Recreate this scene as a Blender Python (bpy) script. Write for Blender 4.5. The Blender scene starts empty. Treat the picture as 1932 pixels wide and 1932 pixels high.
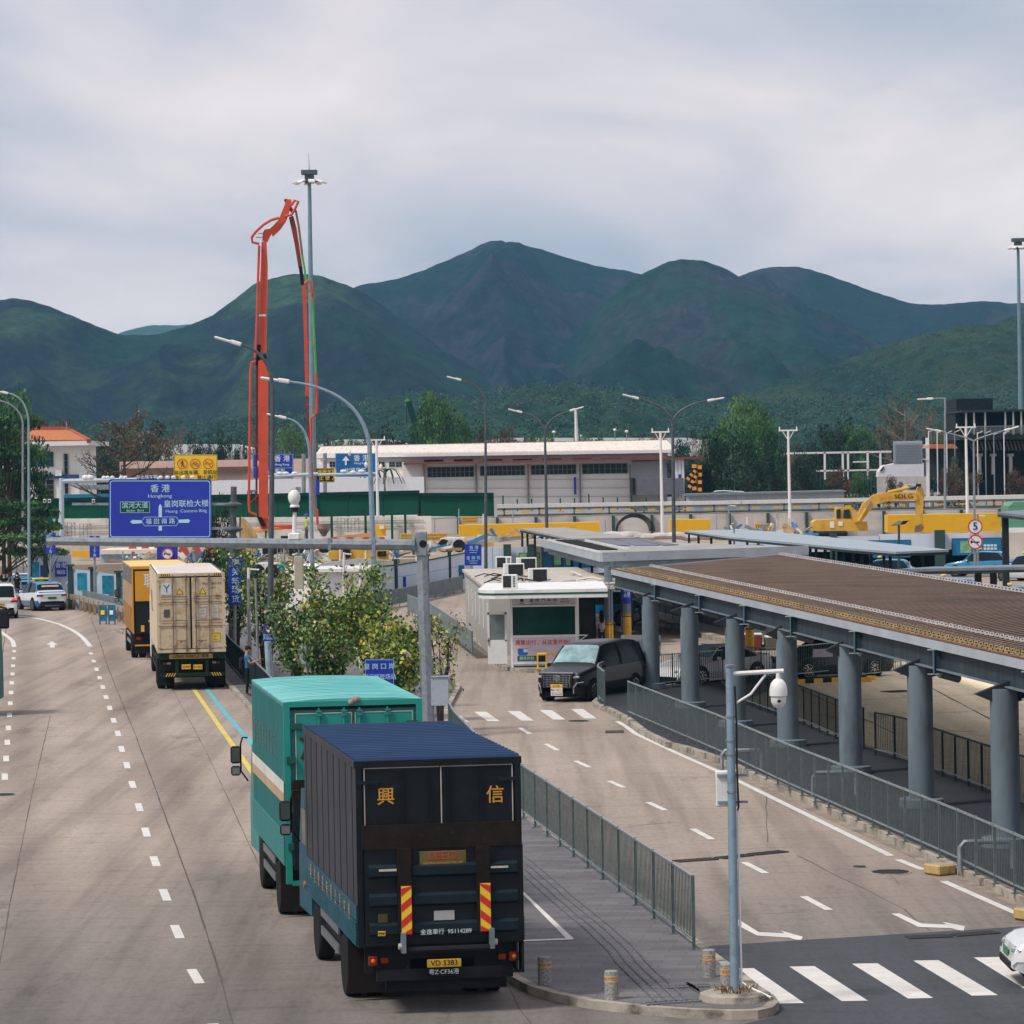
import bpy,bmesh,math,random
import numpy as np
from mathutils import Vector,Matrix,Euler
rad=math.radians
random.seed(7)
sc=bpy.context.scene
col=sc.collection
# ------------------------------------------------------------ camera
F=6860.0;HC=8.0;ROLL=rad(1.0);PITCH=math.atan(96/F)
cam_d=bpy.data.cameras.new('camera');cam=bpy.data.objects.new('camera',cam_d);col.objects.link(cam)
cam_d.sensor_width=36;cam_d.lens=36*F/1932;cam_d.clip_end=20000;cam_d.clip_start=1
CR=Matrix.Rotation(math.pi/2-PITCH,3,'X')@Matrix.Rotation(-ROLL,3,'Z')
cam.matrix_world=Matrix.Translation((0,0,HC))@CR.to_4x4()
sc.camera=cam
# ------------------------------------------------------------ light
SUN_EL,SUN_AZ=54,-122
w=bpy.data.worlds.new("World");sc.world=w;w.use_nodes=True
nt=w.node_tree;N=nt.nodes;L=nt.links;N.clear()
def nd(t,**k):
 n=N.new(t)
 for a,b in k.items():setattr(n,a,b)
 return n
out=nd('ShaderNodeOutputWorld');bg=nd('ShaderNodeBackground');L.new(bg.outputs[0],out.inputs[0])
sky=nd('ShaderNodeTexSky');sky.sky_type='NISHITA';sky.sun_disc=False
sky.sun_elevation=rad(SUN_EL);sky.sun_rotation=rad(SUN_AZ);sky.air_density=1.2;sky.dust_density=2.0
bg.inputs[1].default_value=0.12
tc=nd('ShaderNodeTexCoord');sep=nd('ShaderNodeSeparateXYZ');L.new(tc.outputs['Generated'],sep.inputs[0])
def mth(op,a,b=None,c=None,clamp=False):
 n=nd('ShaderNodeMath',operation=op);n.use_clamp=clamp
 for i,v in enumerate((a,b,c)):
  if v is None:continue
  if isinstance(v,(int,float)):n.inputs[i].default_value=v
  else:L.new(v,n.inputs[i])
 return n.outputs[0]
zc=mth('MAXIMUM',mth('ADD',sep.outputs[2],0.10),0.02)
cu=mth('DIVIDE',sep.outputs[0],zc);cv=mth('DIVIDE',sep.outputs[1],zc)
cmb=nd('ShaderNodeCombineXYZ');L.new(mth('MULTIPLY',cu,1.5),cmb.inputs[0]);L.new(mth('MULTIPLY',cv,.6),cmb.inputs[1])
n1=nd('ShaderNodeTexNoise');n1.inputs['Scale'].default_value=.9;n1.inputs['Detail'].default_value=7;n1.inputs['Roughness'].default_value=.5;n1.inputs['Distortion'].default_value=.5
off=nd('ShaderNodeVectorMath',operation='ADD');off.inputs[1].default_value=(1.5,3.3,0);L.new(cmb.outputs[0],off.inputs[0]);L.new(off.outputs[0],n1.inputs['Vector'])
az=mth('ARCTAN2',sep.outputs[0],sep.outputs[1]);el=sep.outputs[2]
def lobe(a0,e0,sa,se,tilt=0.0):
 da=mth('SUBTRACT',az,a0);de=mth('SUBTRACT',mth('SUBTRACT',el,e0),mth('MULTIPLY',da,tilt))
 q=mth('ADD',mth('POWER',mth('ABSOLUTE',mth('DIVIDE',da,sa)),2.0),mth('POWER',mth('ABSOLUTE',mth('DIVIDE',de,se)),2.0))
 return mth('EXPONENT',mth('MULTIPLY',q,-1.0))
b=mth('MULTIPLY',lobe(.075,.079,.11,.022,-.12),.40)
b=mth('ADD',b,mth('MULTIPLY',lobe(-.115,.042,.05,.010,0),.30))
b=mth('ADD',b,mth('MULTIPLY',lobe(-.03,.118,.05,.012,.1),.10))
b=mth('SUBTRACT',b,mth('MULTIPLY',lobe(.13,.113,.07,.015,-.1),.34))
b=mth('SUBTRACT',b,mth('MULTIPLY',lobe(-.14,.092,.05,.008,-.05),.20))
b=mth('SUBTRACT',b,mth('MULTIPLY',lobe(-.02,.066,.07,.014,-.1),.06))
f=mth('ADD',mth('MULTIPLY',mth('SUBTRACT',n1.outputs[0],.5),1.9),mth('ADD',b,.36),clamp=True)
cr=nd('ShaderNodeValToRGB');L.new(f,cr.inputs[0])
K=1/0.12
e=cr.color_ramp.elements
def cc(r,g,bb,k=1.0):return(r*k*K/8.0,g*k*K/8.0,bb*k*K/8.0,1)
e[0].position=0.05;e[0].color=cc(.46,.50,.59)
e[1].position=.95;e[1].color=cc(1.0,.915,.88)
m1=cr.color_ramp.elements.new(.33);m1.color=cc(.615,.605,.675)
m2=cr.color_ramp.elements.new(.60);m2.color=cc(.80,.735,.755)
mul=nd('ShaderNodeVectorMath',operation='SCALE');L.new(cr.outputs[0],mul.inputs[0]);mul.inputs['Scale'].default_value=8.0
mix=nd('ShaderNodeMix',data_type='RGBA');mix.inputs[0].default_value=.94
L.new(sky.outputs[0],mix.inputs[6]);L.new(mul.outputs[0],mix.inputs[7]);L.new(mix.outputs[2],bg.inputs[0])
sd=bpy.data.lights.new('sun','SUN');sd.energy=2.8;sd.angle=rad(11);sd.color=(1,.95,.87)
sun=bpy.data.objects.new('sun',sd);col.objects.link(sun)
sdir=Vector((math.sin(rad(SUN_AZ))*math.cos(rad(SUN_EL)),math.cos(rad(SUN_AZ))*math.cos(rad(SUN_EL)),math.sin(rad(SUN_EL))))
sun.rotation_euler=sdir.to_track_quat('Z','Y').to_euler()
vs=sc.view_settings;sc.display_settings.display_device='sRGB'
vs.view_transform='Standard';vs.look='None';vs.exposure=0.12;vs.gamma=1.0
try:vs.use_curve_mapping=False
except Exception:pass
sc.cycles.volume_max_steps=64;sc.cycles.max_bounces=6;sc.cycles.transparent_max_bounces=12
# ------------------------------------------------------------ pixel (1932 px picture) -> world
def ray(x,y):
 return CR@Vector(((x-966)/F,(966-y)/F,-1))
def G(x,y,z=0.0):
 d=ray(x,y);t=(z-HC)/d.z
 return Vector((d.x*t,d.y*t,z))
def P(x,y,Y):
 d=ray(x,y);t=Y/d.y
 return Vector((d.x*t,Y,HC+d.z*t))
def PX(x,Y,z):
 y=870.0
 for _ in range(6):
  p=P(x,y,Y);s=F/Y;y+=(p.z-z)*s
 return P(x,y,Y)
# ------------------------------------------------------------ materials
MATS={}
def M(name,c=(.5,.5,.5),rough=.6,metal=0.0,var=.12,sc_=2.0,bump=0.0,bs=30.0,dirt=None,dirt_amt=0.0,dirt_sc=3.0,stretch=(1,1,1),emit=0,coat=0,spec=None,dirt_lo=.5):
 if name in MATS:return MATS[name]
 m=bpy.data.materials.new(name);m.use_nodes=True;t=m.node_tree;n=t.nodes;l=t.links
 p=n['Principled BSDF'];p.inputs['Roughness'].default_value=rough;p.inputs['Metallic'].default_value=metal
 spec=spec if spec is not None else(.5 if metal>.5 else.30 if max(c)>.12 else.10)
 p.inputs['Specular IOR Level'].default_value=spec
 if coat:p.inputs['Coat Weight'].default_value=coat
 tcn=n.new('ShaderNodeTexCoord');mp=n.new('ShaderNodeMapping');mp.inputs['Scale'].default_value=stretch
 l.new(tcn.outputs['Object'],mp.inputs[0])
 ns=n.new('ShaderNodeTexNoise');ns.inputs['Scale'].default_value=sc_;ns.inputs['Detail'].default_value=6;ns.inputs['Roughness'].default_value=.6
 l.new(mp.outputs[0],ns.inputs['Vector'])
 r=n.new('ShaderNodeValToRGB');l.new(ns.outputs[0],r.inputs[0])
 r.color_ramp.elements[0].position=.3;r.color_ramp.elements[1].position=.7
 r.color_ramp.elements[0].color=tuple(max(0,x*(1-var))for x in c)+(1,)
 r.color_ramp.elements[1].color=tuple(min(1,x*(1+var))for x in c)+(1,)
 o=r.outputs[0]
 if dirt:
  n2=n.new('ShaderNodeTexNoise');n2.inputs['Scale'].default_value=dirt_sc;n2.inputs['Detail'].default_value=8;n2.inputs['Roughness'].default_value=.65
  l.new(mp.outputs[0],n2.inputs['Vector'])
  r2=n.new('ShaderNodeValToRGB');l.new(n2.outputs[0],r2.inputs[0])
  r2.color_ramp.elements[0].position=dirt_lo;r2.color_ramp.elements[1].position=dirt_lo+.16
  r2.color_ramp.elements[0].color=(0,0,0,1);r2.color_ramp.elements[1].color=(dirt_amt,)*3+(1,)
  mx=n.new('ShaderNodeMix');mx.data_type='RGBA';l.new(r2.outputs[0],mx.inputs[0]);l.new(o,mx.inputs[6]);mx.inputs[7].default_value=tuple(dirt)+(1,)
  o=mx.outputs[2]
 l.new(o,p.inputs['Base Color'])
 if bump:
  nb=n.new('ShaderNodeTexNoise');nb.inputs['Scale'].default_value=bs;nb.inputs['Detail'].default_value=4
  l.new(tcn.outputs['Object'],nb.inputs['Vector'])
  bp=n.new('ShaderNodeBump');bp.inputs['Strength'].default_value=bump;bp.inputs['Distance'].default_value=.02
  l.new(nb.outputs[0],bp.inputs['Height']);l.new(bp.outputs[0],p.inputs['Normal'])
 if emit:
  l.new(o,p.inputs['Emission Color']);p.inputs['Emission Strength'].default_value=emit
 MATS[name]=m
 return m
# ------------------------------------------------------------ mesh builder
def frame(p):
 return Matrix.Translation(p.location)@p.rotation_euler.to_matrix().to_4x4()
def root(o):
 while o.parent:o=o.parent
 return o
class MB:
 def __init__(s):s.v=[];s.f=[];s.mi=[];s.ms=[];s.cur=0
 def m(s,mat):
  if mat not in s.ms:s.ms.append(mat)
  s.cur=s.ms.index(mat);return s
 def add(s,vs,fs):
  b=len(s.v);s.v+=[tuple(x)for x in vs];s.f+=[tuple(i+b for i in f)for f in fs];s.mi+=[s.cur]*len(fs);return s
 def box(s,c,d,rz=0.0,R=None,bev=0):
  x,y,z=d[0]/2,d[1]/2,d[2]/2
  R=R or Matrix.Rotation(rz,3,'Z');c=Vector(c)
  if bev:
   b=min(bev,x*.9,y*.9,z*.9);vs=[]
   for sx in(-1,1):
    for sy in(-1,1):
     for sz in(-1,1):
      for k in range(3):
       q=[sx*(x-b),sy*(y-b),sz*(z-b)];q[k]+=(sx,sy,sz)[k]*b
       vs.append(c+R@Vector(q))
   bm=bmesh.new()
   for q in vs:bm.verts.new(q)
   bmesh.ops.convex_hull(bm,input=bm.verts)
   bmesh.ops.dissolve_limit(bm,angle_limit=.01,verts=bm.verts,edges=bm.edges)
   bm.verts.index_update();bm.normal_update()
   s.add([q.co[:]for q in bm.verts],[[q.index for q in f.verts]for f in bm.faces]);bm.free();return s
  vs=[c+R@Vector((a*x,b*y,e_*z))for a in(-1,1)for b in(-1,1)for e_ in(-1,1)]
  return s.add(vs,[(0,1,3,2),(4,6,7,5),(0,4,5,1),(2,3,7,6),(0,2,6,4),(1,5,7,3)])
 def b2(s,lo,hi,bev=0):return s.box([(a+b)/2 for a,b in zip(lo,hi)],[abs(b-a)for a,b in zip(lo,hi)],bev=bev)
 def bar(s,a,b,wd,h=None,up=Vector((0,0,1))):
  a=Vector(a);b=Vector(b);d=b-a;l=d.length
  if l<1e-6:return s
  d.normalize();sd_=d.cross(up)
  if sd_.length<1e-3:sd_=d.cross(Vector((0,1,0)))
  sd_.normalize();u=sd_.cross(d);R=Matrix((sd_,d,u)).transposed()
  return s.box((a+b)/2,(wd,l,h or wd),R=R)
 def cyl(s,a,b,r0,r1=None,n=10,caps=True):
  a=Vector(a);b=Vector(b);r1=r0 if r1 is None else r1;d=(b-a).normalized()
  sd_=d.cross(Vector((0,0,1)))
  if sd_.length<1e-3:sd_=Vector((1,0,0))
  sd_.normalize();u=sd_.cross(d);vs=[]
  for p,r in((a,r0),(b,r1)):
   vs+=[p+(sd_*math.cos(2*math.pi*i/n)+u*math.sin(2*math.pi*i/n))*r for i in range(n)]
  fs=[(i,(i+1)%n,n+(i+1)%n,n+i)for i in range(n)]
  if caps:fs+=[tuple(range(n-1,-1,-1)),tuple(range(n,2*n))]
  return s.add(vs,fs)
 def tube(s,pts,r,n=7,caps=True):
  pts=[Vector(p)for p in pts];rs=r if isinstance(r,(list,tuple))else[r]*len(pts);vs=[];ref=None
  for i,p in enumerate(pts):
   d=(pts[min(i+1,len(pts)-1)]-pts[max(i-1,0)]).normalized()
   if ref is None:
    ref=d.cross(Vector((0,0,1)))
    if ref.length<1e-2:ref=Vector((1,0,0))
   ref=(ref-d*ref.dot(d)).normalized();u=ref.cross(d)
   vs+=[p+(ref*math.cos(2*math.pi*k/n)+u*math.sin(2*math.pi*k/n))*rs[i]for k in range(n)]
  fs=[(i*n+k,i*n+(k+1)%n,(i+1)*n+(k+1)%n,(i+1)*n+k)for i in range(len(pts)-1)for k in range(n)]
  if caps:fs+=[tuple(range(n-1,-1,-1)),tuple(range((len(pts)-1)*n,len(pts)*n))]
  return s.add(vs,fs)
 def prism(s,pts,z0,z1):
  n=len(pts);vs=[(p[0],p[1],z0)for p in pts]+[(p[0],p[1],z1)for p in pts]
  a=sum(pts[i][0]*pts[(i+1)%n][1]-pts[(i+1)%n][0]*pts[i][1]for i in range(n))
  fs=[(i,(i+1)%n,n+(i+1)%n,n+i)for i in range(n)]+[tuple(range(n-1,-1,-1)),tuple(range(n,2*n))]
  if a<0:fs=[f[::-1]for f in fs]
  return s.add(vs,fs)
 def sheet(s,pts):return s.add(pts,[tuple(range(len(pts)))])
 def ext(s,pts,axis,w0,w1):
  n=len(pts)
  def mk(p,w_):return(w_,p[0],p[1])if axis==0 else(p[0],w_,p[1])
  vs=[mk(p,w0)for p in pts]+[mk(p,w1)for p in pts]
  return s.add(vs,[(i,(i+1)%n,n+(i+1)%n,n+i)for i in range(n)]+[tuple(range(n-1,-1,-1)),tuple(range(n,2*n))])
 def sph(s,c,r,n=10,sq=(1,1,1),z0=-1,z1=1):
  c=Vector(c);vs=[];m_=max(4,n//2+2)
  for i in range(m_+1):
   a=math.asin(max(-1,min(1,z0+(z1-z0)*(.5-.5*math.cos(math.pi*i/m_)))))
   for k in range(n):
    t=2*math.pi*k/n;vs.append(c+Vector((math.cos(a)*math.cos(t)*r*sq[0],math.cos(a)*math.sin(t)*r*sq[1],math.sin(a)*r*sq[2])))
  fs=[(i*n+k,i*n+(k+1)%n,(i+1)*n+(k+1)%n,(i+1)*n+k)for i in range(m_)for k in range(n)]
  fs+=[tuple(range(n-1,-1,-1)),tuple(range(m_*n,(m_+1)*n))]
  return s.add(vs,fs)
 def lathe(s,c,prof,n=14,R=None):
  c=Vector(c);vs=[]
  for r_,z in prof:
   for k in range(n):
    t=2*math.pi*k/n;q=Vector((r_*math.cos(t),r_*math.sin(t),z));vs.append(c+((R@q)if R else q))
  m_=len(prof)
  fs=[(i*n+k,i*n+(k+1)%n,(i+1)*n+(k+1)%n,(i+1)*n+k)for i in range(m_-1)for k in range(n)]
  fs+=[tuple(range(n-1,-1,-1)),tuple(range((m_-1)*n,m_*n))]
  return s.add(vs,fs)
 def build(s,name,parent=None,mat=None,world=False,smooth=False,fixn=True):
  me=bpy.data.meshes.new(name);v=s.v
  if world and parent is not None:
   Mi=frame(root(parent)).inverted();v=[(Mi@Vector(p))[:]for p in v]
  me.from_pydata([tuple(p)for p in v],[],s.f)
  ms=s.ms or[mat]
  for q in ms:me.materials.append(q)
  if len(ms)>1:me.polygons.foreach_set('material_index',s.mi)
  if fixn:
   bm=bmesh.new();bm.from_mesh(me);bmesh.ops.recalc_face_normals(bm,faces=bm.faces);bm.to_mesh(me);bm.free()
  if smooth:
   me.polygons.foreach_set('use_smooth',[True]*len(me.polygons))
   try:me.set_sharp_from_angle(angle=rad(40))
   except Exception:pass
  me.update()
  o=bpy.data.objects.new(name,me);col.objects.link(o)
  if parent is not None:o.parent=parent
  return o
def mb(mat=None):
 b_=MB()
 if mat:b_.m(mat)
 return b_
def tag(o,label=None,cat=None,group=None,kind=None):
 if label:o['label']=label
 if cat:o['category']=cat
 if group:o['group']=group
 if kind:o['kind']=kind
 return o
def thing(name,label,cat,loc=(0,0,0),rz=0.0,group=None):
 o=bpy.data.objects.new(name,None);col.objects.link(o);o.empty_display_size=.3
 o.location=loc;o.rotation_euler=(0,0,rz);return tag(o,label,cat,group)
def struct(name,b_,mat=None,kind='structure',parent=None,**k):
 o=b_.build(name,parent,mat,**k)
 if parent is None:o['kind']=kind
 return o
def kids(o):return[c for c in bpy.data.objects if c.parent==o]
def copy_tree(o,parent=None,ch=None):
 c=o.copy();col.objects.link(c)
 if parent is not None:c.parent=parent
 for k_ in kids(o):
  if k_ is not c:copy_tree(k_,c)
 return c
def dup(o,loc,rz=None,label=None,group=None,scale=None):
 c=copy_tree(o);c.location=loc
 if rz is not None:c.rotation_euler=(0,0,rz)
 if scale:c.scale=(scale,)*3 if isinstance(scale,(int,float))else scale
 if label:c['label']=label
 if group:c['group']=group
 return c
def text(s,size,mat,parent,loc,rot=(math.pi/2,0,0),off=0.0,sx=1.0,name='lettering',align='CENTER',vertical=False,world=False,ext=0.0,sp=1.0):
 cjk=any(ord(c)>0x2000 for ch_ in s for c in ch_);bold=off>.0035;off=0.0
 cu_=bpy.data.curves.new('t','FONT');cu_.body='\n'.join(s)if vertical else s
 cu_.size=size;cu_.align_x=align;cu_.align_y='CENTER';cu_.offset=off;cu_.extrude=ext;cu_.resolution_u=3
 cu_.space_character=sp;cu_.space_line=1.0 if not vertical else.82
 ob=bpy.data.objects.new('t',cu_);col.objects.link(ob)
 dg=bpy.context.evaluated_depsgraph_get();me=bpy.data.meshes.new_from_object(ob.evaluated_get(dg))
 bpy.data.objects.remove(ob);bpy.data.curves.remove(cu_)
 if bold:
  bm=bmesh.new();bm.from_mesh(me);g0=bm.verts[:]+bm.edges[:]+bm.faces[:]
  for q_,(dx_,dy_)in enumerate(((.020,0),(.010,.016))):
   r__=bmesh.ops.duplicate(bm,geom=g0);bmesh.ops.translate(bm,verts=[v for v in r__['geom']if isinstance(v,bmesh.types.BMVert)],vec=(dx_*size,dy_*size,.0012*(q_+1)))
  bm.to_mesh(me);bm.free()
 me.materials.clear();me.materials.append(mat);me.name=name
 R=Euler(rot).to_matrix().to_4x4()if not isinstance(rot,Matrix)else rot
 T=Matrix.Translation(loc)@R@Matrix.Diagonal((sx,1,1,1))
 if world:T=frame(root(parent)).inverted()@T
 me.transform(T)
 o=bpy.data.objects.new(name,me);col.objects.link(o);o.parent=parent;return o
def lerp(a,b,t):return a+(b-a)*t
def npoly(pts,step):
 pts=[Vector(p)for p in pts];out_=[pts[0]];acc=0;
 for a,b in zip(pts,pts[1:]):
  d=(b-a).length;t=step-acc
  while t<=d:out_.append(a.lerp(b,t/d));t+=step
  acc=(acc+d)%step
 return out_
# ------------------------------------------------------------ ground, roads, pavements
def road_mat(name,c,asphalt=None,y0=0,y1=0,streak=.5,tracks=False):
 m=bpy.data.materials.new(name);m.use_nodes=True;t=m.node_tree;n=t.nodes;l=t.links;p=n['Principled BSDF']
 p.inputs['Roughness'].default_value=.82;p.inputs['Specular IOR Level'].default_value=.3
 tcn=n.new('ShaderNodeTexCoord')
 def noise(s,scl,d=6,r=.6):
  mp=n.new('ShaderNodeMapping');mp.inputs['Scale'].default_value=scl;mp.inputs['Rotation'].default_value=(0,0,rad(-7));l.new(tcn.outputs['Object'],mp.inputs[0])
  x=n.new('ShaderNodeTexNoise');x.inputs['Scale'].default_value=s;x.inputs['Detail'].default_value=d;x.inputs['Roughness'].default_value=r;l.new(mp.outputs[0],x.inputs['Vector']);return x.outputs[0]
 def ramp(f,stops):
  r=n.new('ShaderNodeValToRGB');l.new(f,r.inputs[0]);e=r.color_ramp.elements
  e[0].position,e[0].color=stops[0][0],stops[0][1];e[1].position,e[1].color=stops[-1][0],stops[-1][1]
  for q in stops[1:-1]:x=e.new(q[0]);x.color=q[1]
  return r.outputs[0]
 def mul(a,b,fac=1.0,mode='MULTIPLY'):
  x=n.new('ShaderNodeMix');x.data_type='RGBA';x.blend_type=mode;x.inputs[0].default_value=fac;l.new(a,x.inputs[6])
  if isinstance(b,tuple):x.inputs[7].default_value=b
  else:l.new(b,x.inputs[7])
  return x.outputs[2]
 def v4(k):return(k,k,k,1)
 def g(cc_,k=1.0):return tuple(x*k for x in cc_)+(1,)
 base=ramp(noise(.12,(1,.5,1)),[(.3,g(c,.84)),(.5,g(c)),(.7,g(c,1.16))])
 if asphalt:  # blends to a darker, greyer tint towards the near end, edge broken by noise
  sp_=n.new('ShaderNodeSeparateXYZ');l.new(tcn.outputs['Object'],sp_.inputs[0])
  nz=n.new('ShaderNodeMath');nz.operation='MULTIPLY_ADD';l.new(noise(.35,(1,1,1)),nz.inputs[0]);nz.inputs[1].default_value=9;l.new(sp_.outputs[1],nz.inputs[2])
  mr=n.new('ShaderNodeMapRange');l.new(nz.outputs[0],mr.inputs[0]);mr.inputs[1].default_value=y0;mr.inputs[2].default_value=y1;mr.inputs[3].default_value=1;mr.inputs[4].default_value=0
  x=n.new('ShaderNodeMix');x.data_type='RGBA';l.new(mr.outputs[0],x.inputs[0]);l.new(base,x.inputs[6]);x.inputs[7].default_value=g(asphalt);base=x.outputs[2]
 base=mul(base,ramp(noise(.9,(1.3,.035,1),5),[(.38,v4(1.0-.42*streak)),(.5,v4(.97)),(.66,v4(1.08))]))
 base=mul(base,ramp(noise(2.3,(.25,1.1,1),7,.7),[(.33,v4(.80)),(.47,v4(1.0)),(.8,v4(1.07))]))
 base=mul(base,ramp(noise(9.0,(1,.35,1),6,.7),[(.30,v4(.80)),(.5,v4(1.0)),(.75,v4(1.1))]))
 base=mul(base,ramp(noise(55,(1,.4,1),2),[(.2,v4(.86)),(.8,v4(1.13))]))
 base=mul(base,ramp(noise(.55,(1,.22,1),9,.75),[(.57,v4(1.0)),(.64,v4(.76)),(.78,v4(.60))]))
 if tracks:
  def mt(op,a,b=None):
   x=n.new('ShaderNodeMath');x.operation=op
   for i,v in enumerate((a,b)):
    if v is None:continue
    if isinstance(v,(int,float)):x.inputs[i].default_value=v
    else:l.new(v,x.inputs[i])
   return x.outputs[0]
  u=mt('ADD',sp_.outputs[0],mt('MULTIPLY',sp_.outputs[1],.133));u=mt('ADD',u,mt('MULTIPLY',noise(.15,(1,.2,1),2),.8))
  wv=mt('COSINE',mt('MULTIPLY',mt('SUBTRACT',u,.1),2*math.pi/3.7));wv2=mt('COSINE',mt('MULTIPLY',mt('SUBTRACT',u,.2),2*math.pi/1.85))
  k=mt('MULTIPLY',mt('MAXIMUM',wv,-.2),.15);k=mt('ADD',k,mt('MULTIPLY',mt('MAXIMUM',wv2,0),.07));mk_=n.new('ShaderNodeMapRange');l.new(u,mk_.inputs[0]);mk_.inputs[1].default_value=4.5;mk_.inputs[2].default_value=5.5;mk_.inputs[3].default_value=1;mk_.inputs[4].default_value=.25
  k=mt('SUBTRACT',1.02,mt('MULTIPLY',mt('MULTIPLY',k,mk_.outputs[0]),mt('ADD',noise(.5,(1,.15,1),4),.55)))
  cb=n.new('ShaderNodeCombineColor');[l.new(k,cb.inputs[i])for i in range(3)];base=mul(base,cb.outputs[0])
 l.new(base,p.inputs['Base Color'])
 b=n.new('ShaderNodeBump');b.inputs['Strength'].default_value=.35;b.inputs['Distance'].default_value=.01;l.new(noise(40,(1,1,1),4),b.inputs['Height']);l.new(b.outputs[0],p.inputs['Normal'])
 return m
m_ground=M('ground_dust',(.20,.185,.165),.95,sc_=.05,var=.25,bump=.2,bs=2)
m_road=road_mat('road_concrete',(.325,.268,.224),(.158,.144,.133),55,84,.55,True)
m_asph=road_mat('road_asphalt',(.058,.064,.075),streak=.3)
m_yard=road_mat('yard_concrete',(.84,.70,.47),streak=.3)
m_far=road_mat('far_road',(.30,.27,.25),streak=.4)
def paver_mat(name,c,bx=(.6,.3),mortar=.55):
 m=bpy.data.materials.new(name);m.use_nodes=True;t=m.node_tree;n=t.nodes;l=t.links;p=n['Principled BSDF'];p.inputs['Roughness'].default_value=.75
 tcn=n.new('ShaderNodeTexCoord');mp=n.new('ShaderNodeMapping');mp.inputs['Rotation'].default_value=(0,0,rad(8));l.new(tcn.outputs['Object'],mp.inputs[0])
 br=n.new('ShaderNodeTexBrick');br.inputs['Scale'].default_value=1;br.inputs['Brick Width'].default_value=bx[0];br.inputs['Row Height'].default_value=bx[1]
 br.inputs['Mortar Size'].default_value=.008;br.inputs['Color1'].default_value=tuple(x*.86 for x in c)+(1,);br.inputs['Color2'].default_value=tuple(x*1.14 for x in c)+(1,);br.inputs['Mortar'].default_value=tuple(x*mortar for x in c)+(1,)
 l.new(mp.outputs[0],br.inputs['Vector'])
 mp2=n.new('ShaderNodeMapping');mp2.inputs['Scale'].default_value=(.35,2.2,1);l.new(tcn.outputs['Object'],mp2.inputs[0])
 ns=n.new('ShaderNodeTexNoise');ns.inputs['Scale'].default_value=.8;ns.inputs['Detail'].default_value=8;ns.inputs['Roughness'].default_value=.7;l.new(mp2.outputs[0],ns.inputs['Vector'])
 r=n.new('ShaderNodeValToRGB');l.new(ns.outputs[0],r.inputs[0]);r.color_ramp.elements[0].position=.3;r.color_ramp.elements[0].color=(.62,.62,.64,1);r.color_ramp.elements[1].position=.7;r.color_ramp.elements[1].color=(1.25,1.22,1.2,1)
 x=n.new('ShaderNodeMix');x.data_type='RGBA';x.blend_type='MULTIPLY';x.inputs[0].default_value=1;l.new(br.outputs[0],x.inputs[6]);l.new(r.outputs[0],x.inputs[7]);l.new(x.outputs[2],p.inputs['Base Color'])
 return m
m_pave=paver_mat('pavement_pavers',(.130,.127,.133))
m_pave2=paver_mat('shaded_pavers',(.020,.025,.033))  # dark pavers, with the shade under the canopy also put into the colour
m_kerb=M('kerb_stone',(.36,.32,.27),.85,sc_=1.2,var=.3,dirt=(.06,.055,.045),dirt_amt=.85,dirt_sc=1.6,bump=.4,dirt_lo=.48)
m_white=M('road_paint_white',(.62,.60,.57),.7,var=.12,sc_=2,dirt=(.30,.28,.26),dirt_amt=.7,dirt_sc=5,dirt_lo=.58)
m_yel=M('road_paint_yellow',(.62,.50,.10),.7,dirt=(.30,.28,.2),dirt_amt=.7,dirt_sc=4,dirt_lo=.56)
m_blu=M('road_paint_blue',(.10,.42,.50),.7,dirt=(.25,.28,.28),dirt_amt=.7,dirt_sc=4,dirt_lo=.58)
m_joint=M('road_joint_tar',(.11,.097,.086),.9)
m_iron=M('cast_iron',(.06,.06,.062),.6,metal=.3)
g_=MB();g_.sheet([(-2900,-50,-.03),(2900,-50,-.03),(2900,4450,-.03),(-2900,4450,-.03)]);struct('ground',g_,m_ground)
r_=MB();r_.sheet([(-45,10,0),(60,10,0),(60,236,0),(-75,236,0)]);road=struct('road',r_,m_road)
def gp(pts,z=0.0):return[G(x,y,z)for x,y in pts]
a_=MB();a_.sheet([(p.x,p.y,.004)for p in gp([(1318,1788),(1345,1784.5),(1932,1748),(2300,1726),(2500,2600),(1420,2600),(1405,1932),(1460,1919),(1470,1904),(1434,1875),(1351,1813)])])
asph=struct('asphalt_road',a_,m_asph)
y_=MB();y_.sheet([(p.x,p.y,.004)for p in gp([(1400,1322),(1500,1288),(1640,1262),(1760,1235),(2100,1190),(2300,1520),(1932,1524),(1759,1460),(1583,1400)])])
yard=struct('bus_yard_ground',y_,m_yard)
KA=[(215,1190),(300,1225),(360,1252),(420,1288),(450,1318),(478,1352),(700,1592),(850,1742),(939.7,1835),(962,1856),(994.7,1874),(1039,1888),(1113,1904),(1202.5,1914),(1291.6,1921),(1380.6,1924),(1430,1923),(1458,1917),(1470,1906),(1460,1893),(1434,1876),(1398,1846),(1351,1813),(1317,1786),(1240,1722),(1100,1620),(984,1540),(900,1462),(860,1410),(845,1380),(846,1345),(870,1300),(840,1258),(790,1226),(660,1190)]
pav=MB();pav.prism([(p.x,p.y)for p in gp(KA)],-.02,.128);o=struct('pavement',pav,m_kerb)
def inset(pts,d):
 out_=[];n=len(pts)
 for i in range(n):
  a,b,c=Vector(pts[i-1][:2]),Vector(pts[i][:2]),Vector(pts[(i+1)%n][:2])
  d1=(b-a).normalized();d2=(c-b).normalized();nn=Vector((-d1.y-d2.y,d1.x+d2.x))
  if nn.length<1e-3:nn=Vector((-d1.y,d1.x))
  nn.normalize();k=max(.4,nn.dot(Vector((-d1.y,d1.x))));out_.append(b+nn*(d/k))
 return out_
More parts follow.
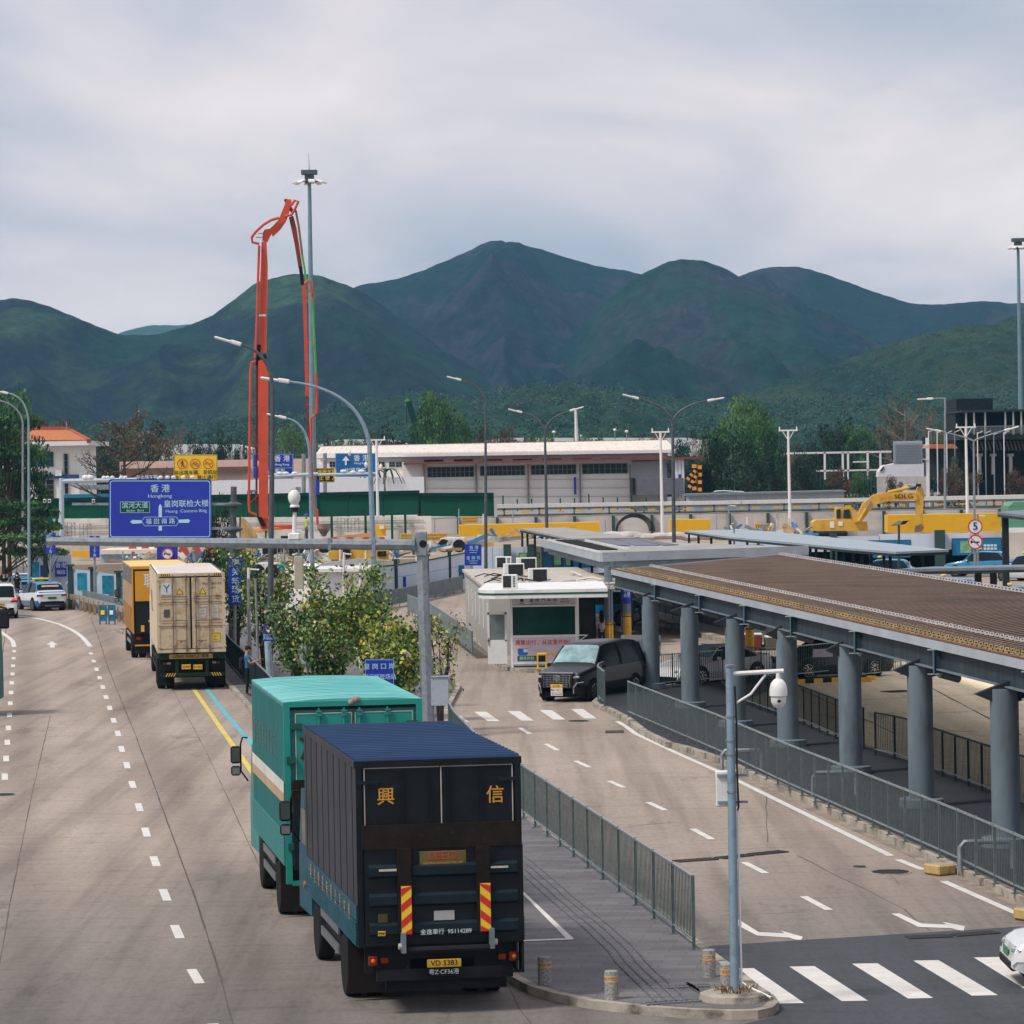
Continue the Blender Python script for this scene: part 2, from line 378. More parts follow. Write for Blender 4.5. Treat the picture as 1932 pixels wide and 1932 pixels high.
def area(p):return sum(p[i][0]*p[(i+1)%len(p)][1]-p[(i+1)%len(p)][0]*p[i][1]for i in range(len(p)))/2
def island(name,kpts,mat,w_=.16,z=.132):
 q=[(p.x,p.y)for p in kpts]
 if area(q)<0:q=q[::-1]
 s_=MB();s_.sheet([(a.x,a.y,z)for a in inset(q,w_)]);return struct(name,s_,mat)
island('pavement_surface',gp(KA),m_pave)
KB=[(1117.5,1331),(1121,1336),(1142,1343),(1180,1363),(1211,1388),(1258,1411),(1291.6,1419),(1358.5,1441),(1566,1538),(1700,1600),(1759,1628),(1800,1648),(1932,1710),(2200,1840),(2300,1700),(1932,1521),(1759,1457),(1583,1397),(1507,1364),(1405,1326),(1364,1290),(1250,1300),(1141,1316),(1128,1322)]
p2=MB();p2.prism([(p.x,p.y)for p in gp(KB)],-.02,.15);struct('covered_walkway',p2,m_kerb)
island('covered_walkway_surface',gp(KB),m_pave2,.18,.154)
KK=[(925,1240),(930,1252),(948,1263),(975,1269),(1050,1270),(1150,1266),(1150,1225),(1120,1180),(1040,1150),(880,1150),(868,1180),(893,1215)]
p3=MB();p3.prism([(p.x,p.y)for p in gp(KK)],-.02,.15);struct('kiosk_pavement',p3,m_kerb)
island('kiosk_pavement_surface',gp(KK),M('kiosk_slabs',(.30,.27,.24),.85,var=.25,sc_=.8),.2,.153)
m_gut=M('gutter_concrete',(.26,.22,.18),.9,var=.35,sc_=1.5,dirt=(.12,.10,.08),dirt_amt=.8,dirt_sc=.8,bump=.5,bs=6)
gt=MB();A=gp([(1165,1362),(1196,1385),(1246,1410),(1278,1424),(1345,1445),(1555,1543),(1690,1603),(1748,1632),(1925,1716),(2100,1798)]);B_=gp([(1178,1362),(1210,1387),(1257,1411),(1290,1419),(1358,1441),(1566,1537),(1700,1599),(1759,1627),(1932,1709),(2120,1798)])
for i in range(len(A)-1):gt.add([(q.x,q.y,.005)for q in(A[i],A[i+1],B_[i+1],B_[i])],[(0,1,2,3)])
struct('gutter',gt,m_gut,parent=road)
mk=MB();mk.m(m_white)
def stripe(a,b,wd,z=.006,m_=None):
 a=Vector(a);b=Vector(b);d=(b-a);d.z=0;d.normalize();s_=Vector((-d.y,d.x,0))*wd/2
 mk.m(m_ or m_white);mk.sheet([(q.x,q.y,z)for q in(a-s_,b-s_,b+s_,a+s_)])
LD=[((361,1829),(377,1856)),((329,1746),(340,1771)),((307,1678),(316,1700)),((289,1616),(296,1635)),((273,1562),(278,1579)),((260,1516),(265,1531)),((248,1474),(252,1487)),((238,1438),(241,1450)),((228,1408),(231,1419)),((221,1379),(224,1389)),((213,1355),(216,1364)),((206,1332),(208,1340)),((199,1312),(201,1319)),((193,1293),(195,1300)),((187,1276),(189,1282)),((181.5,1260),(183,1266)),((176,1245),(178,1250)),((171,1231),(172,1235)),((401,1932),(420,1962))]
for a,b in LD:stripe(G(*a),G(*b),.16)
k_=0
for i in range(22):
 Y=96+i*6.0;yy=888+54880/Y
 if yy>1590 or yy<1226:continue
 xx=26*(1-(yy-1233)/342);stripe(G(xx,yy),G(xx+.6,888+54880/(Y-2)),.16)
def pline(pts,wd,m_=None,z=.006):
 q=gp(pts)
 for a,b in zip(q,q[1:]):stripe(a,b+(b-a).normalized()*.01,wd,z,m_)
pline([(170,1220),(165,1213),(156,1203),(146,1195),(135,1188),(112.5,1178),(92,1172),(70,1167),(30,1162)],.22)
pline([(27,1221),(24,1210),(18,1204),(11,1199),(0,1191),(-15,1184)],.2)
q=gp([(87,1216.5),(98,1210),(109,1216.5),(103.5,1216.5),(103.5,1222),(94,1222),(94,1216.5)])
mk.m(m_white);mk.sheet([(v.x,v.y,.006)for v in q])
pline([(364,1298),(420,1379),(480,1463)],.15,m_yel);pline([(389,1299),(430,1352),(480,1409),(520,1455)],.15,m_blu)
for a,b in[((1003.6+0,1373.3),(1001,1385)),((1030,1403.6),(1052,1416)),((1086,1435.7),(1112,1448)),((1149,1473.7),(1177,1486)),((1222.5,1513.8),(1255,1529)),((1307,1564),(1343.5,1584)),((1403.6,1627.2),(1445,1648)),((1516,1691.6),(1564,1717.2)),((980,1373.3),(1000,1385))][1:]:
 stripe(G(*a),G(*b),.15)
C4=lambda x,y:(1358.5+x*.2969,1358.5+y*.2969)
for t0,t1,b0,b1,ya,yb in[(55,215,370,535,1583,1805),(440,600,775,940,1570,1790),(838,1000,1195,1355,1552,1773),(1228,1388,1600,1765,1532,1755),(1612,1770,1972,2140,1512,1735),(1990,2150,2340,2510,1492,1715)]:
 q=gp([C4(t0,ya),C4(t1,ya-3),C4(b1,yb-3),C4(b0,yb)]);mk.m(m_white);mk.sheet([(v.x,v.y,.009)for v in q])
for xb,yb in[(872,1362),(930,1361),(994,1360),(1054,1358),(1113,1356)]:
 q=gp([(xb-36,yb-18),(xb-13,yb-18),(xb+13,yb),(xb-10,yb)]);mk.sheet([(v.x,v.y,.006)for v in q])
pline([(1164,1361),(1178,1369),(1200,1385),(1276.7,1421),(1369,1462),(1479,1516),(1673,1611),(1680,1615)],.16)
pline([C4(1130,888),C4(1290,952)],.16);pline([C4(1420,1025),C4(1880,1228),C4(2300,1400)],.16)
pline([(1307,1770),(1326,1790),(1345,1812)],.14)
q=gp([C4(90,1255),C4(135,1280),C4(245,1350),C4(410,1358),C4(385,1340),C4(527,1380),C4(515,1400),C4(480,1398),C4(440,1385),C4(235,1372),C4(120,1312),C4(70,1275)]);mk.m(m_white);mk.sheet([(v.x,v.y,.007)for v in q])
q=gp([C4(1090,1233),C4(1140,1231),C4(1280,1295),C4(1440,1302),C4(1412,1284),C4(1556,1312),C4(1548,1340),C4(1510,1337),C4(1470,1325),C4(1260,1317)]);mk.sheet([(v.x,v.y,.007)for v in q])
struct('road_markings',mk,parent=road,fixn=False)
mk=MB();q=gp([(984,1684),(989,1683),(1083,1771),(1070,1772)],.14);mk.m(m_white);mk.sheet([(v.x,v.y,.138)for v in q])
q=gp([(984,1773.5),(1070,1770),(1083,1772.5),(984,1776)],.14);mk.sheet([(v.x,v.y,.141)for v in q])
struct('parking_bay_lines',mk,kind='structure')
tp=MB();m_tac=M('tactile_slabs',(.125,.13,.137),.75,var=.25,sc_=3,bump=.3)
C3=lambda x,y:(905.6+x*.2969,1358.5+y*.2969)
T1=npoly([Vector(G(*C3(x,y),.13))for x,y in[(100,800),(262,905),(540,1150),(760,1330),(900,1460),(960,1540),(1040,1620),(1140,1710),(1230,1800)]],.30)
for a,b in zip(T1,T1[1:]):
 d=(b-a).normalized();s_=Vector((-d.y,d.x,0))
 for k in(-.23,-.08,.08,.23):
  tp.bar(a+s_*k+d*.02+Vector((0,0,.012)),b+s_*k-d*.02+Vector((0,0,.012)),.04,.010)
for(x0,y0,x1,y1)in((1070,1815,1430,1790),(1190,1710,1450,1700),(1320,1690,1400,1740)):
 a,b=G(*C3(x0,y0),.13),G(*C3(x1,y1),.13)
 for i in range(12):
  p=a.lerp(b,i/11)
  for j in range(2):tp.bar(p+Vector((0,j*.2,.012)),p+Vector((0.0,j*.2+.14,.012)),.05,.018)
struct('tactile_paving',tp,m_tac)
jt=MB();jt.m(m_joint)
def joint(pts,wd=.035,jit=.02,z=.003):
 q=npoly(gp(pts),1.5);prev=None
 for i,a in enumerate(q):
  q[i]=a+Vector((random.uniform(-jit,jit),random.uniform(-jit,jit),0))
 for a,b in zip(q,q[1:]):
  d=(b-a).normalized();s_=Vector((-d.y,d.x,0))*wd/2*random.uniform(.5,1.3);jt.sheet([(v.x,v.y,z)for v in(a-s_,b-s_,b+s_,a+s_)])
joint([(171,1165),(185,1200),(201,1252),(222,1305),(255,1385),(285,1465),(330,1590),(370,1700),(400,1790),(440,1932),(470,2020)],.032,.006)
joint([(95,1350),(60,1500),(20,1700),(-20,1932)],.02,.006)
joint([(320,1290),(390,1420),(455,1560),(520,1700)],.018,.006)
joint([(13,1171),(9,1200),(2,1260)],.04)
for yy,xa,xb in((1534,300,478),(1390,60,230),(1301,210,280),(1700,0,200),(1452,20,250)):joint([(xa,yy),(xb,yy-3)],.015)
for pts in([(985,1450),(1110,1560)],[(1533-30,1614),(1700,1712),(1760,1760)],[C4(0,820),C4(420,812),C4(640,792),C4(760,820)],[C4(1085,985),C4(1140,1040),C4(1240,1080)],[(905,1560-65),(1030,1500)],[C4(0,1245),C4(900,1200)],[(939,1824),(962,1870),(1001,1932),(1030,1990)],[(1180,1560),(1330,1545)],[C4(290,480),C4(300,800)]):joint(pts,.02)
for pts in([(1500,1330),(1640,1320),(1800,1312),(1932,1308)],[(1560,1345),(1760,1347),(1932,1335)],[(1510,1300),(1700,1390)],[(1760,1300),(1932,1390)],[(1600,1372),(1932,1385)]):joint(pts,.06,z=.008)
struct('expansion_joints',jt,parent=road,fixn=False)
def grating(name,a,b,wd,label,n):
 t=thing(name,label,'drain grate',((a+b)/2)[:2]+(0.0,))
 fr=MB();fr.m(m_iron);d=(b-a).normalized();s_=Vector((-d.y,d.x,0));z=Vector((0,0,.012))
 for k in(-1,1):fr.bar(a+s_*wd/2*k+z,b+s_*wd/2*k+z,.03,.02)
 fr.bar(a-s_*wd/2+z,a+s_*wd/2+z,.03,.02);fr.bar(b-s_*wd/2+z,b+s_*wd/2+z,.03,.02);fr.build('frame',t,world=True)
 bs_=MB();bs_.m(m_iron)
 for i in range(1,n):p=a.lerp(b,i/n);bs_.bar(p-s_*wd/2+z,p+s_*wd/2+z,.025,.016)
 bs_.build('bars',t,world=True)
 pt=MB();pt.m(m_joint);pt.sheet([(v.x,v.y,.0095)for v in(a-s_*wd/2,b-s_*wd/2,b+s_*wd/2,a+s_*wd/2)]);pt.build('pit',t,world=True)
 return t
for(a,b)in(((1276,1626),(1348,1621)),((1358,1620),(1412,1614)),((1419,1613),(1478,1607))):
 grating('drain_grate',G(*a),G(*b),.32,{1276:'long dark channel grating across the right road, nearest the pavement railing',1358:'dark channel grating across the right road, behind the camera pole',1419:'dark channel grating across the right road, farthest from the railing'}[a[0]],9)['group']='gratings of the drain channel across the right road'
grating('drain_grate',G(1143,1381.5),G(1176,1381),.8,'small square gully grate near the tip of the right kerb',8)
grating('drain_grate',G(*C4(1195,1386)),G(*C4(1460,1375)),.3,'gully grate on dark asphalt under the second turn arrow, left one',16)
grating('drain_grate',G(*C4(1490,1372)),G(*C4(1750,1352)),.3,'gully grate on dark asphalt under the second turn arrow, right one',16)
grating('drain_grate',G(1672,1306),G(1714,1304),.8,'gully grate in the pale bus yard behind the pillars',10)
def manhole(p,r,label):
 t=thing('manhole_cover',label,'manhole',(p.x,p.y,0));b_=MB();b_.m(m_kerb).lathe((0,0,0),[(r*1.12,0),(r*1.12,.010),(r*1.0,.012)],28);b_.build('rim',t)
 c_=MB();c_.m(m_iron).lathe((0,0,0),[(r*.98,.0),(r*.98,.018),(r*.2,.02)],28)
 for i in range(-3,4):c_.box((0,i*r*.25,.021),(1.8*math.sqrt(max(.01,r*r-(i*r*.25)**2)),.03,.008))
 c_.build('cover',t)
manhole(G(1680,1646),.37,'round dark manhole cover beside the yellow concrete block');manhole(G(1091,1361),.33,'round manhole cover just before the far zebra crossing')
manhole(G(*C4(885,935)),.13,'tiny dark valve cover left of the large manhole')
manhole(G(6,1500),.3,'manhole cover at the far left edge of the left road')
m_yb=M('painted_block',(.50,.36,.14),.85,var=.2,sc_=4,dirt=(.20,.17,.13),dirt_amt=.9,dirt_sc=3,bump=.4)
for(x,y,lab)in((1773,1650,'yellow concrete ramp block against the kerb by the manhole'),(1946,1736,'yellow concrete ramp block against the kerb at the right edge')):
 p=G(x,y);t=thing('ramp_block',lab,'concrete block',(p.x,p.y,0),rad(30));b_=MB();b_.m(m_yb).box((0,0,.11),(.42,.5,.20),bev=.03);b_.m(m_kerb).box((0,0,.205),(.36,.44,.012));b_.build('block',t)
# ------------------------------------------------------------ metals and shared materials
m_galv=M('galvanised_steel',(.26,.30,.33),.45,metal=.35,var=.15,sc_=4,dirt=(.12,.14,.15),dirt_amt=.6,dirt_sc=6)
m_fence=M('fence_paint',(.125,.165,.17),.5,metal=.3,var=.2,sc_=5,dirt=(.10,.09,.07),dirt_amt=.5,dirt_sc=9)
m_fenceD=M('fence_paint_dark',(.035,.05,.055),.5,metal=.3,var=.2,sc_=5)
m_fenceP=M('fence_sheet',(.14,.18,.19),.6,var=.25,sc_=1.5)
m_rail=M('fence_rail',(.26,.31,.32),.4,metal=.4,var=.2,sc_=6)
m_pole=M('lamp_pole_blue_grey',(.24,.34,.42),.45,metal=.2,var=.12,sc_=2,dirt=(.16,.20,.23),dirt_amt=.6,dirt_sc=5)
m_poleD=M('lamp_pole_dark',(.085,.105,.12),.5,metal=.25,var=.25,sc_=3,dirt=(.16,.12,.08),dirt_amt=.5,dirt_sc=2)
m_wht=M('white_enamel',(.72,.72,.71),.4,var=.06,sc_=3,dirt=(.40,.38,.34),dirt_amt=.5,dirt_sc=7,dirt_lo=.6)
m_blk=M('black_plastic',(.018,.018,.02),.5)
m_rub=M('rubber',(.015,.015,.016),.85,var=.3)
m_glass=M('dark_glass',(.010,.018,.022),.16,var=.3,sc_=1.5)
m_gran=M('granite_post',(.27,.27,.26),.8,var=.6,sc_=38,bump=.2)
m_oran=M('orange_band',(.75,.30,.04),.5)
m_conc=M('column_concrete',(.135,.178,.21),.75,var=.22,sc_=1.2,stretch=(1,1,.25),dirt=(.085,.10,.11),dirt_amt=.7,dirt_sc=2.0,bump=.2,bs=8)
m_steel=M('beam_steel',(.17,.21,.24),.55,metal=.2,var=.2,sc_=1.5,dirt=(.16,.09,.05),dirt_amt=.7,dirt_sc=3,dirt_lo=.58)
m_fas=M('fascia_steel',(.40,.45,.49),.5,metal=.15,var=.12,sc_=1.0,dirt=(.25,.11,.06),dirt_amt=.8,dirt_sc=2.2,dirt_lo=.61)
m_darkst=M('dark_steel',(.03,.037,.042),.6,metal=.2,var=.25)
def fence(name,label,pts,h,post=1.2,z=.13,bar=.105,mat=None,sheet=None,cap=None,group=None,cat='railing',br=.011,gap=.16,dense=None):
 mat=mat or m_fence;q=npoly(pts,post)
 if(q[-1]-Vector(pts[-1])).length>post*.3:q.append(Vector(pts[-1]))
 else:q[-1]=Vector(pts[-1])
 q=[Vector((p.x,p.y,z))for p in q]
 t=thing(name,label,cat,q[0],0,group);up=Vector((0,0,1))
 for i,p in enumerate(q):
  b_=MB();b_.m(mat).box(p+up*h/2,(.05,.05,h));b_.box(p+up*.006,(.13,.13,.012));b_.m(m_rail).box(p+up*(h+.01),(.05,.05,.025));b_.build('post',t,world=True)
 for a,b in zip(q,q[1:]):
  l_=(b-a).length;b_=MB();d=(b-a).normalized();s_=Vector((-d.y,d.x,0))
  b_.m(cap or m_rail).bar(a+up*(h-.01),b+up*(h-.01),.045,.035);b_.m(m_rail).bar(a+up*gap,b+up*gap,.035,.03);b_.m(mat)
  n=max(2,int(l_/(dense or bar)))
  for i in range(1,n):
   p=a.lerp(b,i/n)
   b_.bar(p+up*gap,p+up*(h-.02),br*2,br*2.4)
  if sheet:b_.m(sheet).bar(a+up*(h+gap)/2+s_*.03,b+up*(h+gap)/2+s_*.03,.008,h-gap-.05)
  b_.build('panel',t,world=True)
 return t
FA=[G(*p,.13)for p in[(1309.5,1792),(984,1541),(905,1480),(858,1425),(848,1404)]]
m_fbar=M('fence_bar',(.095,.135,.14),.5,metal=.35,var=.3,sc_=8)
fA=fence('railing','long grey steel railing along the pavement between the two roads, ending at the bollards',FA,1.18,2.0,mat=m_fbar,dense=.135,br=.0078)
FB=[G(*p,.15)for p in[(1186,1352),(1358.5,1427),(1486,1489),(1640.6,1558),(1804,1632),(1916.7,1687),(2200,1820)]]
fB=fence('railing','grey steel railing along the right kerb in front of the canopy pillars',FB,1.08,1.5,z=.15,dense=.12,br=.0055)
fence('railing','short grey railing in front of the black van, under the blank sign',[G(*p,.15)for p in[(1141,1333),(1128,1321),(1132,1313),(1144,1309),(1205,1300),(1245,1297),(1300,1292),(1364,1286)]],1.12,1.5,z=.15,mat=m_fbar)
fence('railing','grey railing in front of the dark sedan beyond the pillars',[G(*p,.15)for p in[(1404,1280),(1440,1284),(1504,1280),(1576,1272)]],1.15,1.4,z=.15,mat=m_fbar)
fence('railing','short grey railing at the back of the bus yard right of the dark sedan',[G(*p,.0)for p in[(1626,1280),(1665,1276),(1712,1272)]],1.15,1.2,z=0,mat=m_fbar)
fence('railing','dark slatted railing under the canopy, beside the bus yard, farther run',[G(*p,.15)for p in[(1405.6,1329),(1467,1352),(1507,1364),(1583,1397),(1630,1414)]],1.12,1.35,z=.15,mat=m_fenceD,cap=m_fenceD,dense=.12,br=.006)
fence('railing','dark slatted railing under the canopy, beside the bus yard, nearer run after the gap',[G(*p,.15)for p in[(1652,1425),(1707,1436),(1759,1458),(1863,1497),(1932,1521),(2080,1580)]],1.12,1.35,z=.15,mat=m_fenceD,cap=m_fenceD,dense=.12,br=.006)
fence('railing','grey sheet-clad railing of the side street left of the kiosk',[G(*p,.13)for p in[(892,1237),(850,1204),(812,1176),(770,1158)]],1.0,1.6,z=.13,sheet=m_fenceP)
fence('railing','long grey sheet-clad railing behind the shrubs along the side street',[G(*p,.0)for p in[(873,1117),(808,1131),(760,1143),(690,1156)]],1.0,3.0,z=0,sheet=m_fenceP,dense=.3)
fence('railing','grey sheet-clad railing beyond the striped columns, behind the woman',[G(*p,.0)for p in[(1150,1146),(1230,1165),(1290,1180),(1345,1196),(1440,1214)]],1.3,2.2,z=.2,sheet=m_fenceP,dense=.3)
kq=MB();kl=[G(*p,.0)for p in[(1145,1153),(1230,1175),(1290,1190),(1345,1206),(1440,1226)]]
for a,b in zip(kl,kl[1:]):kq.m(m_kerb).bar(a+Vector((0,0,.1)),b+Vector((0,0,.1)),.5,.2)
struct('median_kerb',kq)
fence('railing','dark railing beside the road container truck and the man with a phone',[G(*p,.13)for p in[(540,1378),(500,1330),(463,1290),(440,1266),(425,1246),(423,1225)]],1.15,1.2,z=.13,mat=m_fenceD,dense=.09)
def bollard():
 t=thing('bollard','','bollard',(0,0,.128),0,'granite bollards on the pavement corner')
 b_=MB();b_.m(m_gran).lathe((0,0,0),[(.102,0),(.102,.38),(.098,.415),(.085,.425),(.02,.427)],24);b_.build('post',t,smooth=True)
 for z in(.27,.34):
  c_=MB();c_.m(m_oran).lathe((0,0,z),[(.1025,-.011),(.105,-.009),(.105,.009),(.1025,.011)],24);c_.build('band',t,smooth=True)
 return t
bo=bollard();B0=[((1028,1860),'granite bollard with two orange bands, beside the black truck'),((1154,1888),'granite bollard with two orange bands, nearest the camera by the curved kerb'),((1338,1846),'granite bollard with two orange bands, next to the end of the railing'),((1372,1874),'granite bollard half hidden behind the camera pole')]
for i,(p,lb)in enumerate(B0):
 w_=G(p[0],p[1]-2,.128)
 if i==0:bo.location=w_;bo['label']=lb
 else:dup(bo,w_,random.uniform(0,3),lb)
def dome_cam(t,p,s=1.0,nm='dome_camera'):
 b_=MB();p=Vector(p)
 b_.m(m_wht).lathe(p,[(.03*s,0),(.035*s,-.08*s),(.07*s,-.10*s),(.11*s,-.15*s),(.13*s,-.24*s),(.13*s,-.33*s),(.115*s,-.34*s)],16);o_=b_.build('camera_housing',t,smooth=True)
 c_=MB();c_.m(m_wht).lathe(p,[(.112*s,-.342*s),(.11*s,-.42*s),(.075*s,-.49*s),(.02*s,-.52*s)],16);c_.m(m_blk).sph(p+Vector((0,-.085*s,-.40*s)),.035*s,8);d_=c_.build('camera_dome',t,smooth=True)
def pole(b_,p,h,r0,r1,n=12):b_.cyl(p,Vector(p)+Vector((0,0,h)),r0,r1,n)
pb=G(1387,1885,.13);t=thing('camera_pole','blue-grey camera pole with white box and hanging dome camera on the pavement corner','pole',pb)
hp=4.85
b_=MB();b_.m(m_pole).cyl((0,0,.05),(0,0,hp),.070,.056,18);b_.m(m_galv)
for z in(hp-.02,hp-.75,hp-1.1,3.0,3.55):b_.lathe((0,0,z),[(.071,0),(.071,.03)],16)
b_.build('mast',t,smooth=True)
b_=MB();b_.m(m_kerb).lathe((0,0,-.03),[(.54,0),(.51,.12),(.42,.15),(.08,.152)],26);b_.m(M('dry_weeds',(.22,.15,.08),.9,var=.5,sc_=20))
for i in range(60):
 a=random.uniform(0,6.28);r=random.uniform(.1,.3);b_.bar((r*math.cos(a),r*math.sin(a),.11),(r*1.2*math.cos(a)+random.uniform(-.05,.05),r*1.2*math.sin(a),.11+random.uniform(.03,.12)),.018,.012)
b_.build('footing',t)
b_=MB();b_.m(m_wht).tube([(.05,0,hp-.12),(.78,-.02,hp-.09)],.032,8);b_.tube([(.08,0,hp-.55),(.3,0,hp-.42),(.52,0,hp-.14)],.02,6);b_.build('bracket',t,smooth=True)
dome_cam(t,(.70,-.02,hp-.12),1.0)
b_=MB();b_.m(m_wht).box((-.06,.17,3.05),(.33,.16,.52),bev=.015);b_.m(m_galv)
for z in(2.86,3.25):b_.box((0.02,.08,z),(.44,.05,.035))
for k in range(9):b_.m(m_galv).box((-.228,.17,2.86+k*.045),(.004,.10,.014))
b_.build('cabinet',t)
b_=MB();b_.m(m_blk).tube([(.07,-.02,hp-.3),(.085,-.03,4.0),(.08,-.03,3.4),(.095,-.03,2.8),(.08,-.03,2.75)],.014,6);b_.build('cable',t)
b_=MB();b_.m(m_wht).tube([(.085,0,2.75),(.095,0,.6),(.10,0,.25),(.2,-.05,.18),(.5,-.3,.06)],.017,6);b_.build('conduit',t)
gb=G(808,1384,.13);YG=gb.y
t=thing('gantry','grey octagonal gantry with post behind the green truck and long beam across the left road','gantry',gb)
b_=MB();b_.m(m_galv).cyl(gb,P(795,1006,YG),.20,.155,8);b_.m(m_galv).lathe(gb,[(.34,0),(.34,.03)],12);o_=b_.build('post',t,world=True)
z0=P(795,1026,YG)
b_=MB();b_.m(m_galv).cyl(P(88,1021,YG-.1),P(782,1028,YG),.115,.165,8);b_.build('beam',t,world=True)
b_=MB();b_.m(m_galv).box(z0,(.34,.4,.72),bev=.03);b_.m(m_steel).cyl(P(778,1028,YG),P(783,1028,YG),.29,.29,12);b_.m(m_blk).cyl(z0+Vector((.05,-.21,0)),z0+Vector((.05,-.203,0)),.11,.11,14);b_.build('joint_box',t,world=True)
b_=MB();b_.m(m_galv)
for x in(92,622,705):b_.box(P(x,1021+(x-88)*.01,YG),(.10,.34,.36))
b_.build('clamp',t,world=True)
t=thing('traffic_camera','white traffic camera standing on a short pole on the gantry beam','camera',P(555,1016,YG))
b_=MB();b_.m(m_wht).cyl(P(555,1018,YG),P(556,965,YG),.07,.055,12);b_.m(m_blk).cyl(P(556,966,YG),P(556,958,YG),.12,.10,14);b_.m(m_wht).box(P(555,1012,YG),(.34,.3,.2),bev=.03);b_.build('stand',t,world=True)
b_=MB();b_.m(m_wht).lathe(P(556,957,YG),[(.14,0),(.145,.03),(.10,.10),(.08,.13)],14);p_=P(555,938,YG);b_.sph(p_,.20,14,(.9,1.0,1.25));b_.build('head',t,world=True,smooth=True)
b_=MB();b_.m(m_wht).box(P(549,921,YG),(.28,.2,.04),rz=.1);b_.m(m_galv).box(P(560,924,YG),(.24,.03,.16));b_.build('visor',t,world=True)
t=thing('signal_box','beige oblong antenna box hanging under the gantry beam','box',P(566,1112,YG));b_=MB();b_.m(M('beige_box',(.40,.38,.30),.6)).b2(P(556,1111,YG)-Vector((0,.12,0)),P(572,1049,YG)+Vector((0,.12,0)),bev=.02);b_.m(m_galv).cyl(P(564,1049,YG),P(564,1034,YG),.03);b_.build('housing',t,world=True)
t=thing('control_cabinet','light blue-grey steel cabinet strapped to the gantry post','cabinet',P(829,1330,YG));b_=MB();b_.m(M('cabinet_grey',(.36,.42,.47),.5,var=.08,dirt=(.2,.22,.24),dirt_amt=.5,dirt_sc=4)).b2(P(814,1331,YG)-Vector((0,.2,0)),P(846,1277,YG)+Vector((0,.1,0)),bev=.01);b_.box((P(814,1276,YG)+P(847,1276,YG))/2+Vector((0,-.05,0)),(.55,.36,.03));b_.build('housing',t,world=True)
b_=MB();b_.m(m_galv);p_=P(811,1282,YG);b_.box(p_,(.1,.3,.05));b_.box(P(811,1322,YG),(.1,.3,.05));b_.build('strap',t,world=True)
def arc_pts(p0,ptop,tip,n=14):
 p0=Vector(p0);c=Vector(ptop);e_=Vector(tip)
 return[p0*(1-t_)**2+c*2*t_*(1-t_)+e_*t_*t_ for t_ in[i/n for i in range(n+1)]]
def lamp_head(t,p,d,s=1.0):
 p=Vector(p);d=Vector(d).normalized();sd_=d.cross(Vector((0,0,1))).normalized();u=sd_.cross(d);R=Matrix((d,sd_,u)).transposed()
 b_=MB();b_.m(m_wht)
 b_.box(p+d*.16*s,(.34*s,.20*s,.12*s),R=R,bev=.03*s);b_.box(p+d*.55*s-u*.01,(.52*s,.28*s,.07*s),R=R,bev=.03*s);b_.build('lamp_head',t,world=True)
 b_=MB();b_.m(M('lamp_lens',(.35,.36,.34),.2)).box(p+d*.58*s-u*.052*s,(.40*s,.22*s,.02*s),R=R);b_.build('lens',t,world=True)
def streetlamp(label,base,top,knee,tips,rb,rt,mat=m_pole,ra=.04,hs=1.0,group='curved street lamps',nm='street_lamp',bz=None):
 Y=base[2];B=P(base[0],base[1],Y)if bz is None else PX(base[0],Y,bz)
 t=thing(nm,label,'street lamp',B,0,group)
 T_=P(top[0],top[1],Y);b_=MB();b_.m(mat).cyl(B,T_,rb,rt,12);b_.build('pole',t,world=True,smooth=True)
 b_=MB();b_.m(m_galv).cyl(B,B+Vector((0,0,.05)),rb*2,rb*2,10);b_.build('base_plate',t,world=True)
 for(kx,ky),(tx,ty)in tips:
  K_=P(kx,ky,Y);E_=P(tx,ty,Y);pts=arc_pts(T_-Vector((0,0,.02)),K_,E_);n=len(pts)
  b_=MB();b_.m(mat).tube(pts,[lerp(rt,ra,i/(n-1))for i in range(n)],9);b_.build('arm',t,world=True,smooth=True)
  lamp_head(t,E_,E_-pts[-2],hs)
 return t
streetlamp('near blue-grey street lamp whose arm reaches over the two blue overhead signs, in the shrubs',(713,1268,137),(697,840,0),None,[((683,736),(546,720))],.13,.085,m_pole,.045,1.35,bz=.1)
streetlamp('dark street lamp standing just behind the red boom, with arm pointing left',(508,1310,128),(515,740,0),None,[((512,664),(455,650))],.12,.075,m_poleD,.04,1.2,bz=.1)
streetlamp('blue-grey street lamp with a short arm, between the red boom and the tall mast',(593,1190,170),(584,850,0),None,[((578,796),(540,789))],.11,.075,m_pole,.04,1.15,bz=.1)
streetlamp('dark single-arm street lamp behind the hoarding, left of the white depot',(917,1110,190),(916,770,0),None,[((914,727),(870,717))],.10,.06,m_poleD,.035,.95,bz=0)
streetlamp('dark two-arm street lamp left of the middle canopy',(1034,1160,225),(1028,812,0),None,[((1020,786),(985,778)),((1035,786),(1075,775))],.13,.07,m_poleD,.04,1.1,bz=0,group='two-arm street lamps')
streetlamp('dark two-arm street lamp in front of the depot, tallest of its kind',(1273,1150,200),(1269,796,0),None,[((1260,766),(1205,752)),((1278,766),(1335,756))],.13,.08,m_poleD,.045,1.15,bz=0,group='two-arm street lamps')
streetlamp('grey lamp with two flat arms behind the speed limit sign',(1840,1100,220),(1837,832,0),None,[((1830,826),(1775,814)),((1845,826),(1895,812))],.09,.06,m_galv,.035,1.1,bz=0,group='two-arm street lamps')
streetlamp('thin grey lamp with one short level arm in front of the bare tree',(1783,1000,300),(1783,752,0),None,[((1783,751),(1760,752))],.12,.08,m_galv,.05,1.6,bz=2)
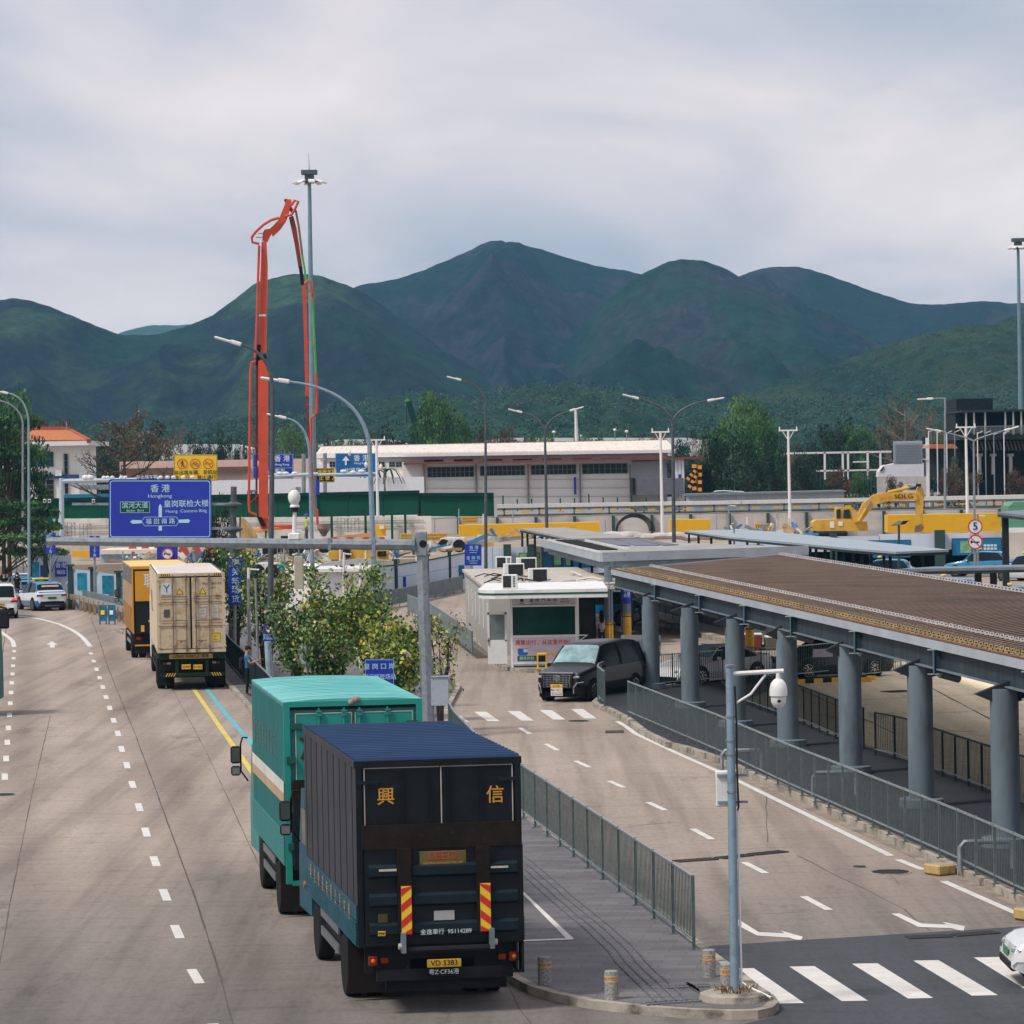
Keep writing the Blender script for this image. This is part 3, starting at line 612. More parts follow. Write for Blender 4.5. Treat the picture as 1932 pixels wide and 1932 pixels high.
streetlamp('far left lamp with its arm highest of the three',(55,1150,215),(54,800,0),None,[((52,748),(15,742))],.10,.065,m_pole,.045,1.2,bz=0)
streetlamp('far left lamp in the middle of the three',(43,1150,230),(43,800,0),None,[((40,766),(0,756))],.10,.065,m_galv,.045,1.2,bz=0)
streetlamp('far left lamp with its arm lowest of the three',(30,1150,245),(30,820,0),None,[((26,786),(-15,779))],.10,.065,m_pole,.045,1.2,bz=0)
def tpole(label,x,Y,ytop,wpx,zb=2.0):
 T_=P(x,ytop,Y);B=PX(x+4,Y,zb);s=F/Y;hw=wpx/2/s;t=thing('crossarm_pole',label,'pole',B,0,'white crossarm poles')
 b_=MB();b_.m(m_wht).cyl(B,T_,.14,.09,10);b_.build('pole',t,world=True);b_=MB();R=CR
 ux=Vector((math.cos(ROLL),0,math.sin(ROLL)))
 b_.m(m_wht).bar(T_-Vector((hw,0,0)),T_+Vector((hw,0,0)),.12,.12)
 for k in(-1,1):b_.bar(T_+Vector((k*hw*.6,0,-.05)),T_+Vector((0,0,-.8)),.06);b_.cyl(T_+Vector((k*hw*.9,0,.05)),T_+Vector((k*hw*.9,0,.3)),.06,.04,6)
 b_.build('crossarm',t,world=True);return t
tpole('white crossarm pole partly behind the near lamp arm',710,290,830,34);tpole('white crossarm pole in front of the right end of the depot',1246,280,815,34)
tpole('white crossarm pole right of the big green trees',1487,290,812,36);tpole('white crossarm pole in front of the dark building',1822,285,806,38)
def mast(label,x,Y,ytop,ring,zb,ant,yb=None):
 T_=P(x,ytop,Y);B=PX(x+9,Y,zb);t=thing('floodlight_mast',label,'mast',B,0,'tall floodlight masts');s=F/Y
 b_=MB();b_.m(M('mast_grey',(.16,.25,.29),.5,metal=.2)).cyl(B,T_,.33,.14,12);b_.build('pole',t,world=True,smooth=True)
 b_=MB();b_.m(m_poleD).box(T_+Vector((0,0,-.1)),(1.3,1.1,.35));b_.box(T_+Vector((0,0,-.6)),(.75,.7,.8));b_.build('winch_head',t,world=True)
 if ant:b_=MB();b_.m(m_poleD).cyl(T_,P(x-1,ant,Y),.035,.015,6);b_.build('lightning_rod',t,world=True)
 for k in range(8):
  a=math.pi/4*k+.2;c=T_+Vector((math.cos(a)*ring,math.sin(a)*ring*.9,-.88));b_=MB();R=Matrix.Rotation(a,3,'Z')@Matrix.Rotation(rad(22),3,'Y')
  b_.m(m_wht).box(c,(.62,.5,.16),R=R,bev=.04);b_.m(m_poleD).bar(c,T_+Vector((0,0,-.8)),.07);b_.build('floodlight',t,world=True)
 return t
mast('very tall grey floodlight mast with a ring of lamps, right of the red boom',583.5,300,323,1.15,2,289)
mast('tall grey floodlight mast at the right edge of the view',1920.5,380,451,.8,0,None)
# ------------------------------------------------------------ covered walkway canopy (near)
m_bar=M('canopy_slats',(.34,.235,.165),.7,var=.18,sc_=.5,dirt=(.16,.11,.08),dirt_amt=.6,dirt_sc=.35,spec=.3)
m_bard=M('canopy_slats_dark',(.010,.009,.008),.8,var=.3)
m_clipw=M('clip_white',(.72,.70,.68),.5,var=.2,sc_=3);m_clipy=M('clip_yellow',(.62,.44,.20),.5,var=.35,sc_=2.2);m_clipg=M('clip_brown',(.30,.22,.17),.6,var=.3)
ZC=3.9
A0=G(1157.5,1077.5,ZC);A1=G(1932,1250,ZC);dirA=(A1-A0).normalized();A1=A0+dirA*112;B0_=G(1477,1048,ZC);B1=G(1932,1119,ZC)
dirB=(B1-B0_).normalized()
def nearpt(s_):return A0+dirA*s_
def farpt_at(Y):
 k=(Y-B0_.y)/dirB.y;return B0_+dirB*k
perp=Vector((1,-dirA.x/dirA.y*0+.045,0))
t=thing('walkway_canopy','long brown slatted canopy on round concrete pillars over the walkway at right','canopy',(A0.x,A0.y,.15))
b_=MB();b_.m(m_bar)
Ls=(A1-A0).length;rows=[];bd=(B0_-A0).normalized()
def hit(a):
 den=bd.x*dirB.y-bd.y*dirB.x;k=((B0_.x-a.x)*dirB.y-(B0_.y-a.y)*dirB.x)/den;return a+bd*k
s_=.3
while s_<Ls:
 a=nearpt(s_);b=hit(a);s_+=.47
 if a.y<62 and b.y<62:continue
 rows.append((a,b,.0))
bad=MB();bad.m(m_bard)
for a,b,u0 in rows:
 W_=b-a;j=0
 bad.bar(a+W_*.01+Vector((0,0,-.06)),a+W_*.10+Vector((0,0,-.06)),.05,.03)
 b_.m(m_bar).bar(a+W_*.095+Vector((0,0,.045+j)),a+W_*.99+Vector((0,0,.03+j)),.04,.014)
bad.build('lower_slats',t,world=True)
b_.build('slats',t,world=True)
for nm_,u_,m_,zz,sz in(('clip_row',.022,m_clipy,.05,.055),('clip_row',.075,m_clipy,.05,.055),('clip_row',.10,m_clipg,.075,.05),('clip_row',.195,m_clipw,.10,.055),('clip_row',.975,m_clipw,.10,.07)):
 b_=MB();b_.m(m_)
 for a,b,u0 in rows:
  c=a+(b-a)*(u_+random.uniform(-.0015,.0015))+Vector((0,0,zz));b_.box(c+Vector((0,0,sz*.55)),(sz*1.5,.02,sz*.35));b_.box(c-Vector((0,0,sz*.55)),(sz*2.1,.02,sz*.45))
  for k in(-1,1):b_.box(c+Vector((k*sz*.6,0,0)),(sz*.4,.02,sz*.9))
 b_.build(nm_,t,world=True)
shade_sheet=MB();shade_sheet.m(m_bard);n_=60
pl_=[A0,A1,farpt_at(A1.y),B0_];shade_sheet.prism([(p.x,p.y)for p in pl_],ZC-.16,ZC-.012);shade_sheet.build('under_sheet',t,world=True)  # opaque sheet added under the slats to darken their gaps and shade the walkway
b_=MB();b_.m(m_fas);zz=Vector((0,0,-.03))
b_.bar(A0+zz+Vector((-.05,0,0)),A1+zz+Vector((-.05,0,0)),.08,.19);b_.bar(A0+zz,B0_+zz,.07,.19);b_.m(m_bard).bar(B0_+zz,farpt_at(A1.y)+zz,.07,.19);b_.build('fascia',t,world=True)
b_=MB();b_.m(M('rusty_edge',(.13,.06,.042),.8,var=.4,sc_=3)).bar(A0+Vector((-.02,0,.085)),A1+Vector((-.02,0,.085)),.10,.03);b_.build('edge_trim',t,world=True)
off1=Vector((.10,.0,0));m_web=M('beam_web',(.035,.052,.062),.6,metal=.2,var=.4,sc_=1.5,stretch=(1,2,.2),dirt=(.10,.07,.04),dirt_amt=.5,dirt_sc=3,dirt_lo=.6)
b_=MB();b_.m(m_web).bar(A0+off1+Vector((0,0,-.34)),A1+off1+Vector((0,0,-.34)),.10,.42);b_.m(m_steel).bar(A0+off1+Vector((-.06,0,-.56)),A1+off1+Vector((-.06,0,-.56)),.2,.025);b_.build('edge_beam',t,world=True)
cols=[(1229,1299),(1303,1335),(1389,1371),(1487,1408),(1606,1459),(1739,1522),(1899,1597)]
cp=[]
for x,yb in cols:
 c=G(x,yb,.15);cp.append(c);b_=MB();b_.m(m_conc).cyl((c.x,c.y,.15),(c.x,c.y,3.3),.285,.285,28);b_.build('pillar',t,world=True,smooth=True)
 b_=MB();b_.m(m_conc).lathe((c.x,c.y,.15),[(.5,0),(.5,.18),(.46,.2),(.28,.2)],24);b_.build('pillar_base',t,world=True)
 e0=farpt_at(c.y);n0=nearpt((c.y-A0.y)/dirA.y);b_=MB();b_.m(m_darkst)
 w0=n0.x+.30;w1=c.x-.25;w2=c.x+.28;w3=e0.x-.3
 b_.ext([(w0,3.55),(w0,3.68),(w3,3.68),(w3,3.55),(w2+.5,3.15),(w2,3.05),(w1,3.05),(w1-.35,3.2)],1,c.y-.13,c.y+.13);b_.build('bracket',t,world=True)
 b_=MB();nx_=n0.x+.21;b_.m(m_web).box((nx_,c.y-2.2,3.52),(.16,.22,.50));b_.m(m_fas).box((nx_-.09,c.y-2.33,3.24),(.26,.04,.025));b_.box((nx_-.09,c.y-2.33,3.77),(.26,.04,.025));b_.m(M('beam_edge',(.10,.20,.25),.5)).box((nx_-.09,c.y-2.33,3.5),(.03,.04,.52));b_.m(m_steel).cyl((nx_+.05,c.y-2.2,3.24),(nx_+.5,c.y-1.9,3.10),.09,.09,8);b_.build('outrigger',t,world=True)
for(x,y,lb)in((1400,1455,'bent steel crash rail behind the railing, below the camera dome'),(1575,1500,'bent steel crash rail behind the railing under the fourth visible pillar'),(1862,1640,'bent steel crash rail behind the railing at the right edge')):
 p_=G(x,y,.15);t2=thing('crash_rail',lb,'rail',p_,0,'bent steel crash rails around the pillars');b_=MB();b_.m(m_galv).tube([(-.5,0,0),(-.5,0,.42),(-.42,0,.52),(.42,.05,.52),(.5,.05,.42),(.5,.05,0)],.05,8);b_.build('rail',t2,smooth=True)
ZM=3.9;c0=G(1135,1044,ZM);c1=G(1023,1018,ZM);c2=G(1524,1031,ZM);cb=c1+(c2-c0)
t=thing('middle_canopy','grey canopy behind the kiosk with pale steel fascia and short row of round columns','canopy',(c0.x,c0.y,0));zz=Vector((0,0,-.17))
b_=MB();b_.m(m_fas).bar(c0+zz,c1+zz,.12,.40);b_.bar(c0+zz,c2+zz,.12,.40);b_.build('fascia',t,world=True)
b_=MB();b_.m(m_steel).bar(c0+Vector((.4,.2,-.55)),c1+Vector((.4,.2,-.55)),.2,.4);b_.bar(c0+Vector((.4,.4,-.52)),c2+Vector((0,.4,-.52)),.2,.32);b_.build('edge_beam',t,world=True)
m_flat=M('flat_roof_grey',(.32,.32,.31),.85,var=.15,sc_=.6,dirt=(.20,.20,.19),dirt_amt=.6,dirt_sc=.8);m_roofb=M('roof_sheet_blue_grey',(.13,.145,.19),.6,var=.2,sc_=2,stretch=(8,1,1))
b_=MB();b_.m(m_flat).prism([(p.x,p.y)for p in(c0,c2,G(1300,1024,ZM),G(1082,1014,ZM),c1)],ZM-.12,ZM-.02);b_.m(m_roofb)
for(xa,ya,xb,yb,xc,yc,xd,yd)in((1100,1016,1150,1016,1190,1029,1160,1030),(1155,1016,1190,1016,1245,1029,1198,1029),(1195,1017,1215,1018,1280,1028,1252,1029)):
 b_.prism([(p.x,p.y)for p in(G(xa,ya,ZM),G(xb,yb,ZM),G(xc,yc,ZM),G(xd,yd,ZM))],ZM-.015,ZM+.02)
b_.build('roof_sheets',t,world=True)
b_=MB();b_.m(m_bard).prism([(p.x,p.y)for p in(G(1048,1019,ZM),G(1120,1037,ZM),G(1165,1037,ZM),G(1085,1019,ZM))],ZM-.02,ZM+.03);b_.build('slats',t,world=True)
b_=MB();b_.m(m_clipw)
for(xa,ya,xb,yb,n)in((1034,1019,1130,1041,40),(1105,1019,1185,1036,34)):
 for i in range(n+1):p_=G(lerp(xa,xb,i/n),lerp(ya,yb,i/n),ZM+.06);b_.box(p_,(.12,.12,.09))
b_.build('clip_row',t,world=True)
m_ycol=M('yellow_band',(.72,.40,.03),.5,var=.1,dirt=(.4,.25,.1),dirt_amt=.5,dirt_sc=5)
m_sblue=M('sign_blue',(.014,.035,.36),.35,var=.05,sc_=.5,spec=.4);m_swht=M('sign_white',(.66,.76,.80),.5,var=.03);m_colg=M('column_grey_steel',(.15,.19,.22),.5,metal=.2,var=.2)
def stripcol(x,yb,r,label,txts=None,Yh=None):
 c=G(x,yb,0.15);t2=thing('banded_column',label,'column',(c.x,c.y,.15),0,'grey columns with yellow bases under the middle canopy')
 b_=MB();b_.m(m_colg).cyl((0,0,1.25),(0,0,3.3),r,r,16);b_.build('shaft',t2,smooth=True);b_=MB();b_.m(m_ycol).cyl((0,0,0),(0,0,1.25),r*1.03,r*1.03,16);b_.m(m_blk).cyl((0,0,1.12),(0,0,1.16),r*1.06,r*1.06,16);b_.cyl((0,0,1.2),(0,0,1.22),r*1.06,r*1.06,16);b_.build('base',t2,smooth=True)
 if txts:
  b_=MB();b_.m(m_sblue).cyl((0,0,1.68),(0,0,2.75),r*1.07,r*1.07,16,caps=False);b_.build('wrap_sign',t2,smooth=True)
  for k,tx in enumerate(txts):text(tx,.13,m_swht,t2,(-.07+k*.14,-r*1.09-.01,2.22),vertical=True)
 return t2
stripcol(1150,1230,.17,'banded column left of the two round ones, behind the kiosk shutter',None)
stripcol(1151.5+0,1234,.02,'thin banded stanchion by the kiosk',None)
stripcol(1154+0,1231,.03,'thin banded pipe beside the woman',None)
stripcol(1149.0,1215,.16,'banded column with blue traffic slogan nearest the kiosk',['安全回家','等文明上路'])
stripcol(1184.0,1213,.17,'banded column with blue traffic slogan between the kiosk and the first pillar',['疲劳不上路','开车不超速'])
for x,y in((1188,1040),(1300,1040),(1420,1040)):
 c=G(x,1195,0);b_=MB();b_.m(m_conc).cyl((c.x,c.y+3,0),(c.x,c.y+3,3.4),.3,.3,16);b_.build('pillar',t,world=True)
b_=MB();b_.m(m_darkst);q0=G(1170,1058,3.4)
b_.prism([(p.x,p.y)for p in(c0+Vector((.5,.5,0)),c2+Vector((-.1,.5,0)),c2+Vector((0,30,0)),cb,c1+Vector((.5,0,0)))],3.25,3.3);b_.build('under_sheet',t,world=True)
def flatcanopy(label,pts,z,th,posts,mat,ph=None,nm='post_canopy',pr=.07,grp=None):
 q=gp(pts,z);t2=thing(nm,label,'canopy',(q[0].x,q[0].y,0),0,grp);b_=MB();b_.m(mat).prism([(p.x,p.y)for p in q],z-th,z);b_.m(m_darkst).prism([(p.x,p.y)for p in q],z-th-.12,z-th);b_.build('roof',t2,world=True)
 for x,y in posts:
  p_=G(x,y,z-th);b_=MB();b_.m(m_darkst).box((p_.x,p_.y+.15,(z-th)/2),(pr*2,pr*2,z-th));b_.build('post',t2,world=True)
 return t2
m_sheetb=M('roof_sheet_pale_blue',(.30,.36,.40),.6,var=.15,sc_=1.5,stretch=(1,6,1))
flatcanopy('grey flat-roofed canopy on thin dark posts behind the kiosk roof',[(981,997),(1082,1016.5),(1200,1014),(1130,1004),(1065,995)],4.0,.1,[(985,999),(995,1000),(1009,1003),(1023,1006),(1042,1010),(1060,1013),(1078,1017),(1094,1020),(1116,1024)],m_flat)
flatcanopy('long pale blue roofed canopy on thin dark posts in front of the taxis',[(1292,1001),(1378,1013),(1500,1024),(1600,1034),(1690,1041),(1790,1037),(1700,1027),(1600,1017),(1470,1004),(1400,999)],3.5,.1,[(1300,1003),(1318,1005),(1342,1009),(1378,1014),(1410,1017),(1431,1020),(1529,1029),(1540,1030),(1557,1031),(1573,1033),(1592,1035),(1611,1037),(1627,1038),(1644,1040),(1668,1041),(1680,1041),(1742,1040)],m_sheetb)
flatcanopy('low thin grey canopy cut by the right edge, just beyond the slatted canopy',[(1688,1074),(1932,1069.5),(2150,1066),(2150,1062),(1932,1065),(1760,1069)],3.0,.12,[(1846,1074),(1875,1074)],m_steel,pr=.14)
flatcanopy('grey canopy roof corner in front of the green container at the right edge',[(1882,966),(1932,972),(2100,985),(2100,970),(1932,962)],5.0,.12,[(1897,970)],m_steel,pr=.16)
# ------------------------------------------------------------ trucks
LS=(math.pi/2,0,-math.pi/2)
m_tyre=M('tyre',(.02,.02,.021),.9,bump=.3,bs=40);m_hub=M('wheel_hub',(.10,.09,.08),.6,metal=.4,var=.3);m_chas=M('chassis_black',(.012,.013,.015),.8,var=.3,spec=.2)
m_tail=M('tail_light_glass',(.20,.02,.01),.25,spec=.3);m_amb=M('amber_light',(.55,.14,.02),.3);m_red=M('sign_red',(.60,.03,.025),.5,var=.04);m_syel=M('sign_yellow',(.82,.55,.03),.5,var=.04);m_sblk=M('sign_black',(.012,.012,.013),.5)
m_plate=M('number_plate_yellow',(.70,.42,.04),.5,var=.15,sc_=8);m_mirror=M('mirror_glass',(.10,.12,.12),.12,metal=.3,var=.05)
m_chrome=M('chrome',(.55,.57,.60),.15,metal=1.0,var=.05)
def wheel(t,x,y,r,wd,double=False,side=-1):
 xs=[x]if not double else[x,x-side*(wd+.06)]
 for k,xx in enumerate(xs):
  b_=MB();b_.m(m_tyre).lathe((xx,y,r),[(r*.62,-wd/2),(r*.94,-wd/2),(r,-wd*.38),(r,wd*.38),(r*.94,wd/2),(r*.62,wd/2)],28,R=Matrix.Rotation(math.pi/2,3,'Y'));w_=b_.build('wheel',t,smooth=True)
  b_=MB();b_.m(m_hub).lathe((xx,y,r),[(r*.6,-wd*.36),(r*.62,-wd*.3),(r*.62,wd*.3),(r*.6,wd*.36),(r*.35,wd*.3),(r*.16,wd*.45)],20,R=Matrix.Rotation(math.pi/2*(-1 if side<0 else 1),3,'Y'));o_=b_.build('rim',w_,smooth=True)
def mirror(t,x,y,z,sd):
 b_=MB();b_.m(m_blk).tube([(x,y,z+.42),(x+sd*.10,y-.01,z+.43),(x+sd*.14,y-.02,z+.30),(x+sd*.14,y-.02,z-.22),(x,y+.02,z-.42)],.018,6)
 b_.box((x+sd*.24,y-.05,z+.10),(.20,.08,.34),bev=.035);b_.box((x+sd*.24,y-.05,z-.21),(.19,.08,.19),bev=.035);o_=b_.build('wing_mirror',t)
 b_=MB();b_.m(m_mirror).box((x+sd*.24,y-.093,z+.10),(.15,.008,.27));b_.m(M('mirror_bright',(.35,.38,.38),.1,metal=.5)).box((x+sd*.24,y-.093,z-.21),(.14,.008,.13));b_.build('mirror_glass',o_)
def cab(t,W,y0,mat,h=2.55,l=1.9):
 b_=MB();b_.m(mat);w_=W*.46
 b_.ext([(y0,.55),(y0,h),(y0+l*.75,h),(y0+l,h*.62),(y0+l+.08,h*.5),(y0+l+.1,.5)],0,-w_,w_);o_=b_.build('cab',t)
 b_=MB();b_.m(m_glass);
 for k in(-1,1):b_.box((k*(w_+.004),y0+l*.45,h*.76),(.01,l*.55,.6))
 b_.bar((0,y0+l*.79,h*.95),(0,y0+l*.985,h*.66),w_*1.8,.02,up=Vector((0,0,1)));b_.build('cab_window',o_)
def chevron(t,x,z0,z1,y,wd=.15,d=1,n=7,nm='chevron_board'):
 b_=MB();b_.m(m_syel).box((x,y,(z0+z1)/2),(wd,.012,z1-z0));b_.m(m_red);st=(z1-z0)/n*1.0
 zz=z0-wd
 i=0
 while zz<z1+wd:
  pts=[(x-wd/2,zz+(0 if d>0 else wd*.8)),(x+wd/2,zz+(wd*.8 if d>0 else 0)),(x+wd/2,zz+(wd*.8 if d>0 else 0)+st),(x-wd/2,zz+(0 if d>0 else wd*.8)+st)]
  pts=[(p[0],min(z1,max(z0,p[1])))for p in pts]
  if max(p[1]for p in pts)-min(p[1]for p in pts)>.02:b_.sheet([(p[0],y-.0085,p[1])for p in pts])
  zz+=st*2
 b_.build(nm,t)
def platebox(t,x,z,y,wd,h,m_,tx,mt,nm='number_plate',fs=None,off=.004):
 b_=MB();b_.m(m_).box((x,y,z),(wd,.015,h),bev=.004);o_=b_.build(nm,t)
 if tx:text(tx,fs or h*.82,mt,o_,(x,y-.0095,z),off=off)
 return o_
def loc_rear(px,py,Y,z=0):p=P(px,py,Y);return Vector((p.x,Y,0))
YB=52.7;th=rad(9.1);pc=loc_rear(826,1436,YB)
t=thing('box_truck','black box truck with a ribbed blue roof and gold tail characters, nearest the camera','truck',(pc.x,YB,0),th)
W=2.42;Lb=7.3;ZT=3.70;ZB=1.0
m_bs=M('truck_black_side',(.030,.034,.044),.5,var=.25,sc_=1.4,stretch=(1,1.5,.35),dirt=(.085,.09,.10),dirt_amt=.35,dirt_sc=1.2,dirt_lo=.55);m_br=M('truck_black_rear',(.0045,.0075,.011),.5,var=.3,sc_=2,dirt=(.012,.016,.02),dirt_amt=.5,dirt_sc=4,spec=.25)
m_bt=M('truck_teal_band',(.008,.075,.11),.5,var=.2,dirt=(.08,.10,.12),dirt_amt=.6,dirt_sc=4);m_broof=M('truck_blue_roof',(.007,.029,.085),.6,var=.22,sc_=2.0,stretch=(.25,2,1),dirt=(.025,.06,.13),dirt_amt=.45,dirt_sc=1.2,dirt_lo=.56)
m_gold=M('gold_paint',(.62,.30,.045),.5,var=.15,sc_=6);m_brn=M('rusty_brown_plate',(.018,.014,.012),.6,var=.4,sc_=4,dirt=(.07,.045,.022),dirt_amt=.6,dirt_sc=9,dirt_lo=.58);m_gask=M('door_gasket',(.50,.46,.40),.6,var=.2,sc_=4)
b_=MB();b_.m(m_bs).b2((-W/2,.04,ZB),(W/2,Lb,ZT-.04))
b_.m(M('side_seam',(.008,.01,.013),.6))
for i in range(9):y_=.42+i*(Lb-.2)/8.7;b_.b2((-W/2-.006,y_,1.62),(-W/2+.01,y_+.022,ZT-.1));b_.b2((W/2-.01,y_,1.62),(W/2+.006,y_+.022,ZT-.1))
b_.m(m_bs)
b_.b2((-W/2-.02,.0,ZT-.1),(-W/2+.02,Lb,ZT));b_.b2((W/2-.02,.0,ZT-.1),(W/2+.02,Lb,ZT))
bx=b_.build('cargo_box',t)
b_=MB();b_.m(m_bt).b2((-W/2-.018,.03,1.38),(-W/2-.002,Lb,1.60));b_.b2((W/2+.002,.03,1.38),(W/2+.018,Lb,1.60))
for i in range(8):z_=1.02+i*.045;b_.b2((-W/2-.03,.03,z_),(-W/2-.002,Lb,z_+.028));b_.b2((W/2+.002,.03,z_),(W/2+.03,Lb,z_+.028))
b_.build('side_band',t)
for i,ch in enumerate('興信貨運有限公司中港'):text(ch,.27,m_gold,t,(-W/2-.036,6.2-i*.60,1.42),LS,sx=.62,off=.002,name='side_lettering')
b_=MB();b_.m(m_broof).b2((-W/2,0,ZT-.04),(W/2,Lb,ZT));n=22
for i in range(n):
 y_=.06+i*(Lb-.1)/n;b_.add([(-W/2+.0,y_,ZT+.001),(W/2-.0,y_,ZT+.001),(W/2-.0,y_+.10,ZT+.034),(-W/2+.0,y_+.10,ZT+.034),(W/2-.0,y_+.22,ZT+.034),(-W/2+.0,y_+.22,ZT+.034),(W/2-.0,y_+.24,ZT+.001),(-W/2+.0,y_+.24,ZT+.001)],[(0,1,2,3),(3,2,4,5),(5,4,6,7),(0,3,5,7),(1,6,4,2)])
b_.build('roof',t)
def X_(cx):return(cx-992)/1075*2.42
def Z_(cy,cx=992):return 3.70-(cy-(278-(cx-455)*.04))/441
b_=MB();b_.m(m_br);f_=.045
b_.b2((-W/2,-.03,ZB),(-W/2+.09,.04,ZT));b_.b2((W/2-.09,-.03,ZB),(W/2,.04,ZT));b_.b2((-W/2+.09,-.03,ZT-.10),(W/2-.09,.04,ZT));b_.b2((-W/2+.09,-.03,ZB),(W/2-.09,.04,ZB+.07));b_.build('rear_frame',t)
for k,(xa,xb)in enumerate(((X_(508),X_(1000)),(X_(1006),X_(1478)))):
 b_=MB();b_.m(m_br).b2((xa,-.005,1.1),(xb,.03,3.595));o_=b_.build('door',t)
 g_=MB();g_.m(m_gask).b2((xa,-.012,2.75),(xa+.016,-.002,3.595));g_.b2((xa,-.012,3.585),(xb,-.002,3.60));
 if k:g_.b2((xb-.014,-.012,2.75),(xb,-.002,3.595))
 g_.build('gasket',o_)
 h_=MB();h_.m(MATS['lift_rib']if 'lift_rib' in MATS else M('lift_rib',(.012,.022,.030),.45,var=.2));xx=xa+.05 if k==0 else xb-.05;h_.b2((xx-.16,-.05,3.36),(xx+.16,-.012,3.41));h_.m(m_br)
 for q in(.5,.88)if k==0 else(.1,.55):h_.cyl((lerp(xa,xb,q),-.03,2.5),(lerp(xa,xb,q),-.03,3.55),.013,n=6)
 h_.build('hinge',o_)
text('興',.27,m_gold,t,(X_(648),-.02,Z_(507,648)),off=.009,name='character');text('信',.27,m_gold,t,(X_(1360),-.02,Z_(488,1360)),off=.009,name='character')
b_=MB();b_.m(m_brn).b2((X_(485),-.10,2.43),(X_(1518),-.035,2.77));b_.b2((X_(485),-.11,2.42),(X_(1518),-.09,2.44));b_.build('lift_flap',t)
b_=MB();b_.m(m_br).b2((X_(500),-.09,1.03),(X_(1530),-.035,2.43))
for z_ in(2.10,1.68,1.26):b_.m(M('lift_rib',(.012,.022,.030),.45,var=.2)).ext([(-.09,z_-.1),(-.145,z_-.06),(-.145,z_+.06),(-.09,z_+.10)],0,X_(525),X_(705));b_.ext([(-.09,z_-.1),(-.145,z_-.06),(-.145,z_+.06),(-.09,z_+.10)],0,X_(805),X_(1220));b_.ext([(-.09,z_-.1),(-.145,z_-.06),(-.145,z_+.06),(-.09,z_+.10)],0,X_(1312),X_(1490))
b_.build('tail_lift',t)
for xa,xb in((708,798),(1220,1308)):b_=MB();b_.m(m_brn).b2((X_(xa),-.165,1.2),(X_(xb),-.09,2.43));b_.build('lift_arm',t)
chevron(t,X_(762),Z_(1372,760),Z_(1065,760),-.175,.15,1,6);chevron(t,X_(1275),Z_(1350,1275),Z_(1043,1275),-.175,.15,-1,6)
o_=platebox(t,X_(1008),Z_(885,1008),-.10,.68,.20,M('name_board_brass',(.13,.10,.03),.5,var=.3),None,None,'name_board');text('LEEO',.165,M('name_red',(.42,.06,.03),.5),o_,(X_(1005),-.111,Z_(873,1008)),sx=1.15,off=.008);text('ELECTRO-HYDRAULIC TAIL LIFT',.04,m_gold,o_,(X_(1008),-.1105,Z_(918,1008)))
platebox(t,X_(1010),Z_(1254,1010),-.10,.30,.14,M('sticker_grey',(.38,.38,.38),.6),None,None,'label_plate');platebox(t,X_(612),Z_(1275,612),-.10,.14,.13,M('sticker_olive',(.07,.07,.03),.6),None,None,'label_plate');platebox(t,X_(601),Z_(1370,601),-.15,.11,.07,m_plate,'9941',m_sblk,'label_plate')
text('金進車行  95114289',.088,m_swht,t,(X_(1017),-.15,Z_(1356,1017)),off=.003,name='phone_lettering')
b_=MB();b_.m(m_gask).b2((X_(590),-.16,Z_(972,650)),(X_(703),-.145,Z_(958,650)));b_.b2((X_(1315),-.16,Z_(946,1370)),(X_(1428),-.145,Z_(934,1370)));b_.build('grab_handle',t)
b_=MB();b_.m(m_steel).b2((X_(722),-.28,.93),(X_(750),-.12,1.22));b_.b2((X_(1296),-.28,.95),(X_(1324),-.12,1.24));b_.m(m_chas).cyl((X_(740),-.2,.96),(X_(1310),-.2,.96),.05,.05,8);b_.m(m_gask).cyl((X_(704),-.2,1.02),(X_(722),-.2,1.02),.045,.045,8);b_.cyl((X_(1326),-.2,1.04),(X_(1346),-.2,1.04),.045,.045,8);b_.build('lift_hinge',t)
b_=MB();b_.m(m_chas).b2((-.42,.3,.62),(.42,Lb,.98));b_.b2((-W/2+.12,.05,.80),(W/2-.12,.2,.99));b_.b2((-.95,-.02,.50),(1.05,.06,.66));b_.b2((-W/2+.1,.06,.62),(-.5,.12,.98));b_.b2((.5,.06,.62),(W/2-.1,.12,.98));b_.b2((-.8,.1,.35),(.8,.2,.6));b_.build('chassis',t)
b_=MB();b_.m(m_chas).b2((W/2-.12,-.06,.58),(W/2-.09,.3,1.0));b_.b2((W/2-.36,-.06,.56),(W/2-.0,-.03,.60));b_.b2((W/2-.04,-.06,.56),(W/2,.2,1.0));b_.build('rear_guard',t)
platebox(t,X_(1006),Z_(1561,1006),-.07,.50,.115,m_plate,'VD 5383',m_sblk,off=.006,fs=.11);platebox(t,X_(1003),Z_(1618,1003),-.07,.43,.125,m_chas,'粤Z·CF36港',m_swht,fs=.088,off=.003)
for(cx,cy)in((548,1553),(1465,1520)):
 b_=MB();b_.m(m_tail).box((X_(cx),.0,Z_(cy,cx)),(.14,.07,.15),bev=.02);b_.m(m_amb).sph((X_(cx)+.0,-.035,Z_(cy,cx)),.035,8);b_.m(m_tail).box((X_(cx+(75 if cx<900 else-75)),.02,Z_(cy,cx)+.0),(.11,.04,.08));b_.build('tail_light',t)
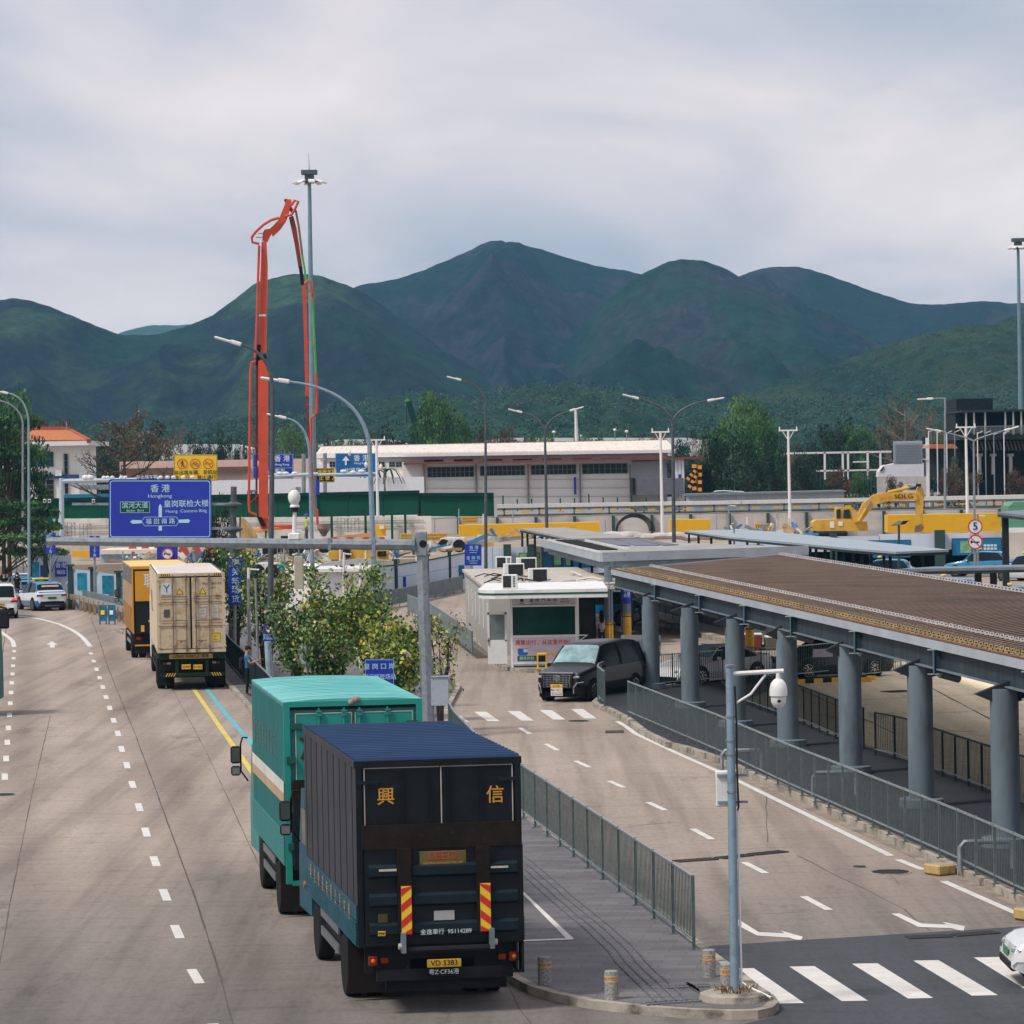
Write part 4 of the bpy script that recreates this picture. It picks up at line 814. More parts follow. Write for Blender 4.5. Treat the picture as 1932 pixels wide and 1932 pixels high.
for sd in(-1,1):
 wheel(t,sd*(W/2-.16),2.15,.48,.26,True,sd);wheel(t,sd*(W/2-.18),6.3,.48,.26,False,sd)
 b_=MB();b_.m(M('mudflap',(.02,.017,.017),.8,var=.2)).b2((sd*(W/2-.02),1.52,.12),(sd*(W/2-.62),1.55,.98));b_.build('mudflap',t)
 b_=MB();b_.m(M('side_guard_grey',(.15,.165,.17),.5,metal=.3,var=.2)).b2((sd*(W/2-.06),2.9,.52),(sd*(W/2-.03),5.4,.66));b_.b2((sd*(W/2-.06),2.9,.82),(sd*(W/2-.03),5.4,.96));b_.m(m_chas).b2((sd*(W/2-.5),3.0,.5),(sd*(W/2-.1),5.3,.95));b_.build('side_guard',t)
cab(t,W,Lb+.12,m_bt);mirror(t,-W/2-.02,Lb+.75,2.15,-1);mirror(t,W/2+.02,Lb+.75,2.15,1)
b_=MB();b_.m(m_amb).cyl((-W/2-.06,7.15,1.12),(-W/2,7.15,1.12),.05,.05,8);b_.build('side_marker',t)
YGk=63.0;th=rad(8.6);pc=loc_rear(665.5,1326,YGk);W=2.42;Lb=6.9;ZT=3.90;ZB=1.05
t=thing('box_truck','teal green box truck with cream and tan side stripe, just ahead of the black truck','truck',(pc.x,YGk,0),th)
m_gs=M('truck_teal_side',(.026,.205,.20),.5,var=.22,sc_=2.2,stretch=(1,2.2,.18),dirt=(.06,.14,.16),dirt_amt=.6,dirt_sc=1.5,dirt_lo=.5);m_gr=M('truck_teal_rear',(.022,.27,.225),.45,var=.1,sc_=1,dirt=(.02,.08,.07),dirt_amt=.8,dirt_sc=7,dirt_lo=.62);m_grf=M('truck_teal_roof',(.10,.43,.42),.55,var=.15,sc_=1.5,stretch=(.3,2,1),dirt=(.36,.52,.50),dirt_amt=.6,dirt_sc=1.5,dirt_lo=.52)
b_=MB();b_.m(m_gs).b2((-W/2,.02,ZB),(W/2,Lb,ZT-.03))
for i in range(46):y_=.1+i*.148;b_.b2((-W/2-.010,y_,1.62),(-W/2+.01,y_+.05,ZT-.08))
b_.build('cargo_box',t)
b_=MB();b_.m(m_grf).ext([(-W/2,ZT-.04),(-W/2,ZT),(-W*.3,ZT+.035),(0,ZT+.05),(W*.3,ZT+.035),(W/2,ZT),(W/2,ZT-.04)],1,-.02,Lb)
for i in range(16):y_=.35+i*.42;b_.ext([(-W/2,ZT),(-W*.3,ZT+.043),(0,ZT+.058),(W*.3,ZT+.043),(W/2,ZT)],1,y_,y_+.10)
b_.build('roof',t)
b_=MB();b_.m(M('cream_stripe',(.62,.60,.55),.6,var=.1,dirt=(.3,.3,.28),dirt_amt=.5,dirt_sc=4)).b2((-W/2-.016,.03,2.32),(-W/2-.012,Lb,2.52));b_.m(M('tan_stripe',(.42,.30,.18),.6,var=.1)).b2((-W/2-.016,.03,2.14),(-W/2-.012,Lb,2.315));b_.build('side_stripe',t)
b_=MB();b_.m(m_gs)
for i in range(13):z_=1.07+i*.045;b_.b2((-W/2-.03,.03,z_),(-W/2-.002,Lb,z_+.026))
b_.build('side_band',t)
for i,ch in enumerate('源昌貨運有限公司'):text(ch,.52,M('faded_red_paint',(.16,.12,.11),.7,var=.4,sc_=5),t,(-W/2-.018,6.1-i*.62,2.98),LS,sx=.55,off=.003,name='side_lettering')
b_=MB();b_.m(m_gr).b2((-W/2,-.03,ZB-.3),(-W/2+.11,.04,ZT));b_.b2((W/2-.11,-.03,ZB-.3),(W/2,.04,ZT));b_.b2((-W/2+.11,-.03,ZT-.09),(W/2-.11,.04,ZT));b_.m(m_chas).b2((-W/2+.11,-.01,ZT-.14),(W/2-.11,.04,ZT-.09));b_.m(m_gr).b2((-W/2+.11,-.03,.72),(W/2-.11,.04,.80));b_.build('rear_frame',t)
for k in(0,1):
 xa,xb=((-W/2+.20),-.02)if k==0 else(.03,W/2-.16)
 b_=MB();b_.m(m_gr).b2((xa,-.005,2.55),(xb,.03,ZT-.2));o_=b_.build('door',t)
 g_=MB();g_.m(m_gask).b2((xa,-.012,2.55),(xa+.016,-.002,ZT-.2));g_.b2((xa,-.012,ZT-.216),(xb,-.002,ZT-.2));g_.b2((xb-.014,-.012,2.55),(xb,-.002,ZT-.2));g_.build('gasket',o_)
 h_=MB();h_.m(m_gr)
 for q in((.42,.86)if k==0 else(.08,.56)):
  xx=lerp(xa,xb,q);h_.cyl((xx,-.035,2.6),(xx,-.035,ZT-.12),.018,n=6)
  for z_ in(ZT-.17,ZT-.24):h_.box((xx,-.04,z_),(.10,.04,.03))
 h_.m(M('hinge_dark_green',(.02,.10,.09),.6)).box((xa+.02 if k==0 else xb-.02,-.04,ZT-.42),(.20,.05,.1));h_.build('lock_bar',o_)
text('源',.62,M('dark_red_paint',(.08,.035,.03),.6),t,(-W/2+.55,-.02,3.12),off=.016,name='character');text('昌',.62,MATS['dark_red_paint'],t,(W/2-.42,-.02,3.10),off=.016,name='character')
b_=MB();b_.m(m_brn).b2((-W/2+.14,-.10,2.2),(W/2-.14,-.03,2.55));b_.m(m_chas).b2((-W/2+.14,-.09,1.0),(W/2-.14,-.03,2.2))
for z_ in(1.35,1.75):b_.m(MATS['lift_rib']).b2((-W/2+.2,-.13,z_),(W/2-.2,-.09,z_+.12))
b_.build('tail_lift',t)
b_=MB();b_.m(m_gr)
for z_ in(2.9,2.05,1.4):b_.m(MATS['hinge_dark_green']).box((-W/2+.12,-.05,z_),(.16,.05,.12))
b_.build('hinge',t)
b_=MB();b_.m(M('old_cloth',(.32,.27,.22),.9,var=.4,sc_=15,bump=.5,bs=10)).sph((.05,-.03,ZT+.02),.075,8,(1.1,.7,.8));b_.sph((-.04,-.04,ZT-.03),.05,8);b_.build('rope_knot',t)
b_=MB();b_.m(m_chas).b2((-.42,.2,.62),(.42,Lb,1.04));b_.b2((-W/2+.3,.05,.6),(W/2-.2,.12,1.04));b_.build('chassis',t)
platebox(t,-.45,.66,-.0,.40,.12,m_chas,'粤Z·ET81港',M('plate_dull',(.3,.3,.3),.6),fs=.07)
b_=MB();b_.m(m_tail).box((-.78,.0,.92),(.16,.08,.12));b_.m(m_amb).box((-.55,.0,.92),(.1,.07,.1));b_.build('tail_light',t)
for sd in(-1,1):
 wheel(t,sd*(W/2-.16),2.0,.48,.26,True,sd);wheel(t,sd*(W/2-.18),6.0,.48,.26,False,sd)
 b_=MB();b_.m(MATS['mudflap']).b2((sd*(W/2-.02),1.40,.10),(sd*(W/2-.62),1.43,1.0));b_.build('mudflap',t)
 b_=MB();b_.m(MATS['side_guard_grey']).b2((sd*(W/2-.06),2.7,.50),(sd*(W/2-.03),5.2,.64));b_.b2((sd*(W/2-.06),2.7,.80),(sd*(W/2-.03),5.2,.94));b_.m(m_chas).b2((sd*(W/2-.5),2.8,.5),(sd*(W/2-.1),5.1,.95));b_.build('side_guard',t)
cab(t,W,Lb+.12,m_gs);mirror(t,-W/2-.03,Lb+.9,2.30,-1);mirror(t,W/2+.02,Lb+.9,2.3,1)
YC=130.0;th=rad(6.7);pc=loc_rear(359,1081,YC);W=2.44;Lb=13.7;ZT=4.20;ZB=1.36
t=thing('container_lorry','container lorry with rusty cream container doors and LONG VEHICLE board','truck',(pc.x,YC,0),th)
m_cs=M('container_cream',(.56,.47,.34),.6,var=.12,sc_=1,stretch=(1,1,.4),dirt=(.30,.17,.09),dirt_amt=.75,dirt_sc=1.6,dirt_lo=.54);m_cr=M('container_roof',(.74,.69,.64),.7,var=.08,dirt=(.45,.38,.32),dirt_amt=.5,dirt_sc=1);m_cd=M('container_door',(.54,.44,.30),.6,var=.18,sc_=2.5,dirt=(.30,.13,.05),dirt_amt=.85,dirt_sc=2.6,dirt_lo=.52);m_csh=M('container_steel',(.17,.13,.10),.6,var=.4,sc_=6);m_seal=M('door_seal',(.02,.018,.016),.8)
b_=MB();b_.m(m_cs);nseg=48;prof=[]
for i in range(nseg):
 y_=.15+i*(Lb-.3)/nseg;k=(Lb-.3)/nseg;prof+=[(-W/2+.035,y_),(-W/2+.035,y_+k*.3),(-W/2+.0,y_+k*.5),(-W/2+.0,y_+k*.8)]
prof2=[(-x,y)for x,y in prof][::-1];b_.prism([(-W/2+.04,.02)]+prof+[(-W/2+.04,Lb),(W/2-.04,Lb)]+prof2+[(W/2-.04,.02)],ZB+.1,ZT-.08)
b_.b2((-W/2,.0,ZT-.12),(-W/2+.06,Lb,ZT-.02));b_.b2((W/2-.06,0,ZT-.12),(W/2,Lb,ZT-.02));b_.b2((-W/2,0,ZB),(-W/2+.08,Lb,ZB+.14));b_.b2((W/2-.08,0,ZB),(W/2,Lb,ZB+.14));cb_=b_.build('container',t)
b_=MB();b_.m(m_cr).b2((-W/2+.02,.02,ZT-.08),(W/2-.02,Lb-.02,ZT-.02))
for i in range(1,40):b_.b2((-W/2+.15,i*Lb/40,ZT-.02),(W/2-.15,i*Lb/40+.12,ZT-.008))
b_.build('container_roof',cb_)
def X2(cx):return(cx-935)/375
def Z2(cy):return 4.20-(cy-285)/375
b_=MB();b_.m(m_cs).b2((-W/2,-.05,ZB),(-W/2+.10,.02,ZT));b_.b2((W/2-.10,-.05,ZB),(W/2,.02,ZT));b_.b2((-W/2+.1,-.05,ZT-.11),(W/2-.1,.02,ZT));b_.b2((-W/2+.1,-.05,ZB),(W/2-.1,.02,ZB+.12));b_.m(m_seal).b2((-W/2+.1,-.01,ZB+.12),(W/2-.1,.015,ZT-.11));b_.build('corner_frame',cb_)
b_=MB();b_.m(m_seal).b2((X2(540),-.056,ZT-.09),(X2(660),-.051,ZT-.02));b_.b2((X2(1250),-.056,ZT-.09),(X2(1340),-.051,ZT-.02));b_.m(m_syel)
for k in range(4):x0=X2(550+k*28);b_.sheet([(x0,-.058,ZT-.088),(x0+.03,-.058,ZT-.088),(x0+.06,-.058,ZT-.022),(x0+.03,-.058,ZT-.022)])
for k in range(3):x0=X2(1258+k*28);b_.sheet([(x0,-.058,ZT-.088),(x0+.03,-.058,ZT-.088),(x0+.06,-.058,ZT-.022),(x0+.03,-.058,ZT-.022)])
b_.build('hazard_stripes',cb_)
for k in(0,1):
 xa,xb=(X2(505),X2(922))if k==0 else(X2(947),X2(1382));b_=MB();b_.m(m_cd).b2((xa,-.035,Z2(1295)),(xb,-.005,Z2(345)))
 for(ya,yb)in((595,632),(675,705),(920,955),(995,1020)):
  b_.m(m_cd).ext([(-.03,Z2(yb)),(-.05,Z2(yb)+.02),(-.05,Z2(ya)-.02),(-.03,Z2(ya))],0,xa+.09,xb-.09)
 b_.m(m_seal)
 for yy in(598,676,920,998):b_.b2((xa+.09,-.056,Z2(yy)-.008),(xb-.09,-.048,Z2(yy)+.008))
 o_=b_.build('door',cb_)
 h_=MB();h_.m(m_csh)
 for cx in((695,872)if k==0 else(1000,1180)):
  h_.cyl((X2(cx),-.085,Z2(1330)),(X2(cx),-.085,Z2(315)),.019,n=6)
  for yy in(325,372,660,985,1270,1325):h_.box((X2(cx),-.08,Z2(yy)),(.075,.05,.06))
 for cx in((805,)if k==0 else(1075,)):h_.box((X2(cx),-.10,Z2(1190)),(.34,.03,.03));h_.box((X2(cx)-.02,-.11,Z2(1200)),(.06,.03,.08))
 h_.build('lock_rod',o_)
 h_=MB();h_.m(m_cs)
 for yy in(370,672,975,1270):h_.box((xa+.0 if k==0 else xb,-.06,Z2(yy)),(.10,.05,.05))
 h_.build('hinge',o_)
o_=platebox(t,X2(613),Z2(495),-.042,.36,.40,M('label_white_blue',(.55,.60,.62),.5),None,None,'logo_panel');text('Y',.40,M('logo_blue',(.02,.16,.34),.5),o_,(X2(613),-.0515,Z2(495)),off=.014)
b_=MB();b_.m(m_sblk)
for cx in(789,1095):b_.add([(X2(cx-48),-.0405,Z2(570)),(X2(cx+48),-.0405,Z2(570)),(X2(cx),-.0405,Z2(478))],[(0,1,2)])
b_.m(m_plate)
for cx in(789,1095):b_.add([(X2(cx-38),-.0425,Z2(564)),(X2(cx+38),-.0425,Z2(564)),(X2(cx),-.0425,Z2(491))],[(0,1,2)])
b_.build('warning_triangles',t,fixn=False)
text('YMLU',.11,m_sblk,t,(X2(1124),-.042,Z2(432)),sx=.75,off=.003,name='container_number');text('954116 5',.11,m_sblk,t,(X2(1280),-.042,Z2(432)),sx=.85,off=.003,name='container_number');text('L5G1',.11,m_sblk,t,(X2(1235),-.042,Z2(488)),sx=.8,off=.003,name='container_number')
platebox(t,X2(612),Z2(820),-.042,.21,.28,M('data_plate',(.10,.10,.09),.5,metal=.3),None,None,'data_plate')
o_=platebox(t,X2(1095),Z2(812),-.042,.25,.46,M('label_white_old',(.50,.48,.44),.6,dirt=(.3,.2,.12),dirt_amt=.7,dirt_sc=8),None,None,'weight_label')
for k,tx in enumerate(('MAX GROSS','TARE WT','CAP WT','CU CAP')):text(tx,.055,m_sblk,o_,(X2(1090),-.0515,Z2(750+k*44)),sx=.8,off=.002)
o_=platebox(t,X2(1250),Z2(812),-.042,.28,.46,MATS['label_white_old'],None,None,'weight_label')
for k,tx in enumerate(('30480 KG','67200 LB','4850 KG','10690 LB','25630 KG','56500 LB','86.0 CU M')):text(tx,.042,m_sblk,o_,(X2(1250),-.0515,Z2(742+k*25)),sx=.8,off=.001)
o_=platebox(t,X2(1257),Z2(1143),-.042,.32,.33,M('label_yellow',(.68,.50,.05),.6,var=.15,dirt=(.4,.3,.15),dirt_amt=.6,dirt_sc=12),None,None,'caution_label')
for k,tx in enumerate(('CAUTION','9\'6"','HIGH')):text(tx,.085,m_sblk,o_,(X2(1257),-.0515,Z2(1102+k*41)),sx=.8,off=.003)
for i,ch in enumerate('YML'):text(ch,1.15,M('faded_maroon',(.24,.06,.04),.7,var=.3,dirt=(.4,.3,.2),dirt_amt=.6,dirt_sc=5),t,(-W/2-.004,10.2-i*1.2,2.9),LS,sx=.9,off=.02,name='side_lettering')
m_cgr=M('chassis_green',(.012,.028,.016),.6,var=.3)
b_=MB();b_.m(m_cgr).b2((-.5,.1,1.05),(.5,Lb,1.34));b_.b2((-W/2+.05,.02,1.12),(W/2-.05,.3,1.36));b_.m(m_chas).b2((-1.15,.15,.70),(1.15,.4,1.1));b_.m(m_cgr).b2((-1.15,-.02,.50),(1.15,.1,.64));b_.b2((-.6,.0,.64),(-.48,.08,1.1));b_.b2((.48,.0,.64),(.6,.08,1.1));b_.m(m_chas).b2((-1.0,.3,.45),(1.0,3.5,1.05));b_.build('trailer_chassis',t)
o_=platebox(t,X2(925),1.22,-.02,1.56,.17,M('board_dull_yellow',(.22,.15,.04),.6,var=.2),None,None,'long_vehicle_board');text('LONG VEHICLE  長車',.135,m_sblk,o_,(X2(925),-.0295,1.22),off=.006)
platebox(t,X2(857),Z2(1523)-.05,-.03,.32,.17,m_plate,'22407',m_sblk,fs=.11,off=.006);platebox(t,X2(1013),Z2(1528)-.05,-.03,.32,.17,m_plate,'RY1852',m_sblk,fs=.09,off=.006)
b_=MB();b_.m(m_plate)
for xx,d in((-.95,1),(.75,-1)):
 for k in range(4):x0=xx+k*.09;b_.sheet([(x0,-.027,.51),(x0+.035,-.027,.51),(x0+.035+.07*d,-.027,.63),(x0+.07*d,-.027,.63)])
b_.build('bumper_stripes',t,fixn=False)
b_=MB();b_.m(m_tail).box((X2(570),.1,.98),(.08,.06,.08));b_.m(M('lamp_pink',(.30,.20,.20),.4)).box((X2(625),.1,.98),(.14,.06,.07));b_.box((X2(1235),.1,.98),(.14,.06,.07));b_.m(m_tail).box((X2(1290),.1,.98),(.08,.06,.08));b_.build('tail_light',t)
for sd in(-1,1):
 for y_ in(1.6,2.95,4.3):wheel(t,sd*(W/2-.15),y_,.52,.27,True,sd)
 b_=MB();b_.m(m_chas).b2((sd*(W/2-.0),.95,.15),(sd*(W/2-.6),.98,1.1));b_.m(m_cgr).b2((sd*(W/2-.0),.95,1.1),(sd*(W/2-.6),5.0,1.14));b_.build('mudguard',t)
 b_=MB();b_.m(m_cgr).b2((sd*(W/2-.05),5.6,.55),(sd*(W/2-.02),10.5,.68));b_.b2((sd*(W/2-.05),5.6,.85),(sd*(W/2-.02),10.5,.98));b_.build('side_guard',t)
 wheel(t,sd*(W/2-.15),13.0,.52,.27,True,sd)
b_=MB();b_.m(m_wht).ext([(Lb+.1,.5),(Lb+.1,2.9),(Lb+1.8,2.9),(Lb+2.1,1.8),(Lb+2.2,.5)],0,-1.2,1.2);b_.build('cab',t);wheel(t,-1.05,Lb+1.2,.5,.28,False,-1);wheel(t,1.05,Lb+1.2,.5,.28,False,1)
YY=151.0;th=rad(8.2);pl=P(247.5,1066.8,YY);W=2.42;Lb=9.3;ZT=3.9;ZB=1.15;cx_=pl.x+W/2*math.cos(th);cy_=YY+W/2*math.sin(th)
t=thing('box_truck','yellow box truck half hidden left of the container lorry','truck',(cx_,cy_,0),th)
m_yr=M('truck_yellow',(.66,.30,.022),.45,var=.06,sc_=1);m_yf=M('truck_yellow_roof',(.74,.52,.16),.6,var=.08);m_ysd=M('truck_tan_side',(.46,.27,.12),.35,var=.25,sc_=1.2,stretch=(1,.6,2),metal=.2)
b_=MB();b_.m(m_ysd).b2((-W/2,.02,ZB),(W/2,Lb,ZT-.04));b_.m(M('truck_grey_panel',(.10,.11,.13),.5,var=.4,sc_=8)).b2((-W/2-.01,.05,3.15),(-W/2-.002,Lb,ZT-.08));b_.m(m_ysd)
for i in range(40):y_=.1+i*.23;b_.b2((-W/2-.012,y_,ZB),(-W/2+.01,y_+.05,2.2))
b_.build('cargo_box',t)
b_=MB();b_.m(m_yf).b2((-W/2,-.02,ZT-.04),(W/2,Lb,ZT+.01));b_.build('roof',t)
b_=MB();b_.m(m_yr).b2((-W/2,-.03,ZB-.05),(-W/2+.07,.02,ZT-.05));b_.b2((W/2-.07,-.03,ZB-.05),(W/2,.02,ZT-.05));b_.b2((-W/2+.07,-.03,ZT-.12),(W/2-.07,.02,ZT-.05));b_.m(m_sblk).b2((-W/2+.07,-.01,1.0),(W/2-.07,.0,ZT-.12));b_.build('rear_frame',t)
b_=MB();b_.m(m_yr).b2((-W/2+.14,-.025,2.45),(-.03,-.012,ZT-.2));b_.build('door',t);b_=MB();b_.m(m_yr).b2((.03,-.025,2.45),(W/2-.14,-.012,ZT-.2));b_.build('door',t)
text('聯',.62,m_swht,t,(-.42,-.032,3.25),off=.01,name='character');text('發',.62,m_swht,t,(.45,-.032,3.25),off=.01,name='character')
b_=MB();b_.m(m_chas).b2((-W/2+.14,-.10,1.1),(W/2-.14,-.02,2.42));b_.m(m_gask)
for k in range(4):b_.sheet([(-.42,-.104,1.95-k*.12),(-.24,-.104,2.0-k*.12),(-.24,-.104,2.05-k*.12),(-.42,-.104,2.0-k*.12)])
b_.m(m_plate).b2((-.55,-.12,1.58),(-.35,-.10,1.66));b_.b2((-.86,-.12,1.18),(-.72,-.10,1.45));b_.build('tail_lift',t)
b_=MB();b_.m(m_chas).b2((-.45,.2,.6),(.45,Lb,1.14));b_.b2((-W/2+.1,.05,.3),(W/2-.1,.1,1.1));b_.m(m_yr).b2((-W/2+.1,-.02,.58),(-.2,.04,.64));b_.build('chassis',t)
b_=MB();b_.m(m_tail).box((-.95,.02,.9),(.2,.08,.14));b_.box((.95,.02,.9),(.2,.08,.14));b_.build('tail_light',t)
for sd in(-1,1):
 wheel(t,sd*(W/2-.16),2.2,.5,.27,True,sd);wheel(t,sd*(W/2-.16),8.2,.5,.27,False,sd);b_=MB();b_.m(m_galv).b2((sd*(W/2-.05),3.2,.55),(sd*(W/2-.02),6.6,.68));b_.b2((sd*(W/2-.05),3.2,.88),(sd*(W/2-.02),6.6,1.0));b_.m(m_chas).b2((sd*(W/2-.4),3.2,.5),(sd*(W/2-.1),6.6,1.05));b_.build('side_guard',t)
cab(t,W,Lb+.1,m_yr,2.7);mirror(t,-W/2-.02,Lb+1.2,2.35,-1);mirror(t,W/2+.02,Lb+1.2,2.35,1)
# ------------------------------------------------------------ cars
def interp(xs,ys,x):
 return float(np.interp(x,xs,ys))
def smooth_prof(pts,n=8):
 xs=[p[0]for p in pts];ys=[p[1]for p in pts];X=[];Y=[]
 for i in range(len(pts)-1):
  p0=ys[max(0,i-1)];p1=ys[i];p2=ys[i+1];p3=ys[min(len(pts)-1,i+2)]
  for k in range(n):
   t=k/n;X.append(lerp(xs[i],xs[i+1],t));v=.5*((2*p1)+(-p0+p2)*t+(2*p0-5*p1+4*p2-p3)*t*t+(-p0+3*p1-3*p2+p3)*t**3)
   lo,hi=min(p1,p2),max(p1,p2);Y.append(max(lo-.01,min(hi+.01,v)))
 X.append(xs[-1]);Y.append(ys[-1]);return X,Y
KINDS={'suv':dict(L=4.4,W=1.84,H=1.66,top=[(0,.45),(.015,.70),(.05,.86),(.26,1.02),(.30,1.08),(.42,1.53),(.52,1.64),(.72,1.63),(.86,1.55),(.945,1.10),(.985,.98),(1,.55)],belt=[(0,.45),(.015,.66),(.05,.80),(.26,.95),(.5,.99),(.8,1.04),(.94,1.03),(.985,.95),(1,.55)],gl=(.315,.915),ws=(.31,.45),rw=(.86,.94),wx=(.195,.80),r=.345),'mpv':dict(L=4.95,W=1.85,H=1.93,top=[(0,.50),(.012,.80),(.03,.98),(.17,1.12),(.22,1.20),(.35,1.78),(.45,1.91),(.75,1.92),(.90,1.86),(.965,1.70),(.985,1.15),(1,.60)],belt=[(0,.50),(.012,.76),(.03,.92),(.17,1.05),(.4,1.08),(.8,1.12),(.95,1.12),(.985,1.0),(1,.60)],gl=(.235,.93),ws=(.225,.38),rw=(.94,.98),wx=(.185,.79),r=.345),'sedan':dict(L=4.85,W=1.84,H=1.45,top=[(0,.40),(.015,.62),(.05,.72),(.24,.92),(.29,.97),(.42,1.34),(.52,1.43),(.64,1.41),(.84,1.08),(.90,1.03),(.985,.98),(1,.55)],belt=[(0,.40),(.015,.58),(.05,.68),(.24,.86),(.5,.91),(.8,.95),(.9,.97),(.985,.92),(1,.55)],gl=(.305,.80),ws=(.30,.44),rw=(.66,.83),wx=(.195,.79),r=.34)}
def car(name,label,kind,loc,rz,body,lower=None,cat='car',group=None,roofcol=None,glass=None,front=True,grille=False,mirr=True,bumper=None,rims=None,screen=None):
 k=KINDS[kind];L_,W_,H_=k['L'],k['W'],k['H'];tX,tY=smooth_prof(k['top']);bX,bY=smooth_prof(k['belt']);glass=glass or m_glass
 t=thing(name,label,cat,loc,rz,group)
 st=sorted(set([0,.006,.015,.03,.05,.08,.12,.17,.21,.24,.28,.31,.33,.36,.40,.44,.48,.54,.60,.66,.72,.76,.80,.84,.87,.90,.93,.95,.97,.985,.994,1]))
 rowsv=[];lower_z=.22
 for u in st:
  top=interp(tX,tY,u);bel=min(interp(bX,bY,u),top-.02);hb=W_/2*interp([0,.02,.06,.15,.5,.9,.96,.99,1],[.70,.84,.93,.985,1,.985,.95,.88,.78],u)
  g=max(0.,(top-bel)/(H_-1.0));hr=lerp(hb*.90,W_/2*.74,min(1,g*1.2))
  zl=interp([0,.05,.95,1],[.30,.2,.22,.34],u);y=L_/2-u*L_
  zc_=lerp(zl,bel,.45)
  sec=[(hb*.90,zl),(hb*.985,zl+.17),(hb,zc_),(hb*.985,lerp(zc_,bel,.7)),(hb*.955,bel),(lerp(hb*.955,hr,.55),lerp(bel,top,.5)),(hr,top-min(.07,(top-bel)*.25)),(hr*.86,top-.012),(hr*.45,top+.004*0),(0,top+.0)]
  rowsv.append([(x,y,z)for x,z in sec])
 n=len(rowsv[0]);V=[]
 for r_ in rowsv:V+=r_+[(-x,y,z)for x,y,z in r_[-2::-1]]
 m_=2*n-1;body_f=[];glass_f=[];ws_f=[];low_f=[];roof_f=[]
 for i in range(len(st)-1):
  um=(st[i]+st[i+1])/2
  for j in range(m_-1):
   f=(i*m_+j,i*m_+j+1,(i+1)*m_+j+1,(i+1)*m_+j);jj=j if j<n-1 else m_-2-j
   isg=False
   if jj in(4,5)and k['gl'][0]+.02<um<k['gl'][1]:isg=True
   if jj>=6 and(k['ws'][0]<um<k['ws'][1]or k['rw'][0]<um<k['rw'][1]):isg=True
   if jj in(4,5)and kind!='sedan' and abs(um-.62)<.0:isg=False
   if isg and jj>=6 and um<k['ws'][1]:ws_f.append(f)
   elif isg:glass_f.append(f)
   elif jj>=6 and k['ws'][1]<=um<=k['rw'][0]:roof_f.append(f)
   elif jj<=1 or(jj==2 and False):low_f.append(f)
   elif jj in(2,3)and roofcol is not None and False:low_f.append(f)
   else:body_f.append(f)
 V=[tuple(v)for v in V]
 def sub(fs,nm,mat,par):
  if not fs:return None
  ids=sorted(set(i for f in fs for i in f));mp={a:b for b,a in enumerate(ids)}
  b_=MB();b_.m(mat);b_.add([V[i]for i in ids],[tuple(mp[i]for i in f)for f in fs]);o_=b_.build(nm,par,fixn=False,smooth=True);return o_
 bo_=sub(body_f,'body',body,t);sub(low_f,'sill',lower or body,t);sub(roof_f,'roof',roofcol or body,t);sub(glass_f,'windows',glass,t);sub(ws_f,'windscreen',screen or glass,t)
 b_=MB();b_.m(m_chas).b2((-W_*.42,-L_*.46,.16),(W_*.42,L_*.46,.35));b_.build('underbody',t)
 b_=MB();b_.m(roofcol or body)
 for u0,u1 in(((k['ws'][0]+.0),(k['ws'][1]-.02)),(k['rw'][1]+.0,k['rw'][0]-.02)):
  for sd in(-1,1):
   a=[q for q in(interp(tX,tY,u0),interp(tX,tY,u1))];ba=interp(bX,bY,u0)
   pa=(sd*W_/2*.90,L_/2-u0*L_,ba+.01);pb_=(sd*W_/2*.745,L_/2-u1*L_,a[1]-.05);b_.tube([pa,((pa[0]+pb_[0])/2*1.012,(pa[1]+pb_[1])/2,(pa[2]+pb_[2])/2+.02),pb_],.035,6)
 for u0 in(.60,):
  for sd in(-1,1):b_.m(m_blk).tube([(sd*W_/2*.955,L_/2-u0*L_,interp(bX,bY,u0)),(sd*W_/2*.87,L_/2-u0*L_,lerp(interp(bX,bY,u0),interp(tX,tY,u0),.5)),(sd*W_/2*.755,L_/2-u0*L_,interp(tX,tY,u0)-.06)],.03,5)
 b_.build('pillars',t,smooth=True)
 for u0 in k['wx']:
  for sd in(-1,1):
   y=L_/2-u0*L_;r=k['r'];b_=MB();b_.m(m_chas).cyl((sd*(W_/2-.20),y,r+.02),(sd*(W_/2+.004),y,r+.02),r+.065,r+.065,26);b_.build('wheel_arch',t)
   b_=MB();b_.m(m_tyre).lathe((sd*(W_/2-.09),y,r),[(r*.7,-.105),(r*.95,-.11),(r,-.08),(r,.08),(r*.95,.11),(r*.7,.105)],26,R=Matrix.Rotation(math.pi/2,3,'Y'));w_=b_.build('wheel',t,smooth=True)
   b_=MB();b_.m(rims or m_chrome)
   for q in range(10):a=q*math.pi/5;b_.bar((sd*(W_/2+.012),y+math.cos(a)*.04,r+math.sin(a)*.04),(sd*(W_/2+.012),y+math.cos(a)*r*.68,r+math.sin(a)*r*.68),.035,.02)
   b_.lathe((sd*(W_/2+.0),y,r),[(r*.72,0),(r*.72,.014),(r*.64,.016),(r*.64,0)],22,R=Matrix.Rotation(math.pi/2*sd,3,'Y'));b_.m(m_blk).cyl((sd*(W_/2-.03),y,r),(sd*(W_/2+.004),y,r),r*.64,r*.64,20);b_.build('rim',w_)
 if mirr:
  for sd in(-1,1):
   y=L_/2-(k['ws'][0]+.06)*L_;z=interp(bX,bY,.35)+.08;b_=MB();b_.m(body).box((sd*(W_/2+.09),y,z),(.2,.11,.13),bev=.035);b_.m(m_blk).box((sd*(W_/2-.0),y,z-.06),(.12,.05,.04));b_.build('wing_mirror',t)
